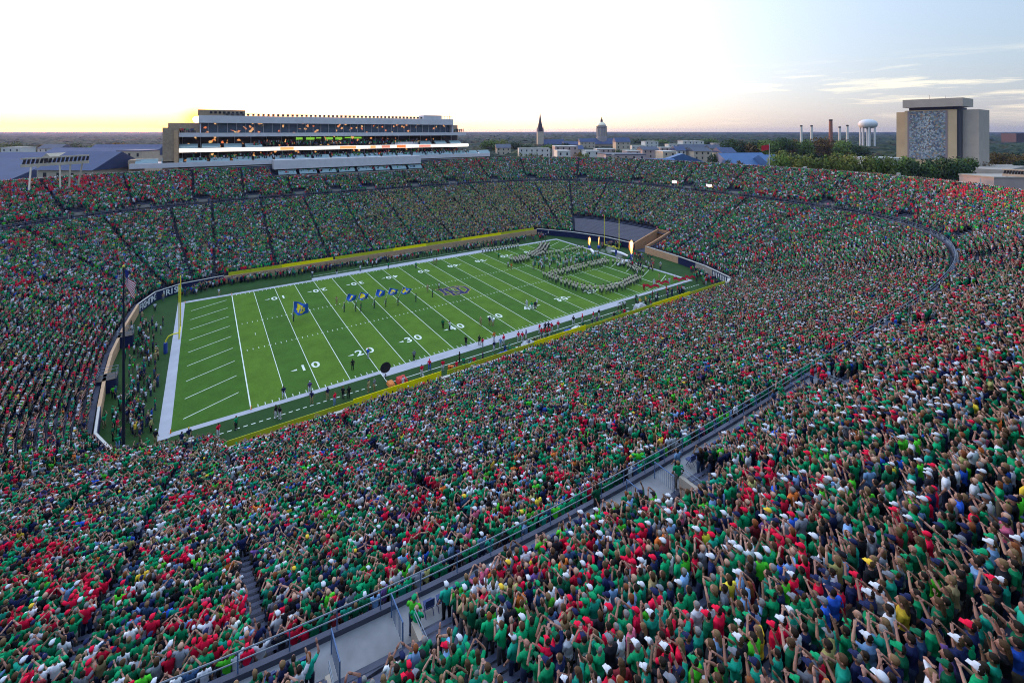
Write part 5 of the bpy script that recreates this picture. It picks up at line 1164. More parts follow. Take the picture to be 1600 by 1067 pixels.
for tier, n, zf in ((0, NL, low_z), (1, NU, up_z)):
    for r in range(n):
        P_ = row_pts(tier, (r + .45) / n); Q = np.r_[P_, P_[:1]]; seg = np.hypot(*np.diff(Q, axis=0).T); cum = np.r_[0, np.cumsum(seg)]
        s = np.arange(0, cum[-1], .465) + rng.uniform(-.07, .07, len(np.arange(0, cum[-1], .465))) ; s = np.clip(s, 0, cum[-1] - .01)
        k = np.searchsorted(cum, s, side='right') - 1; t = (s - cum[k]) / seg[k]
        x = Q[k, 0] + (Q[k + 1, 0] - Q[k, 0]) * t; y = Q[k, 1] + (Q[k + 1, 1] - Q[k, 1]) * t
        d = AD[k % NR]; x += d[:, 0] * rng.uniform(-.1, .14, len(x)); y += d[:, 1] * rng.uniform(-.1, .14, len(x))
        ok = np.ones(len(x), bool)
        ok &= ~near_line(x, y, AIS if tier == 0 else UAIS, np.where((y < -20) & (x < 70), .38, .44) if tier == 0 else .44)
        if tier == 0:
            if r < TUN_ROWS + 1: ok &= ~((x > 60) & (y > -5.6) & (y < 2))
            if r < 15: ok &= ~np.isin(k % NR, list(TARP_XY))
            # lower portals: openings half way up every second aisle
        else:
            ok &= ~(in_port(x, y, PW + .45, -.7, PD + 1.1) | ((y < -60) & in_port(x, y, PW + .9, -.7, PD + 1.8)))
            if True: ok &= ~((y > 83.3) & (x > -30) & (x < 32))
            ok &= ~((y > 88.5) & (x > -73) & (x < 72))
        ok &= rng.random(len(x)) > .035
        SX.append(x[ok]); SY.append(y[ok]); SZ.append(np.full(ok.sum(), zf(r / n))); SA.append(np.arctan2(-d[ok, 1], -d[ok, 0])); ST.append(np.full(ok.sum(), tier)); SR.append(np.full(ok.sum(), r))
# people loitering on the cross walkway and a few standing in the aisles
Pw = AM + AD * .95
for rep in range(4):
    k = np.arange(NR); off = rng.uniform(.35, 1.7, NR); x = AM[:, 0] + AD[:, 0] * off; y = AM[:, 1] + AD[:, 1] * off
    ok = (rng.random(NR) < np.where((y < -60) & (x < -5), .34 if rep < 2 else 0, .8)) & ~in_port(x, y, PW - .5, -1.6, 2)
    for a, b, _ in CH_SPANS: ok &= ~((y < -60) & (x > a - .3) & (x < b + .3) & (rng.random(NR) < .8))
    SX.append(x[ok]); SY.append(y[ok]); SZ.append(np.full(ok.sum(), ZW)); SA.append(np.arctan2(-AD[ok, 1], -AD[ok, 0]) + rng.normal(0, .5, ok.sum())); ST.append(np.full(ok.sum(), 2)); SR.append(np.zeros(ok.sum()))
for p, d in AIS:
    for t in np.arange(1.5, 33, 1.0):
        if rng.random() < (.3 if d[1] < 0 else .08):
            q = p - d * t; zz = low_z(np.clip(1 - t / 36, 0, 1)); SX.append(np.array([q[0]])); SY.append(np.array([q[1]])); SZ.append(np.array([zz - .1])); SA.append(np.array([math.atan2(-d[1], -d[0])])); ST.append(np.array([3])); SR.append(np.array([0.]))
SX, SY, SZ, SA, ST, SR = map(np.concatenate, (SX, SY, SZ, SA, ST, SR))
U, V, DZ = pj(SX, SY, SZ + 1.5)
vis = (DZ > 3) & (U > -40) & (U < 1640) & (V < 1180)
SX, SY, SZ, SA, ST, SR, U, V, DZ = [a[vis] for a in (SX, SY, SZ, SA, ST, SR, U, V, DZ)]
NP_ = len(SX); print('seats', NP_)
# clothing colour field
def fbm(x, y, sc, seed):
    g = np.random.default_rng(seed).random((64, 64)); xi = (x * sc) % 64; yi = (y * sc) % 64; a = xi.astype(int); b = yi.astype(int); fx = xi - a; fy = yi - b
    a1 = (a + 1) % 64; b1 = (b + 1) % 64; return g[a, b] * (1 - fx) * (1 - fy) + g[a1, b] * fx * (1 - fy) + g[a, b1] * (1 - fx) * fy + g[a1, b1] * fx * fy
Wt = np.tile(SW, (NP_, 1))
redf = np.clip((fbm(SX, SY, .30, 1) * .5 + fbm(SX, SY, .8, 2) * .5 - .53) * 16, 0, 6)
def blob(u, v, ru, rv): return np.exp(-(((U - u) / ru) ** 2 + ((V - v) / rv) ** 2))
reg = np.zeros(NP_)
for u, v, ru, rv, a in ((110, 285, 170, 16, 5), (20, 300, 60, 25, 3), (1510, 300, 110, 22, 4), (1400, 300, 60, 14, 2.5), (1450, 440, 120, 60, 1.2), (1480, 560, 60, 40, 2.2), (1010, 520, 60, 30, 1), (1290, 520, 80, 40, 1.2), (960, 640, 100, 40, 1.5), (740, 620, 60, 20, 1), (820, 870, 50, 30, 2.6), (760, 950, 60, 30, 1), (930, 980, 45, 40, 4), (640, 650, 30, 14, 2), (520, 900, 90, 50, 1.3), (340, 980, 120, 60, 1.8), (180, 620, 60, 50, 1), (90, 470, 60, 40, 1), (130, 560, 50, 40, 1.4), (330, 800, 80, 30, 1.2), (150, 860, 90, 40, 1.2), (1230, 300, 90, 20, 1.2), (710, 255, 30, 7, 2.5), (915, 258, 22, 6, 3), (1060, 400, 50, 20, .8), (40, 960, 80, 60, .8), (850, 690, 60, 25, 1.2)):
    reg += a * blob(u, v, ru, rv)
rf = .25 + redf * .8 + reg * (0.5 + redf * .5)
Wt[:, SI['rd']] *= rf; Wt[:, SI['mr']] *= .5 + rf * .4; Wt[:, SI['pk']] *= .7 + reg * .5
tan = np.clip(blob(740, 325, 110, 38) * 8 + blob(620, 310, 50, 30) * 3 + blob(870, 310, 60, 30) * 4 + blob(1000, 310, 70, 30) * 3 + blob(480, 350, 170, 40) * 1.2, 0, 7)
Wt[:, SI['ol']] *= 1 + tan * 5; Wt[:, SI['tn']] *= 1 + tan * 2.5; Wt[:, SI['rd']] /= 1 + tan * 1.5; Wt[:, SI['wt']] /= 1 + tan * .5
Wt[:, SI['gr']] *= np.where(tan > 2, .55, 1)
ca = fbm(SX, SY, .5, 5); Wt[:, SI['gr']] *= .5 + ca; Wt[:, SI['lg']] *= .4 + 2 * fbm(SX, SY, .6, 9) ** 2 * 2; Wt[:, SI['nv']] *= .6 + fbm(SX, SY, .8, 6); Wt[:, SI['wt']] *= .5 + 1.2 * fbm(SX, SY, 1.1, 8)
Wt[:, SI['wt']] *= 1 + .5 * (V > 380); Wt[:, SI['bk']] *= 1 + .6 * (V > 700)
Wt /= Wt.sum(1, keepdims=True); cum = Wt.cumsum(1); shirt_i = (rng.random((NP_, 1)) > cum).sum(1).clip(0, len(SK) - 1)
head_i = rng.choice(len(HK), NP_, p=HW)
head_i = np.where((SK.index('rd') == shirt_i) & (rng.random(NP_) < .35), HI['c:rd'], head_i)
pose_i = rng.choice(len(PN), NP_, p=[.10, .30, .04, .44, .06, .02, .03, .01])
farm = (DZ > 60) & (rng.random(NP_) < .45); pose_i = np.where(farm, 3, pose_i)
# people that stand out in the photograph, read off it: x y shirt head pose (x, y = head, in eighths of a pixel from the block origin)
TAB = {
 (800, 800): "710 20 gr c:nv u;875 60 nv c:wt d;545 260 bk gh d;430 340 bk gh k;240 420 rd bd d;345 430 gy c:rd d;615 410 rd c:rd d;855 290 gr br u;735 270 gr c:wt d;1055 130 rd c:wt d;1150 290 lb c:wt d;500 510 bk br d;960 460 db c:ol k;1055 560 nv c:wt d;900 560 dg c:nv d;735 520 db gh d;270 590 rd dk d;700 730 dg c:wt d;560 760 gr c:gr o;970 680 te c:wt d;1235 590 gr dk k;1110 790 gr c:gr d;850 800 gr c:nv o;590 600 og bn d;1300 370 gr dk u;1430 310 bk dk d;1540 410 lb dk d;1420 670 gy dk c;1220 900 lb c:nv d;1370 940 te rh u;1000 920 gr c:wt d;745 890 nv bn d;340 690 pr dk d;70 700 rd c:rd d;160 720 mr br d;20 830 rd bd k;220 950 nv dk d;440 850 bk br c;870 150 wt gh d;1490 150 rd gh d;980 100 gr rh d;1050 420 nv dk o;1310 780 gr dk p;600 860 dg dk f",
 (1000, 800): "110 150 nv c:wt d;230 180 rd bd u;410 130 lb c:wt d;540 60 pk gh h;1060 80 nv c:wt d;1240 40 gr c:nv d;1410 50 dg dk u;740 240 rd c:wt d;330 430 mr c:wt o;430 380 dg c:gr k;570 400 gr dk o;780 510 gy bd c;490 510 gr bd d;680 400 dg dk k;640 640 lg dk c;290 620 gr c:te d;520 740 lb gh d;410 810 nv gh d;130 800 tn br d;250 830 dg br d;35 860 te c:wt d;765 820 gr gh u;900 760 te bd o;1220 670 gr gh f;1100 580 dg bd c;1180 360 gr c:wt u;1350 330 te br d;1500 420 te dk k;1560 730 gr gh d;1360 680 gy br d;1410 790 bk dk k;1290 950 lb c:wt d;1240 210 gy c:rd u;30 600 wt c:wt u;1500 170 mr rh d;660 930 gr c:wt d;1020 320 gr c:bl u;960 190 gr dk u",
 (1200, 800): "430 20 gr c:wt u;620 90 bk dk d;850 150 nv c:nv d;900 170 lb dk d;1200 200 wt c:bl u;1040 60 gr c:gr c;1330 20 gr dk u;450 210 gy c:gy d;260 150 rd rh c;370 310 gr c:gr d;790 230 nv dk d;720 380 te c:nv u;1080 350 te c:nv k;40 600 gr c:wt c;330 490 gr bd d;200 490 lb dk c;160 620 bl dk d;520 530 bk c:gy o;780 470 te dk u;1350 530 gy bn h;1490 330 nv c:nv u;380 680 dg dk d;350 780 rd c:wt p;540 630 rd br f;700 740 db c:nv c;820 700 wt dk d;900 650 ol bn c;1180 770 rd c:rd c;1290 740 bk c:yw d;1130 930 nv c:dg d;1360 620 lb bn d;400 890 gr c:nv d;1560 900 te c:gy c;1010 480 dg br c;1450 470 bk dk d;130 900 nv br c;20 900 te dk d",
 (1400, 800): "80 160 gr rh u;330 310 rd c:rd k;150 490 gr c:gr c;280 460 dg bd d;700 420 dg c:dg f;690 240 bk c:nv d;780 180 nv c:tn p;920 250 nv bl d;1010 450 te c:lg f;1260 290 tn c:te d;1350 160 pk c:pr f;1430 60 tn bd d;560 660 gr c:nv u;690 560 dg c:dg c;460 830 lg dk u;930 720 gr dk f;90 760 nv c:te u;1540 60 lb c:gy d;1370 930 te c:wt f;1520 430 te rh c;340 920 gr dk c;780 850 bk dk o;910 950 tn bn f;1100 620 db dk f;1590 640 gr dk d;560 290 dg dk f;1590 360 wt c:wt d;490 130 gr dk d;1080 380 lb c:lb d",
 (1000, 933): "220 220 te c:wt u;440 30 gr dk d;350 160 te bd d;90 40 lg gh k;770 40 wt dk d;720 130 wt gh d;660 290 te gh d;640 250 rd c:pk k;1050 130 dg c:gr u;1140 110 gr br u;1350 220 nv c:te o;980 340 dg c:rd d;1000 380 rd c:rd d;485 410 te bd c;300 430 rd br u;370 500 mr dk o;890 470 lb bn d;740 640 te dk d;600 780 lg c:te d;345 650 rd c:wt p;100 700 te c:wt d;400 890 te c:nv u;1030 740 dg dk c;1190 520 gr br d;1260 400 gr c:wt d;1240 850 te c:gy c;1430 770 te c:nv u;1590 620 lg dk k;1530 230 lb dk u;700 1000 wt bn c;850 920 lg br c;1250 60 lb dk o;1330 20 mr rh c;20 140 rd c:rd d;560 20 gr dk d",
 (1200, 933): "150 90 gr c:gr c;390 150 te c:wt k;560 60 te dk d;880 130 bl c:gy f;1040 130 gr c:gr d;1390 60 nv c:wt c;1240 190 nv bd d;1290 210 gr c:nv d;140 360 rd c:wt d;40 450 rd c:rd d;560 510 nv dk f;720 480 te c:gy u;350 860 lb c:te p;500 620 mr bn c;870 650 te br k;820 340 gr dk u;1230 390 te c:te f;560 700 ol dk o;640 970 gy c:nv c;800 950 og bn c;1220 930 nv c:nv d;1390 600 lb c:wt c;1530 520 te gh c;20 640 lg c:lg d;150 830 te dk u;450 800 rd c:gr k;1330 830 dg dk c;1560 360 wt dk o",
 (1400, 933): "110 20 bk c:nv d;330 20 gr dk d;640 20 dg dk u;860 20 bl dk d;500 200 nv dk h;20 420 dg bn k;1290 240 te dk u;1180 320 te br d;640 580 te c:te f;340 640 nv dk c;380 790 wt bn h;1080 640 te dk u;1290 470 bk br u;560 680 pr dk o;850 750 nv c:wt f;1560 700 bl dk u;1420 150 te dk k;1100 900 bk dk d;60 900 nv dk c;1400 950 bk dk d",
 (800, 933): "150 30 lg br c;340 50 dg br c;470 40 lg bn d;650 100 rd br d;720 260 bn bn h;860 30 gr c:lg u;1170 110 gr c:rd d;1310 40 gr gh d;1000 300 rd c:rd d;850 380 rd c:rd k;950 570 dg c:bl p;720 400 wt dk k;280 630 gr bd k;50 520 te c:wt d;270 410 gr dk o;530 500 nv c:dg c;740 730 te br u;1240 400 rd dk d;1300 620 bk c:gy d;1490 610 gr c:lb k;1160 860 wt dk d;290 870 gr c:dg c;440 830 gr c:nv k;30 830 bl c:wt c;600 740 nv br d;1470 900 te rh d;1560 770 te c:wt u;1330 930 mr br d;1210 1030 rd c:wt d;1100 30 te c:gr d;1480 1040 rd dk d;540 180 db dk d;1510 80 lb rh u",
 (520, 840): None}
# block (520,840) was read at 4.7x
TAB2 = "540 130 lb bn d;600 120 te gh u;705 80 gr bd o;440 190 rd c:rd d;870 90 lb c:wt d;950 150 bk c:nv d;690 160 gr dk u;490 220 lg br u;885 290 lg c:gr d;815 360 te c:wt d;700 450 gr bd k;350 590 bk c:bk h;285 850 nv c:yw d;270 520 dg c:wt d;490 430 lg c:lg k;390 500 dg c:wt d;400 320 lg br u;970 380 gr c:lb d;1050 370 wt rh d;1110 360 rd bd k;810 610 rd gh d;880 620 lb c:gy d;950 640 te br u;910 560 tn rh k;750 930 gr c:te c;870 880 gr dk d;1035 800 gr c:te d;80 680 dg c:gr d;95 540 te gh d;160 500 dg bn d;290 210 rd c:wt d;115 220 te c:nv d;200 370 gr c:gr d;30 560 mr gh d;1060 720 gr br c;1000 660 te c:wt u;310 360 lb br d;460 140 mr dk d"
PCODE = dict(c=0, k=1, u=2, d=3, p=4, f=5, o=6, h=7)
TU = []
for (ox, oy), s in TAB.items():
    sc = 8.0
    if s is None: s, sc = TAB2, 4.7
    for t in s.split(';'):
        x, y, a, h, p = t.split(); a = {'bn': 'tn'}.get(a, a); h = {'c:ol': 'c:dg', 'bl': 'c:nv', 'c:te': 'c:gr', 'c:lg': 'c:gr', 'c:tn': 'c:gy', 'c:pr': 'c:nv', 'c:lb': 'c:wt', 'c:pk': 'c:rd', 'c:bl': 'c:nv'}.get(h, h)
        TU.append((ox + int(x) / sc, oy + int(y) / sc, SI[a], HI[h], PCODE[p]))
TU = np.array(TU, float)
near = (ST == 1) & (DZ < 40) & (SY < -60)
UH, VH, _ = pj(SX, SY, SZ + 1.68)
taken = np.zeros(NP_, bool)
cand = np.where((DZ < 42) & (SY < -50))[0]
fixed = np.zeros(NP_, bool)
for u, v, a, h, p in TU[np.argsort(-TU[:, 1])]:
    d = (UH[cand] - u) ** 2 + (VH[cand] - v) ** 2 + taken[cand] * 1e6
    j = cand[np.argmin(d)]
    if d.min() < 26 ** 2: taken[j] = True; fixed[j] = True; shirt_i[j] = int(a); head_i[j] = int(h); pose_i[j] = int(p)
print('matched', fixed.sum(), 'of', len(TU))
SH_ = 1 + rng.normal(0, .045, NP_); SH_ = SH_.clip(.86, 1.1)
SWd = rng.uniform(.98, 1.30, NP_)                                 # build
SAJ = SA + rng.normal(0, .22, NP_)
# ------------------------------------------------------------------ the 300 spectators that show largest are objects
inpic = (UH > 4) & (UH < 1596) & (VH > 10) & (VH < 1062)
order = np.argsort(np.where(inpic, DZ, 1e9)); BIG = order[:186]; isbig = np.zeros(NP_, bool); isbig[BIG] = True
used_poses = sorted(set(pose_i[BIG].tolist()))
for k in used_poses: make_full(PN[k])
ORDN = ['first', 'second', 'third', 'fourth', 'fifth', 'sixth', 'seventh', 'eighth', 'ninth', 'tenth', 'eleventh', 'twelfth', 'thirteenth', 'fourteenth', 'fifteenth', 'sixteenth', 'seventeenth', 'eighteenth', 'nineteenth', 'twentieth', 'twentyfirst', 'twentysecond']
def hname(k): s = HK[k]; return (NAME[s[2:]] + ' cap') if s[:2] == 'c:' else HNAME[s]
def neigh(i, side):
    m = (ST == ST[i]) & (SR == SR[i]) & (np.abs(SX - SX[i]) < 1.6) & (np.arange(NP_) != i)
    m &= (SX > SX[i]) if side > 0 else (SX < SX[i])
    q = np.where(m)[0]
    return None if len(q) == 0 else q[np.argmin(np.abs(SX[q] - SX[i]))]
PSH = ['clapping overhead', 'clapping', 'both arms up', 'arms down', 'holding a phone up', 'reaching forward', 'one arm up', 'hands on head']
used = {}
for i in BIG:
    sh = NAME[SK[shirt_i[i]]]; l = neigh(i, -1); r = neigh(i, 1)
    base = f'spectator in {sh} shirt, {hname(head_i[i])}, {PSH[pose_i[i]]}'
    opts = [base]
    if r is not None: opts.append(base + f', left of {NAME[SK[shirt_i[r]]]} shirt')
    if l is not None and r is not None: opts.append(base + f', between {NAME[SK[shirt_i[l]]]} and {NAME[SK[shirt_i[r]]]}')
    rowt = ORDN[int(SR[i])] + ' row above the walkway' if ST[i] == 1 else 'standing on the walkway' if ST[i] >= 2 else ORDN[min(21, NL - 1 - int(SR[i]))] + ' row below the rail'
    opts.append(base + ', ' + rowt)
    fx = 'far left' if UH[i] < 500 else 'left' if UH[i] < 800 else 'middle' if UH[i] < 1100 else 'right' if UH[i] < 1350 else 'far right'
    opts.append(base + f', {rowt}, {fx}')
    used[i] = opts
cnt = Counter()
for i in BIG:
    for o_ in used[i]: cnt[o_] += 1
LAB = {}; taken_l = set()
for i in BIG:
    pick = None
    for o_ in used[i]:
        if cnt[o_] == 1 and len(o_.replace(',', '').split()) <= 16: pick = o_; break
    if pick is None:
        b = f'{NAME[SK[shirt_i[i]]]} shirted spectator, {hname(head_i[i])}, {ORDN[int(SR[i]) % 22]} {"upper" if ST[i] == 1 else "lower"} row'
        r = neigh(i, 1); l = neigh(i, -1)
        for tail in ([f', left of {NAME[SK[shirt_i[r]]]} shirt'] if r is not None else []) + ([f', right of {NAME[SK[shirt_i[l]]]} shirt'] if l is not None else []) + [f', {w} seat from the nearest aisle' for w in ORDN[3:]]:
            if b + tail not in taken_l: pick = b + tail; break
    taken_l.add(pick); LAB[i] = pick
GRPN = 'spectators clapping in the nearest rows'
def person_obj(i):
    F = FULL[PN[pose_i[i]]]; e = bpy.data.objects.new('person', None); SC.collection.objects.link(e); e.empty_display_size = .2
    e.location = (SX[i], SY[i], SZ[i] + .004); e.rotation_euler = (0, 0, SAJ[i] - math.pi / 2); s = SH_[i]; e.scale = (s * SWd[i] * .97, s * (SWd[i] * .5 + .5), s)
    setp(e, LAB[i], 'person', GRPN)
    def part(nm, me, col=None):
        o = bpy.data.objects.new(nm, me); SC.collection.objects.link(o); o.parent = e
        if col is not None: o.color = (*[float(c) for c in col], 1)
        return o
    bd_ = part('body', F['body']); part('eyes', F['eyes']).parent = bd_
    v = rnd.uniform(.75, 1.2); sh_o = part('shirt', F['shirt'], [c * v for c in COL[SK[shirt_i[i]]]])
    part('trousers' if rnd.random() < .6 else 'shorts', F['trousers'] if rnd.random() < .6 else F['shorts'])
    if rnd.random() < .38 and SK[shirt_i[i]] in ('gr', 'dg', 'te', 'nv', 'bk', 'rd', 'gy', 'bl'):
        w = rnd.uniform(.07, .13); hh_ = rnd.uniform(.02, .06); l_ = POSES[PN[pose_i[i]]]['lean']; zc_ = rnd.uniform(1.28, 1.36)
        mbp = MB(); pts_ = [(a * w, -.148 + .035 * abs(a) ** 2 + l_ * (zz - .9), zz) for zz in (zc_ - hh_, zc_ + hh_) for a in (-1, -.5, 0, .5, 1)]
        mbp.add(pts_, [(q, q + 1, q + 6, q + 5) for q in range(4)]); part('shirt_print', mbp.mesh('shirt_print', mat('print_' + rnd.choice(['white', 'gold', 'pale']), rnd.choice([(.6, .6, .6), (.6, .42, .06), (.35, .5, .45)]), .7))).parent = sh_o
    h = HK[head_i[i]]
    if h[:2] == 'c:': hr_ = part('hair', F['hair'], None); part('cap', F['cap'], COL[h[2:]]).parent = hr_
    elif h != 'bd':
        o = part('hair', F['long_hair'] if h in ('bn', 'br', 'rh') and rnd.random() < .6 else F['hair'])
        o.color = (*HAIRC[h], 1); o['hc'] = 1
# hair colour from the object colour
_nt = M_HAIRO.node_tree
for n_ in list(_nt.nodes):
    if n_.type in ('VALTORGB',): _nt.nodes.remove(n_)
_oi = [n for n in _nt.nodes if n.type == 'OBJECT_INFO'][0]; _nt.links.new(_oi.outputs['Color'], _nt.nodes['Principled BSDF'].inputs[0])
for i in BIG: person_obj(i)
for o in SC.objects:
    if o.name.startswith('hair') and 'hc' not in o: o.color = (*HAIRC[rnd.choice(['dk', 'br', 'gh', 'dk'])], 1)
    if 'hc' in o: del o['hc']
# ------------------------------------------------------------------ everyone else: one sea of instanced figures
protos = []; pcol = bpy.data.collections.new('crowd_figures')
def proto(me): o = bpy.data.objects.new('figure_%02d' % len(protos), me); pcol.objects.link(o); protos.append(o)
for pn in PN:
    proto(low_body(POSES[pn], LOWM, 'cap', 8)); proto(low_body(POSES[pn], LOWM, 'hair', 8)); proto(low_body(POSES[pn], LOWM, 'hair', 8, hairlong=True))
nmid = len(protos)
for pn in PN:
    proto(low_body(POSES[pn], LOWM, 'cap', 5)); proto(low_body(POSES[pn], LOWM, 'hair', 5)); proto(low_body(POSES[pn], LOWM, 'hair', 5, hairlong=True))
def crowd_object(name, xyz, ang, scl, idx, shirt, hat, label):
    me = bpy.data.meshes.new(name); me.from_pydata(xyz.tolist(), [], [])
    n = len(xyz)
    a = me.attributes.new('rotz', 'FLOAT', 'POINT'); a.data.foreach_set('value', ang.astype(np.float32))
    a = me.attributes.new('scl', 'FLOAT_VECTOR', 'POINT'); a.data.foreach_set('vector', scl.astype(np.float32).ravel())
    a = me.attributes.new('pidx', 'INT', 'POINT'); a.data.foreach_set('value', idx.astype(np.int32))
    for nm, c in (('shirt', shirt), ('hat', hat)):
        a = me.attributes.new(nm, 'FLOAT_COLOR', 'POINT'); a.data.foreach_set('color', np.c_[c, np.ones(n)].astype(np.float32).ravel())
    o = bpy.data.objects.new(name, me); link(o)
    g = bpy.data.node_groups.new('scatter_people', 'GeometryNodeTree'); g.interface.new_socket('Geometry', in_out='INPUT', socket_type='NodeSocketGeometry'); g.interface.new_socket('Geometry', in_out='OUTPUT', socket_type='NodeSocketGeometry')
    N = g.nodes; L = g.links; gi = N.new('NodeGroupInput'); go = N.new('NodeGroupOutput')
    ip = N.new('GeometryNodeInstanceOnPoints'); ci = N.new('GeometryNodeCollectionInfo'); ci.inputs['Collection'].default_value = pcol; ci.inputs['Separate Children'].default_value = True; ci.inputs['Reset Children'].default_value = True
    def na(nm, t): n = N.new('GeometryNodeInputNamedAttribute'); n.data_type = t; n.inputs['Name'].default_value = nm; return n.outputs[0]
    cb = N.new('ShaderNodeCombineXYZ'); L.new(na('rotz', 'FLOAT'), cb.inputs[2]); er = N.new('FunctionNodeEulerToRotation'); L.new(cb.outputs[0], er.inputs[0])
    L.new(gi.outputs[0], ip.inputs['Points']); L.new(ci.outputs[0], ip.inputs['Instance']); ip.inputs['Pick Instance'].default_value = True
    L.new(na('pidx', 'INT'), ip.inputs['Instance Index']); L.new(er.outputs[0], ip.inputs['Rotation']); L.new(na('scl', 'FLOAT_VECTOR'), ip.inputs['Scale']); L.new(ip.outputs[0], go.inputs[0])
    m = o.modifiers.new('people', 'NODES'); m.node_group = g
    return setp(o, label, 'crowd', kind='stuff')
rest = ~isbig
hh = np.array([0 if HK[h][:2] == 'c:' else (2 if HK[h] in ('bn', 'br', 'rh') else 1) for h in head_i]); hh = np.where((hh == 2) & (rng.random(NP_) < .4), 1, hh)
pid = pose_i * 3 + hh + np.where(DZ > 75, nmid, 0)
scl = np.c_[SH_ * SWd, SH_ * (SWd * .5 + .5), SH_]
val = rng.uniform(.55, 1.4, (NP_, 1))
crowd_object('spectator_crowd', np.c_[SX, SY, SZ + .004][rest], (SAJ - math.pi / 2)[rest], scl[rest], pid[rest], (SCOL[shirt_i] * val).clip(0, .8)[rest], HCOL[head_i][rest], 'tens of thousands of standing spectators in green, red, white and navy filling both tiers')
# far building terraces also hold people
tx = []; 
def rowfill(x0, x1, y, z, p, step=.62):
    for x in np.arange(x0, x1, step):
        if rnd.random() < p: tx.append((x + rnd.uniform(-.1, .1), y + rnd.uniform(-.2, .2), z))
rowfill(-59, -53.5, 93.2, 37.56, .8); rowfill(-59, -53.5, 94.4, 37.56, .8); rowfill(52.2, 57.5, 93.2, 37.56, .9); rowfill(52.2, 57.5, 94.2, 37.56, .9)
for r in range(3): rowfill(-35, 34, 93.0 + .9 * r, 32.15 + .45 * r, .5); rowfill(-55, 60, 92.2 + .9 * r, 27.2 + .5 * r, .42); rowfill(-26, 28, 85.6 + .9 * r, 21.6 + .5 * r, .4)
# ------------------------------------------------------------------ people on and round the field
def pts_line(a, b, n, jit=.2):
    return [(a[0] + (b[0] - a[0]) * t + rnd.uniform(-jit, jit), a[1] + (b[1] - a[1]) * t + rnd.uniform(-jit, jit)) for t in np.linspace(0, 1, n)]
extra = list(tx); extra_face = [-math.pi / 2] * len(tx)
def pack(u0, v0, u1, v1, n, wj):
    for k in range(n):
        t = rnd.random(); x, y = gp(u0 + (u1 - u0) * t, v0 + (v1 - v0) * t); x += rnd.gauss(0, wj); y += rnd.gauss(0, wj * .6)
        yield x, y
for x, y in pack(203, 690, 232, 505, 170, 1.1):
    if x > -57.9 and False: continue
    extra.append((min(x, -57.0), y, 0.003)); extra_face.append(rnd.uniform(-.6, .6))
for x, y in pack(288, 462, 352, 442, 60, 1.4): extra.append((x, min(y, 33.4), .003)); extra_face.append(rnd.uniform(-2.2, -1))
for x, y in pack(345, 446, 700, 396, 190, 1.1):
    extra.append((x, float(np.clip(y, 27.8, 33.6)), .003)); extra_face.append(rnd.uniform(-2.5, -.7))
for x, y in pack(700, 394, 850, 372, 140, 1.8): extra.append((x, float(np.clip(y, 27.0, 33.6)), .003)); extra_face.append(rnd.uniform(-2.5, -.7))
for x, y in pack(925, 386, 985, 383, 70, 3.0):
    if x < 85: extra.append((float(np.clip(x, 60, 84)), float(np.clip(y, -4, 8.3)), .02)); extra_face.append(rnd.uniform(2.5, 3.8))
for x, y in pack(990, 402, 1015, 425, 45, 2.5): extra.append((min(x, 64), y, .003)); extra_face.append(rnd.uniform(2, 4))
for x, y in pack(1085, 425, 1105, 445, 50, 1.6): extra.append((min(x, 62), max(y, -31.5), .003)); extra_face.append(rnd.uniform(2, 4))
for x, y in pack(1000, 478, 1075, 452, 26, 1.2): extra.append((x, float(np.clip(y, -31.5, -27)), .003)); extra_face.append(rnd.uniform(1, 2.2))
for x, y in pack(690, 592, 1000, 490, 45, 1.0): extra.append((x, float(np.clip(y, -33, -29.5)), .003)); extra_face.append(rnd.uniform(1, 2.2))
E_ = np.array(extra); n = len(E_); es = rng.choice(len(SK), n, p=SW); es[:] = np.where(rng.random(n) < .35, rng.choice([SI['nv'], SI['bk'], SI['wt'], SI['db'], SI['gr'], SI['tn']], n), es); eh = rng.choice(len(HK), n, p=HW)
ep = rng.choice(8, n, p=[.05, .1, .05, .6, .05, .02, .08, .05])
crowd_object('sideline_crowd', E_, np.array(extra_face) - math.pi / 2, np.full((n, 3), 1.0) * rng.uniform(.94, 1.06, (n, 1)), ep * 3 + np.where(eh > 5, 0, 1) + nmid, SCOL[es], HCOL[eh], 'staff and guests packed behind the end lines, along the far wall and on the press terraces')
# individually described field people (one fused figure each, colours by object)
FB = {}
def field_person(x, y, sh, hd, pose, face, label, group, pants=None, name='person', z=.004, mats=None, hat=None, s=1.0):
    key = (pose, hat or ('cap' if hd[:2] == 'c:' else 'hair'), name == 'band_member')
    if key not in FB:
        ms = [M_OBJ, M_PTO, M_SKO, M_HTO] if not key[2] else [M_BAND_T, M_BAND_N, M_SKO, M_BAND_N]
        FB[key] = low_body(POSES[pose], ms, key[1], 8, band=key[2])
    o = bpy.data.objects.new(name, FB[key]); link(o); o.location = (x, y, z); o.rotation_euler = (0, 0, face - math.pi / 2); o.scale = (s * 1.06, s * 1.06, s)
    o.color = (*COL[sh], 1)
    if pants:
        o.material_slots[1].link = 'OBJECT'; o.material_slots[1].material = mat('trousers_' + pants, COL[pants], .8)
    hc = COL[hd[2:]] if hd[:2] == 'c:' else HAIRC[hd]
    if not key[2]:
        o.material_slots[3].link = 'OBJECT'; o.material_slots[3].material = mat('headwear_' + hd.replace(':', '_'), hc, .8)
    return setp(o, label, 'person' if name == 'person' else name.replace('_', ' '), group)
M_HTO = mat('headwear', (.05, .05, .05), .8)
D, K_, O_, C_ = 'with arms down', 'clapping at chest height', 'with one arm raised', 'with hands clapping overhead'
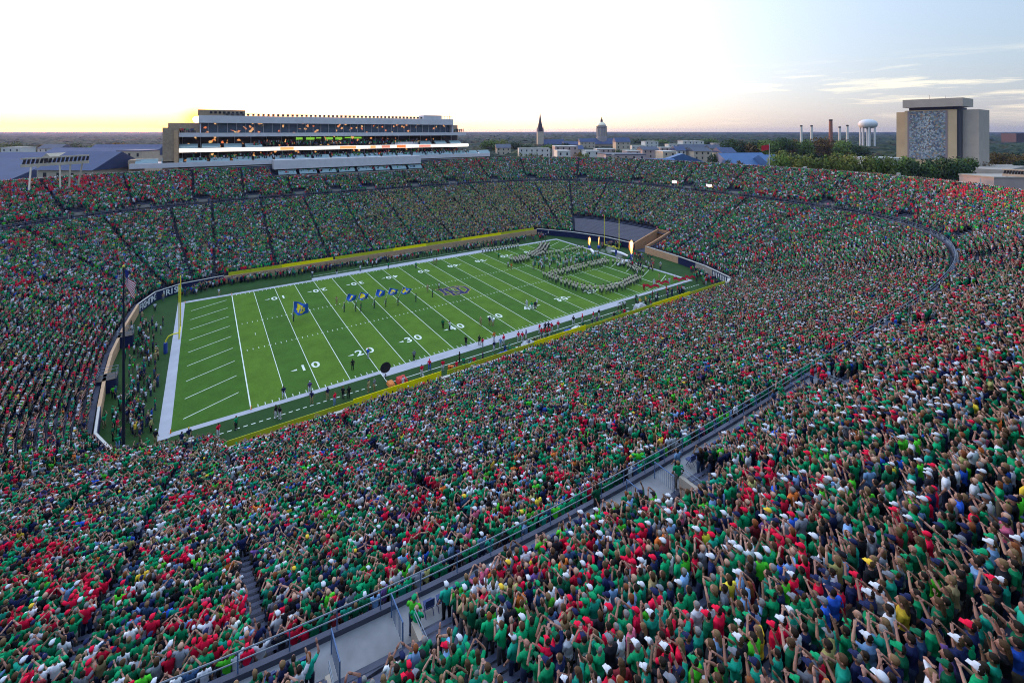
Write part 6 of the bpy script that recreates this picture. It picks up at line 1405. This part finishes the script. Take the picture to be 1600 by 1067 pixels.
FP = [  # u v shirt trousers head pose label
 (284, 697, 'nv', 'db', 'dk', D, 'person in navy with dark jeans at the near left pylon'), (295, 690, 'nv', 'tn', 'c:yw', D, 'person in navy with a yellow cap and khaki trousers at the near left pylon'), (299, 702, 'wt', 'bk', 'dk', K_, 'person in a white top and black trousers beside the near left pylon'),
 (243, 693, 'bk', 'tn', 'c:wt', D, 'person in black with a white cap left of the end line corner'), (230, 708, 'gr', 'db', 'c:gr', D, 'person in a green shirt and jeans near the near left wall'), (341, 683, 'rd', 'wt', 'dk', D, 'person in a red shirt and white trousers on the near left sideline'), (369, 671, 'gr', 'bk', 'rh', D, 'person in green shirt right of the red shirt near the left pylon'),
 (431, 653, 'bk', 'wt', 'dk', D, 'left one of two officials in black by the left goal line'), (437, 655, 'bk', 'wt', 'dk', D, 'right one of two officials in black by the left goal line'), (443, 622, 'nv', 'wt', 'dk', D, 'person in dark top and white trousers standing on the near five yard line'), (484, 614, 'pr', 'wt', 'c:wt', D, 'person in purple standing on the white sideline border'),
 (487, 630, 'nv', 'tn', 'dk', D, 'person in navy and khaki below the purple person'), (512, 624, 'nv', 'tn', 'dk', D, 'person in navy and khaki beside the red shirt at the near ten'), (523, 632, 'rd', 'lb', 'rh', D, 'person in a red shirt and light jeans on the near sideline'), (536, 623, 'bk', 'bk', 'rh', D, 'left one of two people all in black on the near sideline'), (545, 622, 'bk', 'bk', 'dk', D, 'right one of two people all in black on the near sideline'),
 (576, 612, 'tn', 'tn', 'c:nv', D, 'left one of two people in khaki near the round black screen'), (585, 610, 'gy', 'tn', 'gh', D, 'right one of two people in grey and khaki near the round black screen'), (551, 578, 'bk', 'bk', 'dk', D, 'official in black and white inside the field near the left twenty'), (575, 560, 'bl', 'wt', 'c:rd', D, 'person in blue standing on the near twenty yard number'), (647, 563, 'gy', 'bk', 'gh', D, 'person in grey just inside the near sideline at the twenty five'),
 (659, 587, 'rd', 'wt', 'dk', D, 'person in red on the border right of the round screen'), (661, 603, 'wt', 'wt', 'c:wt', D, 'person all in white behind the red shirted one'), (671, 578, 'rd', 'bl', 'c:rd', D, 'person in a red shirt with blue trousers at the thirty'), (692, 579, 'rd', 'wt', 'dk', D, 'person in red and white standing alone on the near sideline'), (718, 566, 'bk', 'bk', 'dk', D, 'person in black near the coaching line'), (728, 540, 'bk', 'bk', 'dk', D, 'dark clad person crouching at the border edge'),
 (634, 612, 'rd', 'bk', 'dk', D, 'left red shirted person by the drinks station'), (642, 612, 'rd', 'bk', 'rh', D, 'right red shirted person by the drinks station'), (630, 606, 'wt', 'wt', 'gh', D, 'person in white by the drinks station'), (686, 603, 'bl', 'wt', 'c:rd', D, 'person in blue with a red cap at the end of the bench row'), (672, 604, 'nv', 'bk', 'dk', D, 'person in dark navy seated near the bench end'),
 (692, 513, 'dg', 'bk', 'dk', D, 'green clad person left of the official near the forty'), (703, 516, 'wt', 'nv', 'dk', 'reaching both arms forward', 'person bending over the near forty yard number'), (751, 509, 'tn', 'tn', 'bd', K_, 'tan clad person inside the field near midfield'), (765, 508, 'nv', 'tn', 'dk', D, 'person in navy at the near fifty yard number'), (770, 510, 'wt', 'tn', 'dk', D, 'person in white at the near fifty yard number'),
 (831, 484, 'gr', 'wt', 'dk', D, 'person in green in the small group near the right forty'), (836, 483, 'nv', 'bk', 'dk', D, 'person in navy in the small group near the right forty'), (839, 480, 'wt', 'bk', 'c:wt', O_, 'person in white holding a board near the right forty'), (823, 481, 'wt', 'wt', 'c:wt', D, 'leftmost of the small group near the right forty'),
 (754, 543, 'rd', 'wt', 'dk', D, 'person in red at the border below the forty'), (749, 539, 'bk', 'bk', 'dk', D, 'dark clad person left of the red shirt at the forty'), (772, 533, 'og', 'wt', 'rh', D, 'person in an orange shirt at the forty five'), (772, 548, 'nv', 'wt', 'dk', D, 'person in navy and white below the orange shirt'), (782, 543, 'lb', 'wt', 'c:wt', D, 'person in light blue and white below the forty five'), (787, 538, 'rd', 'wt', 'c:rd', D, 'person in red and white right of the orange shirt'),
 (810, 533, 'rd', 'wt', 'dk', D, 'left one of two red shirts at midfield'), (816, 533, 'rd', 'wt', 'dk', D, 'right one of two red shirts at midfield'), (822, 530, 'pr', 'wt', 'dk', D, 'person in purple beside two red shirts at midfield'), (843, 520, 'rd', 'wt', 'c:wt', D, 'person in red nearest the red team cluster'), (852, 518, 'bk', 'bk', 'dk', D, 'left one of two people in black by the red cluster'), (857, 517, 'bk', 'bk', 'dk', D, 'right one of two people in black by the red cluster'), (862, 518, 'rd', 'wt', 'dk', D, 'person in red right of the two in black'), (872, 515, 'rd', 'wt', 'rh', D, 'person in red farther right of the two in black'),
 (846, 527, 'rd', 'gy', 'dk', K_, 'first red shirt in the huddle beside the yellow wall'), (850, 527, 'rd', 'wt', 'dk', K_, 'second red shirt in the huddle beside the yellow wall'), (855, 526, 'rd', 'bk', 'c:rd', K_, 'red shirt and red cap in the huddle beside the yellow wall'), (859, 526, 'rd', 'wt', 'dk', K_, 'last red shirt in the huddle beside the yellow wall'),
 (896, 507, 'bk', 'wt', 'dk', D, 'person in black and white on the border near the right thirty five'), (910, 504, 'rd', 'wt', 'c:rd', D, 'person in bright red and white near the right thirty'), (927, 500, 'rd', 'wt', 'dk', D, 'person in red near the right twenty five'), (936, 496, 'bk', 'wt', 'dk', D, 'person in black at the right twenty five'), (966, 486, 'wt', 'bk', 'c:wt', D, 'white topped cameraman, left of three at the right fifteen'), (971, 484, 'wt', 'bk', 'c:wt', D, 'white topped cameraman, middle of three at the right fifteen'), (976, 482, 'wt', 'bk', 'c:wt', D, 'white topped cameraman, right of three at the right fifteen'),
 (994, 472, 'dg', 'bk', 'dk', D, 'dark green clad person by the right ten'), (1000, 478, 'yw', 'wt', 'bd', D, 'person in a yellow vest left near the right ten'), (1009, 476, 'yw', 'bk', 'c:yw', D, 'person in a yellow vest and yellow cap near the right ten'), (1063, 462, 'lb', 'bk', 'dk', D, 'person in pale shirt at the near right corner'), (1017, 481, 'mr', 'wt', 'dk', D, 'person in maroon by the near right wall'),
 (1006, 454, 'rd', 'mr', 'rh', D, 'person in red standing left of the fallen red flag'), (1022, 447, 'wt', 'wt', 'c:wt', D, 'person in white in the near right end zone'), (1040, 445, 'wt', 'tn', 'dk', D, 'person in white beside the red flags, left'), (1046, 444, 'wt', 'wt', 'dk', D, 'person in white beside the red flags, middle'), (1055, 440, 'wt', 'tn', 'c:wt', D, 'person in white beside the red flags, right'), (1030, 438, 'tn', 'tn', 'dk', D, 'tan clad person inside the right end zone'),
 (1103, 445, 'rd', 'wt', 'dk', D, 'person in red and white near the right corner pad'), (1115, 448, 'pk', 'nv', 'rh', D, 'person in pink in the near right corner of the turf'),
 (163, 668, 'gr', 'tn', 'dk', O_, 'person in green with an arm up near the left wall'), (184, 702, 'gr', 'lb', 'c:gr', D, 'person in green and light shorts left of the flagpole'), (177, 622, 'lg', 'bk', 'dk', D, 'person in lime green behind the flagpole'), (209, 728, 'bk', 'wt', 'dk', D, 'person in black and khaki right of the flagpole foot'), (205, 722, 'nv', 'bk', 'dk', D, 'dark clad cameraman crouching at the flagpole foot'), (187, 634, 'wt', 'bk', 'dk', D, 'person in striped white by the flagpole'),
 (243, 565, 'tn', 'tn', 'c:yw', D, 'khaki clad person in front of the left end crowd'), (242, 486, 'wt', 'bk', 'dk', D, 'person in white and black alone by the left navy wall'), (222, 500, 'tn', 'tn', 'bd', D, 'tan clad person crouching near the left navy wall'), (255, 470, 'tn', 'gy', 'rh', D, 'left one of two people below the wall letters'), (251, 466, 'og', 'wt', 'rh', D, 'right one of two people below the wall letters'), (244, 518, 'wt', 'nv', 'c:wt', D, 'person in white at the top of the left end crowd'),
 (342, 462, 'wt', 'tn', 'dk', D, 'person in white standing on the far left border'), (526, 430, 'bk', 'wt', 'dk', D, 'person in black and tan on the far border near the thirty'), (563, 424, 'wt', 'db', 'dk', D, 'person in white and blue at the far thirty five'), (607, 420, 'gr', 'bk', 'c:gr', D, 'person in green on the far forty'), (650, 419, 'gr', 'nv', 'c:wt', D, 'person bending at the far forty five'), (678, 413, 'tn', 'tn', 'dk', D, 'left one of two tan clad people past the far midfield'), (682, 413, 'tn', 'tn', 'dk', D, 'right one of two tan clad people past the far midfield'), (488, 433, 'wt', 'nv', 'dk', D, 'person in white on the far border at the twenty'), (574, 417, 'wt', 'nv', 'c:wt', D, 'person in white right of the far benches'),
 (582, 417, 'wt', 'bk', 'c:wt', D, 'first of two in white helmets on the far border'), (588, 416, 'wt', 'bk', 'c:wt', D, 'second of two in white helmets on the far border'), (625, 408, 'bk', 'tn', 'dk', D, 'person in black at the far border right of midfield'), (668, 456, 'tn', 'tn', 'bd', D, 'tan clad person left of the midfield emblem'), (686, 453, 'wt', 'bk', 'dk', D, 'person in white standing on the edge of the midfield emblem'), (526, 476, 'tn', 'tn', 'rh', K_, 'tan clad person following the big flag'),
 (779, 404, 'gr', 'bk', 'dk', D, 'person in green alone left of the band'), (794, 418, 'wt', 'bk', 'dk', D, 'white shirted person at the corner of the band'), (799, 421, 'og', 'tn', 'rh', D, 'orange clad person at the corner of the band')]
grp = 'people standing on and around the field'
cam_face = math.atan2(24, 1)
for k, (u, v, sh, pt, hd, ps, lb) in enumerate(FP):
    x, y = gp(u, v); field_person(x, y, sh, hd, ps, rnd.uniform(.6, 2.4), lb, grp, pt)
# flag bearers with poles and big flags
M_FB = mat('flag_royal_blue', (.03, .13, .62), .8, .06, .5); M_FG = mat('flag_gold', (1.0, .74, .02), .8); M_FPOL = mat('flag_pole_white', (.7, .7, .72), .5)
def make_flag(px_foot, px_top, scale, letter, label_p, label_f, fl_w, fl_h):
    x, y = gp(*px_foot); z = (x - CX) * FW[0] + (y - CY) * FW[1]
    tu, tv = px_top; tx_, ty_, tz = dp(tu, tv, z)
    field_person(x, y, 'dg', 'dk', O_, math.pi * .9, label_p, 'flag bearers running with flags', 'nv')
    b = Vector((x + .28 * RT[0] * -1, y + .28 * RT[1] * -1, 1.0)); t = Vector((tx_, ty_, tz)); d = (t - b).normalized()
    e = empty('parade_flag', tuple(b), label_f, 'flag', 'parade flags')
    mb = MB(); mb.tube([(0, 0, 0) - d * .6 if False else tuple(-d * .5), tuple(t - b)], .035 * scale, 6); mb.build('flag_pole', M_FPOL, e)
    R3 = Vector((RT[0], RT[1], 0)); F3 = Vector((FW[0], FW[1], 0))
    def S(u, v): q = (t - b) - d * (v * fl_h); q = q + R3 * (u * fl_w) + F3 * (.16 * fl_w * math.sin(u * 5.5 + v * 2)) + Vector((0, 0, -.14 * fl_w * u - .10 * fl_h * math.sin(u * 4))); return q
    mb = MB(); nu, nv = 14, 8; g = [S(i / nu, j / nv) for j in range(nv + 1) for i in range(nu + 1)]
    mb.add([tuple(p) for p in g] + [tuple(p + F3 * .02) for p in g], [(j * (nu + 1) + i, j * (nu + 1) + i + 1, (j + 1) * (nu + 1) + i + 1, (j + 1) * (nu + 1) + i) for j in range(nv) for i in range(nu)] + [tuple(len(g) + q for q in ((j + 1) * (nu + 1) + i, (j + 1) * (nu + 1) + i + 1, j * (nu + 1) + i + 1, j * (nu + 1) + i)) for j in range(nv) for i in range(nu)])
    clo = mb.build('cloth', M_FB, e, True)
    # emblem or letter bent onto the cloth
    em = MB()
    if letter == 'ND': monogram(em, 1.0, .07, 0); vs = np.array(em.v); fs = em.f
    else:
        me = text_mesh(letter, 1.9, 0, .12); vs = np.array([v.co[:] for v in me.vertices]); fs = [tuple(p.vertices) for p in me.polygons]
    c0 = (vs[:, :2].max(0) + vs[:, :2].min(0)) / 2; vs[:, :2] -= c0
    k = .36 / max(abs(vs[:, 1]).max(), 1e-3); asp = fl_h / fl_w
    out = []
    for vx, vy, _z in vs:
        uu = .5 + vx * k * asp * (1.05 if letter == 'ND' else 1.7); vv = .5 - vy * k; out.append(tuple(S(uu, vv) - F3 * .03))
    me = bpy.data.meshes.new('emblem'); me.from_pydata(out, [], fs); me.materials.append(M_FG); o = bpy.data.objects.new('emblem', me); link(o, clo)
    if letter == 'ND':
        for q, p in enumerate(me.polygons):
            for vi in p.vertices: me.vertices[vi].co -= F3 * (.002 * q)
make_flag((459, 502), (459, 471), 1.6, 'ND', 'flag bearer in green running with the biggest blue flag', 'biggest blue flag with a gold interlocked monogram, far left', 3.0, 2.2)
for ch, ft, tp, nth in (('I', (538, 487), (544, 459), 'first'), ('R', (556, 486), (563, 457), 'second'), ('I', (585, 481), (589, 452), 'third'), ('S', (603, 479), (609, 450), 'fourth'), ('H', (622, 477), (630, 449), 'fifth')):
    make_flag(ft, tp, 1.2, ch, f'{nth} bearer from the left in the line of letter flags', f'{nth} blue letter flag from the left with a gold {ch}', 1.9, 1.35)
for u, v, lb in ((564, 486, 'cheerleader in green between the letter flags and the twenty five'), (650, 471, 'green clad runner ahead of the letter flags'), (676, 464, 'green clad runner left of the midfield emblem')):
    x, y = gp(u, v); field_person(x, y, 'dg', 'dk', O_, 2.8, lb, 'green clad runners', 'nv')
# red flags lying at the right
for u, v, L, lb in ((1018, 452, 3.4, 'long red flag held low at the near right sideline'), (1035, 446, 3.0, 'second red flag held low near the right goal line'), (1062, 441, 3.2, 'third red flag near the right corner'), (1078, 438, 2.4, 'last red flag at the right corner of the field')):
    x, y = gp(u, v); mb = MB(); n = 8; vs = [(x + RT[0] * L * (i / n - .5) + .2 * math.sin(i), y + RT[1] * L * (i / n - .5), .5 + .25 * math.sin(i * 1.3) + j * .55) for j in range(2) for i in range(n + 1)]
    mb.add(vs, [(i, i + 1, n + 2 + i, n + 1 + i) for i in range(n)]); mb.tube([(x - RT[0] * L / 2, y - RT[1] * L / 2, .05), (x - RT[0] * L / 2, y - RT[1] * L / 2, 1.6)], .03, 5)
    o = mb.build('red_flag', mat('vivid_red_cloth', (.65, .015, .06), .7)); setp(o, lb, 'flag', 'red flags at the right corner')
# marching band formation
def band_run(pts, gap, rows, rgap, label, face=None, tin=False):
    for a, b in zip(pts[:-1], pts[1:]):
        a = np.array(a); b = np.array(b); L = np.hypot(*(b - a)); n = max(1, int(L / gap)); d = (b - a) / L; nr = np.array((-d[1], d[0]))
        for r in range(rows):
            for i in range(n):
                p = a + d * (i + .5 * (r % 2)) * gap + nr * (r - (rows - 1) / 2) * rgap
                field_person(p[0] + rnd.uniform(-.14, .14), p[1] + rnd.uniform(-.14, .14), 'tn', 'dk', rnd.choice([K_, K_, D, C_]), (face if face is not None else -2.3) + rnd.uniform(-.3, .3), label, 'marching band', name='band_member', hat='shako', s=1.05)
G = lambda u, v: gp(u, v)
DI = [G(853, 434), G(880, 446), G(910, 456), G(938, 459), G(968, 453), G(1000, 438)]
band_run(DI, 1.12, 2, 1.35, 'band member in tan and navy on the near edge of the diamond formation')
DI2 = [G(1001, 430), G(980, 418), G(952, 411)]
band_run(DI2, 1.12, 2, 1.35, 'band member in tan and navy on the right edge of the diamond formation')
DI3 = [G(950, 413), G(915, 420), G(880, 430), G(857, 434)]
band_run(DI3, 1.12, 2, 1.35, 'band member in tan and navy on the far edge of the diamond formation')
band_run([G(754, 396), G(815, 388)], 1.0, 1, 1.1, 'band member in tan and navy in the long rank on the far border')
band_run([G(802, 412), G(830, 406), G(846, 396), G(853, 384)], 1.0, 3, 1.1, 'band member in tan and navy in the bent column left of the green runners')
band_run([G(845, 402), G(882, 397), G(915, 391)], 1.1, 1, 1.1, 'band member in tan and navy in the rank behind the green runners')
# the team in green between the ranks: runners
RUN = []
for k in range(85):
    t = rnd.random(); s = rnd.random(); u = 832 + 105 * t; v = 407 + 12 * s - 10 * t * (1 - .3 * s) + (8 * (1 - abs(2 * t - .6)) * s)
    x, y = gp(u, v); RUN.append((x, y, .003))
nr_ = len(RUN); rs_ = rng.choice([SI['gr'], SI['te'], SI['wt'], SI['wt']], nr_); rh_ = rng.choice([HI['c:wt'], HI['dk'], HI['bn']], nr_)
crowd_object('runner_crowd', np.array(RUN), rng.uniform(2.5, 3.8, nr_) - math.pi / 2, np.full((nr_, 3), 1.05), rng.choice([2, 3, 1, 6], nr_) * 3 + nmid, SCOL[rs_], HCOL[rh_], 'green and white clad cheering runners pouring through the band tunnel')
# two bright work lights in the right stand
for u, v, lb in ((1074, 291.5, 'left one of two bright work lights in the right stand'), (1132, 297.5, 'right one of two bright work lights in the right stand')):
    x, y = gp(u, v, 15.0)
    j = np.argmin(np.hypot(AM[:, 0] - x, AM[:, 1] - y)); p = AM[j] + AD[j] * 1.0
    e = empty('work_light', (p[0], p[1], ZW), lb, 'lamp', 'work lights in the right stand'); MB().tube([(0, 0, 0), (0, 0, 2.2)], .06, 6).build('stand', M_STEEL, e); MB().box(-.3, .3, -.8, .8, 2.2, 2.9).build('lamp_head', ml, e)
print('objects', len(SC.objects))
# ------------------------------------------------------------------ evening haze
hz = bpy.data.materials.new('haze_air'); hz.use_nodes = True; _n = hz.node_tree; _n.nodes.clear(); _o = _n.nodes.new('ShaderNodeOutputMaterial'); _v = _n.nodes.new('ShaderNodeVolumePrincipled')
_v.inputs['Density'].default_value = 6e-5; _v.inputs['Color'].default_value = (.36, .44, .92, 1); _v.inputs['Anisotropy'].default_value = .6; _n.links.new(_v.outputs[0], _o.inputs['Volume'])
o = MB().box(-5500, 6500, -400, 7600, -1.2, 70).build('haze', hz); setp(o, 'thin blue evening haze over the plain', kind='stuff')
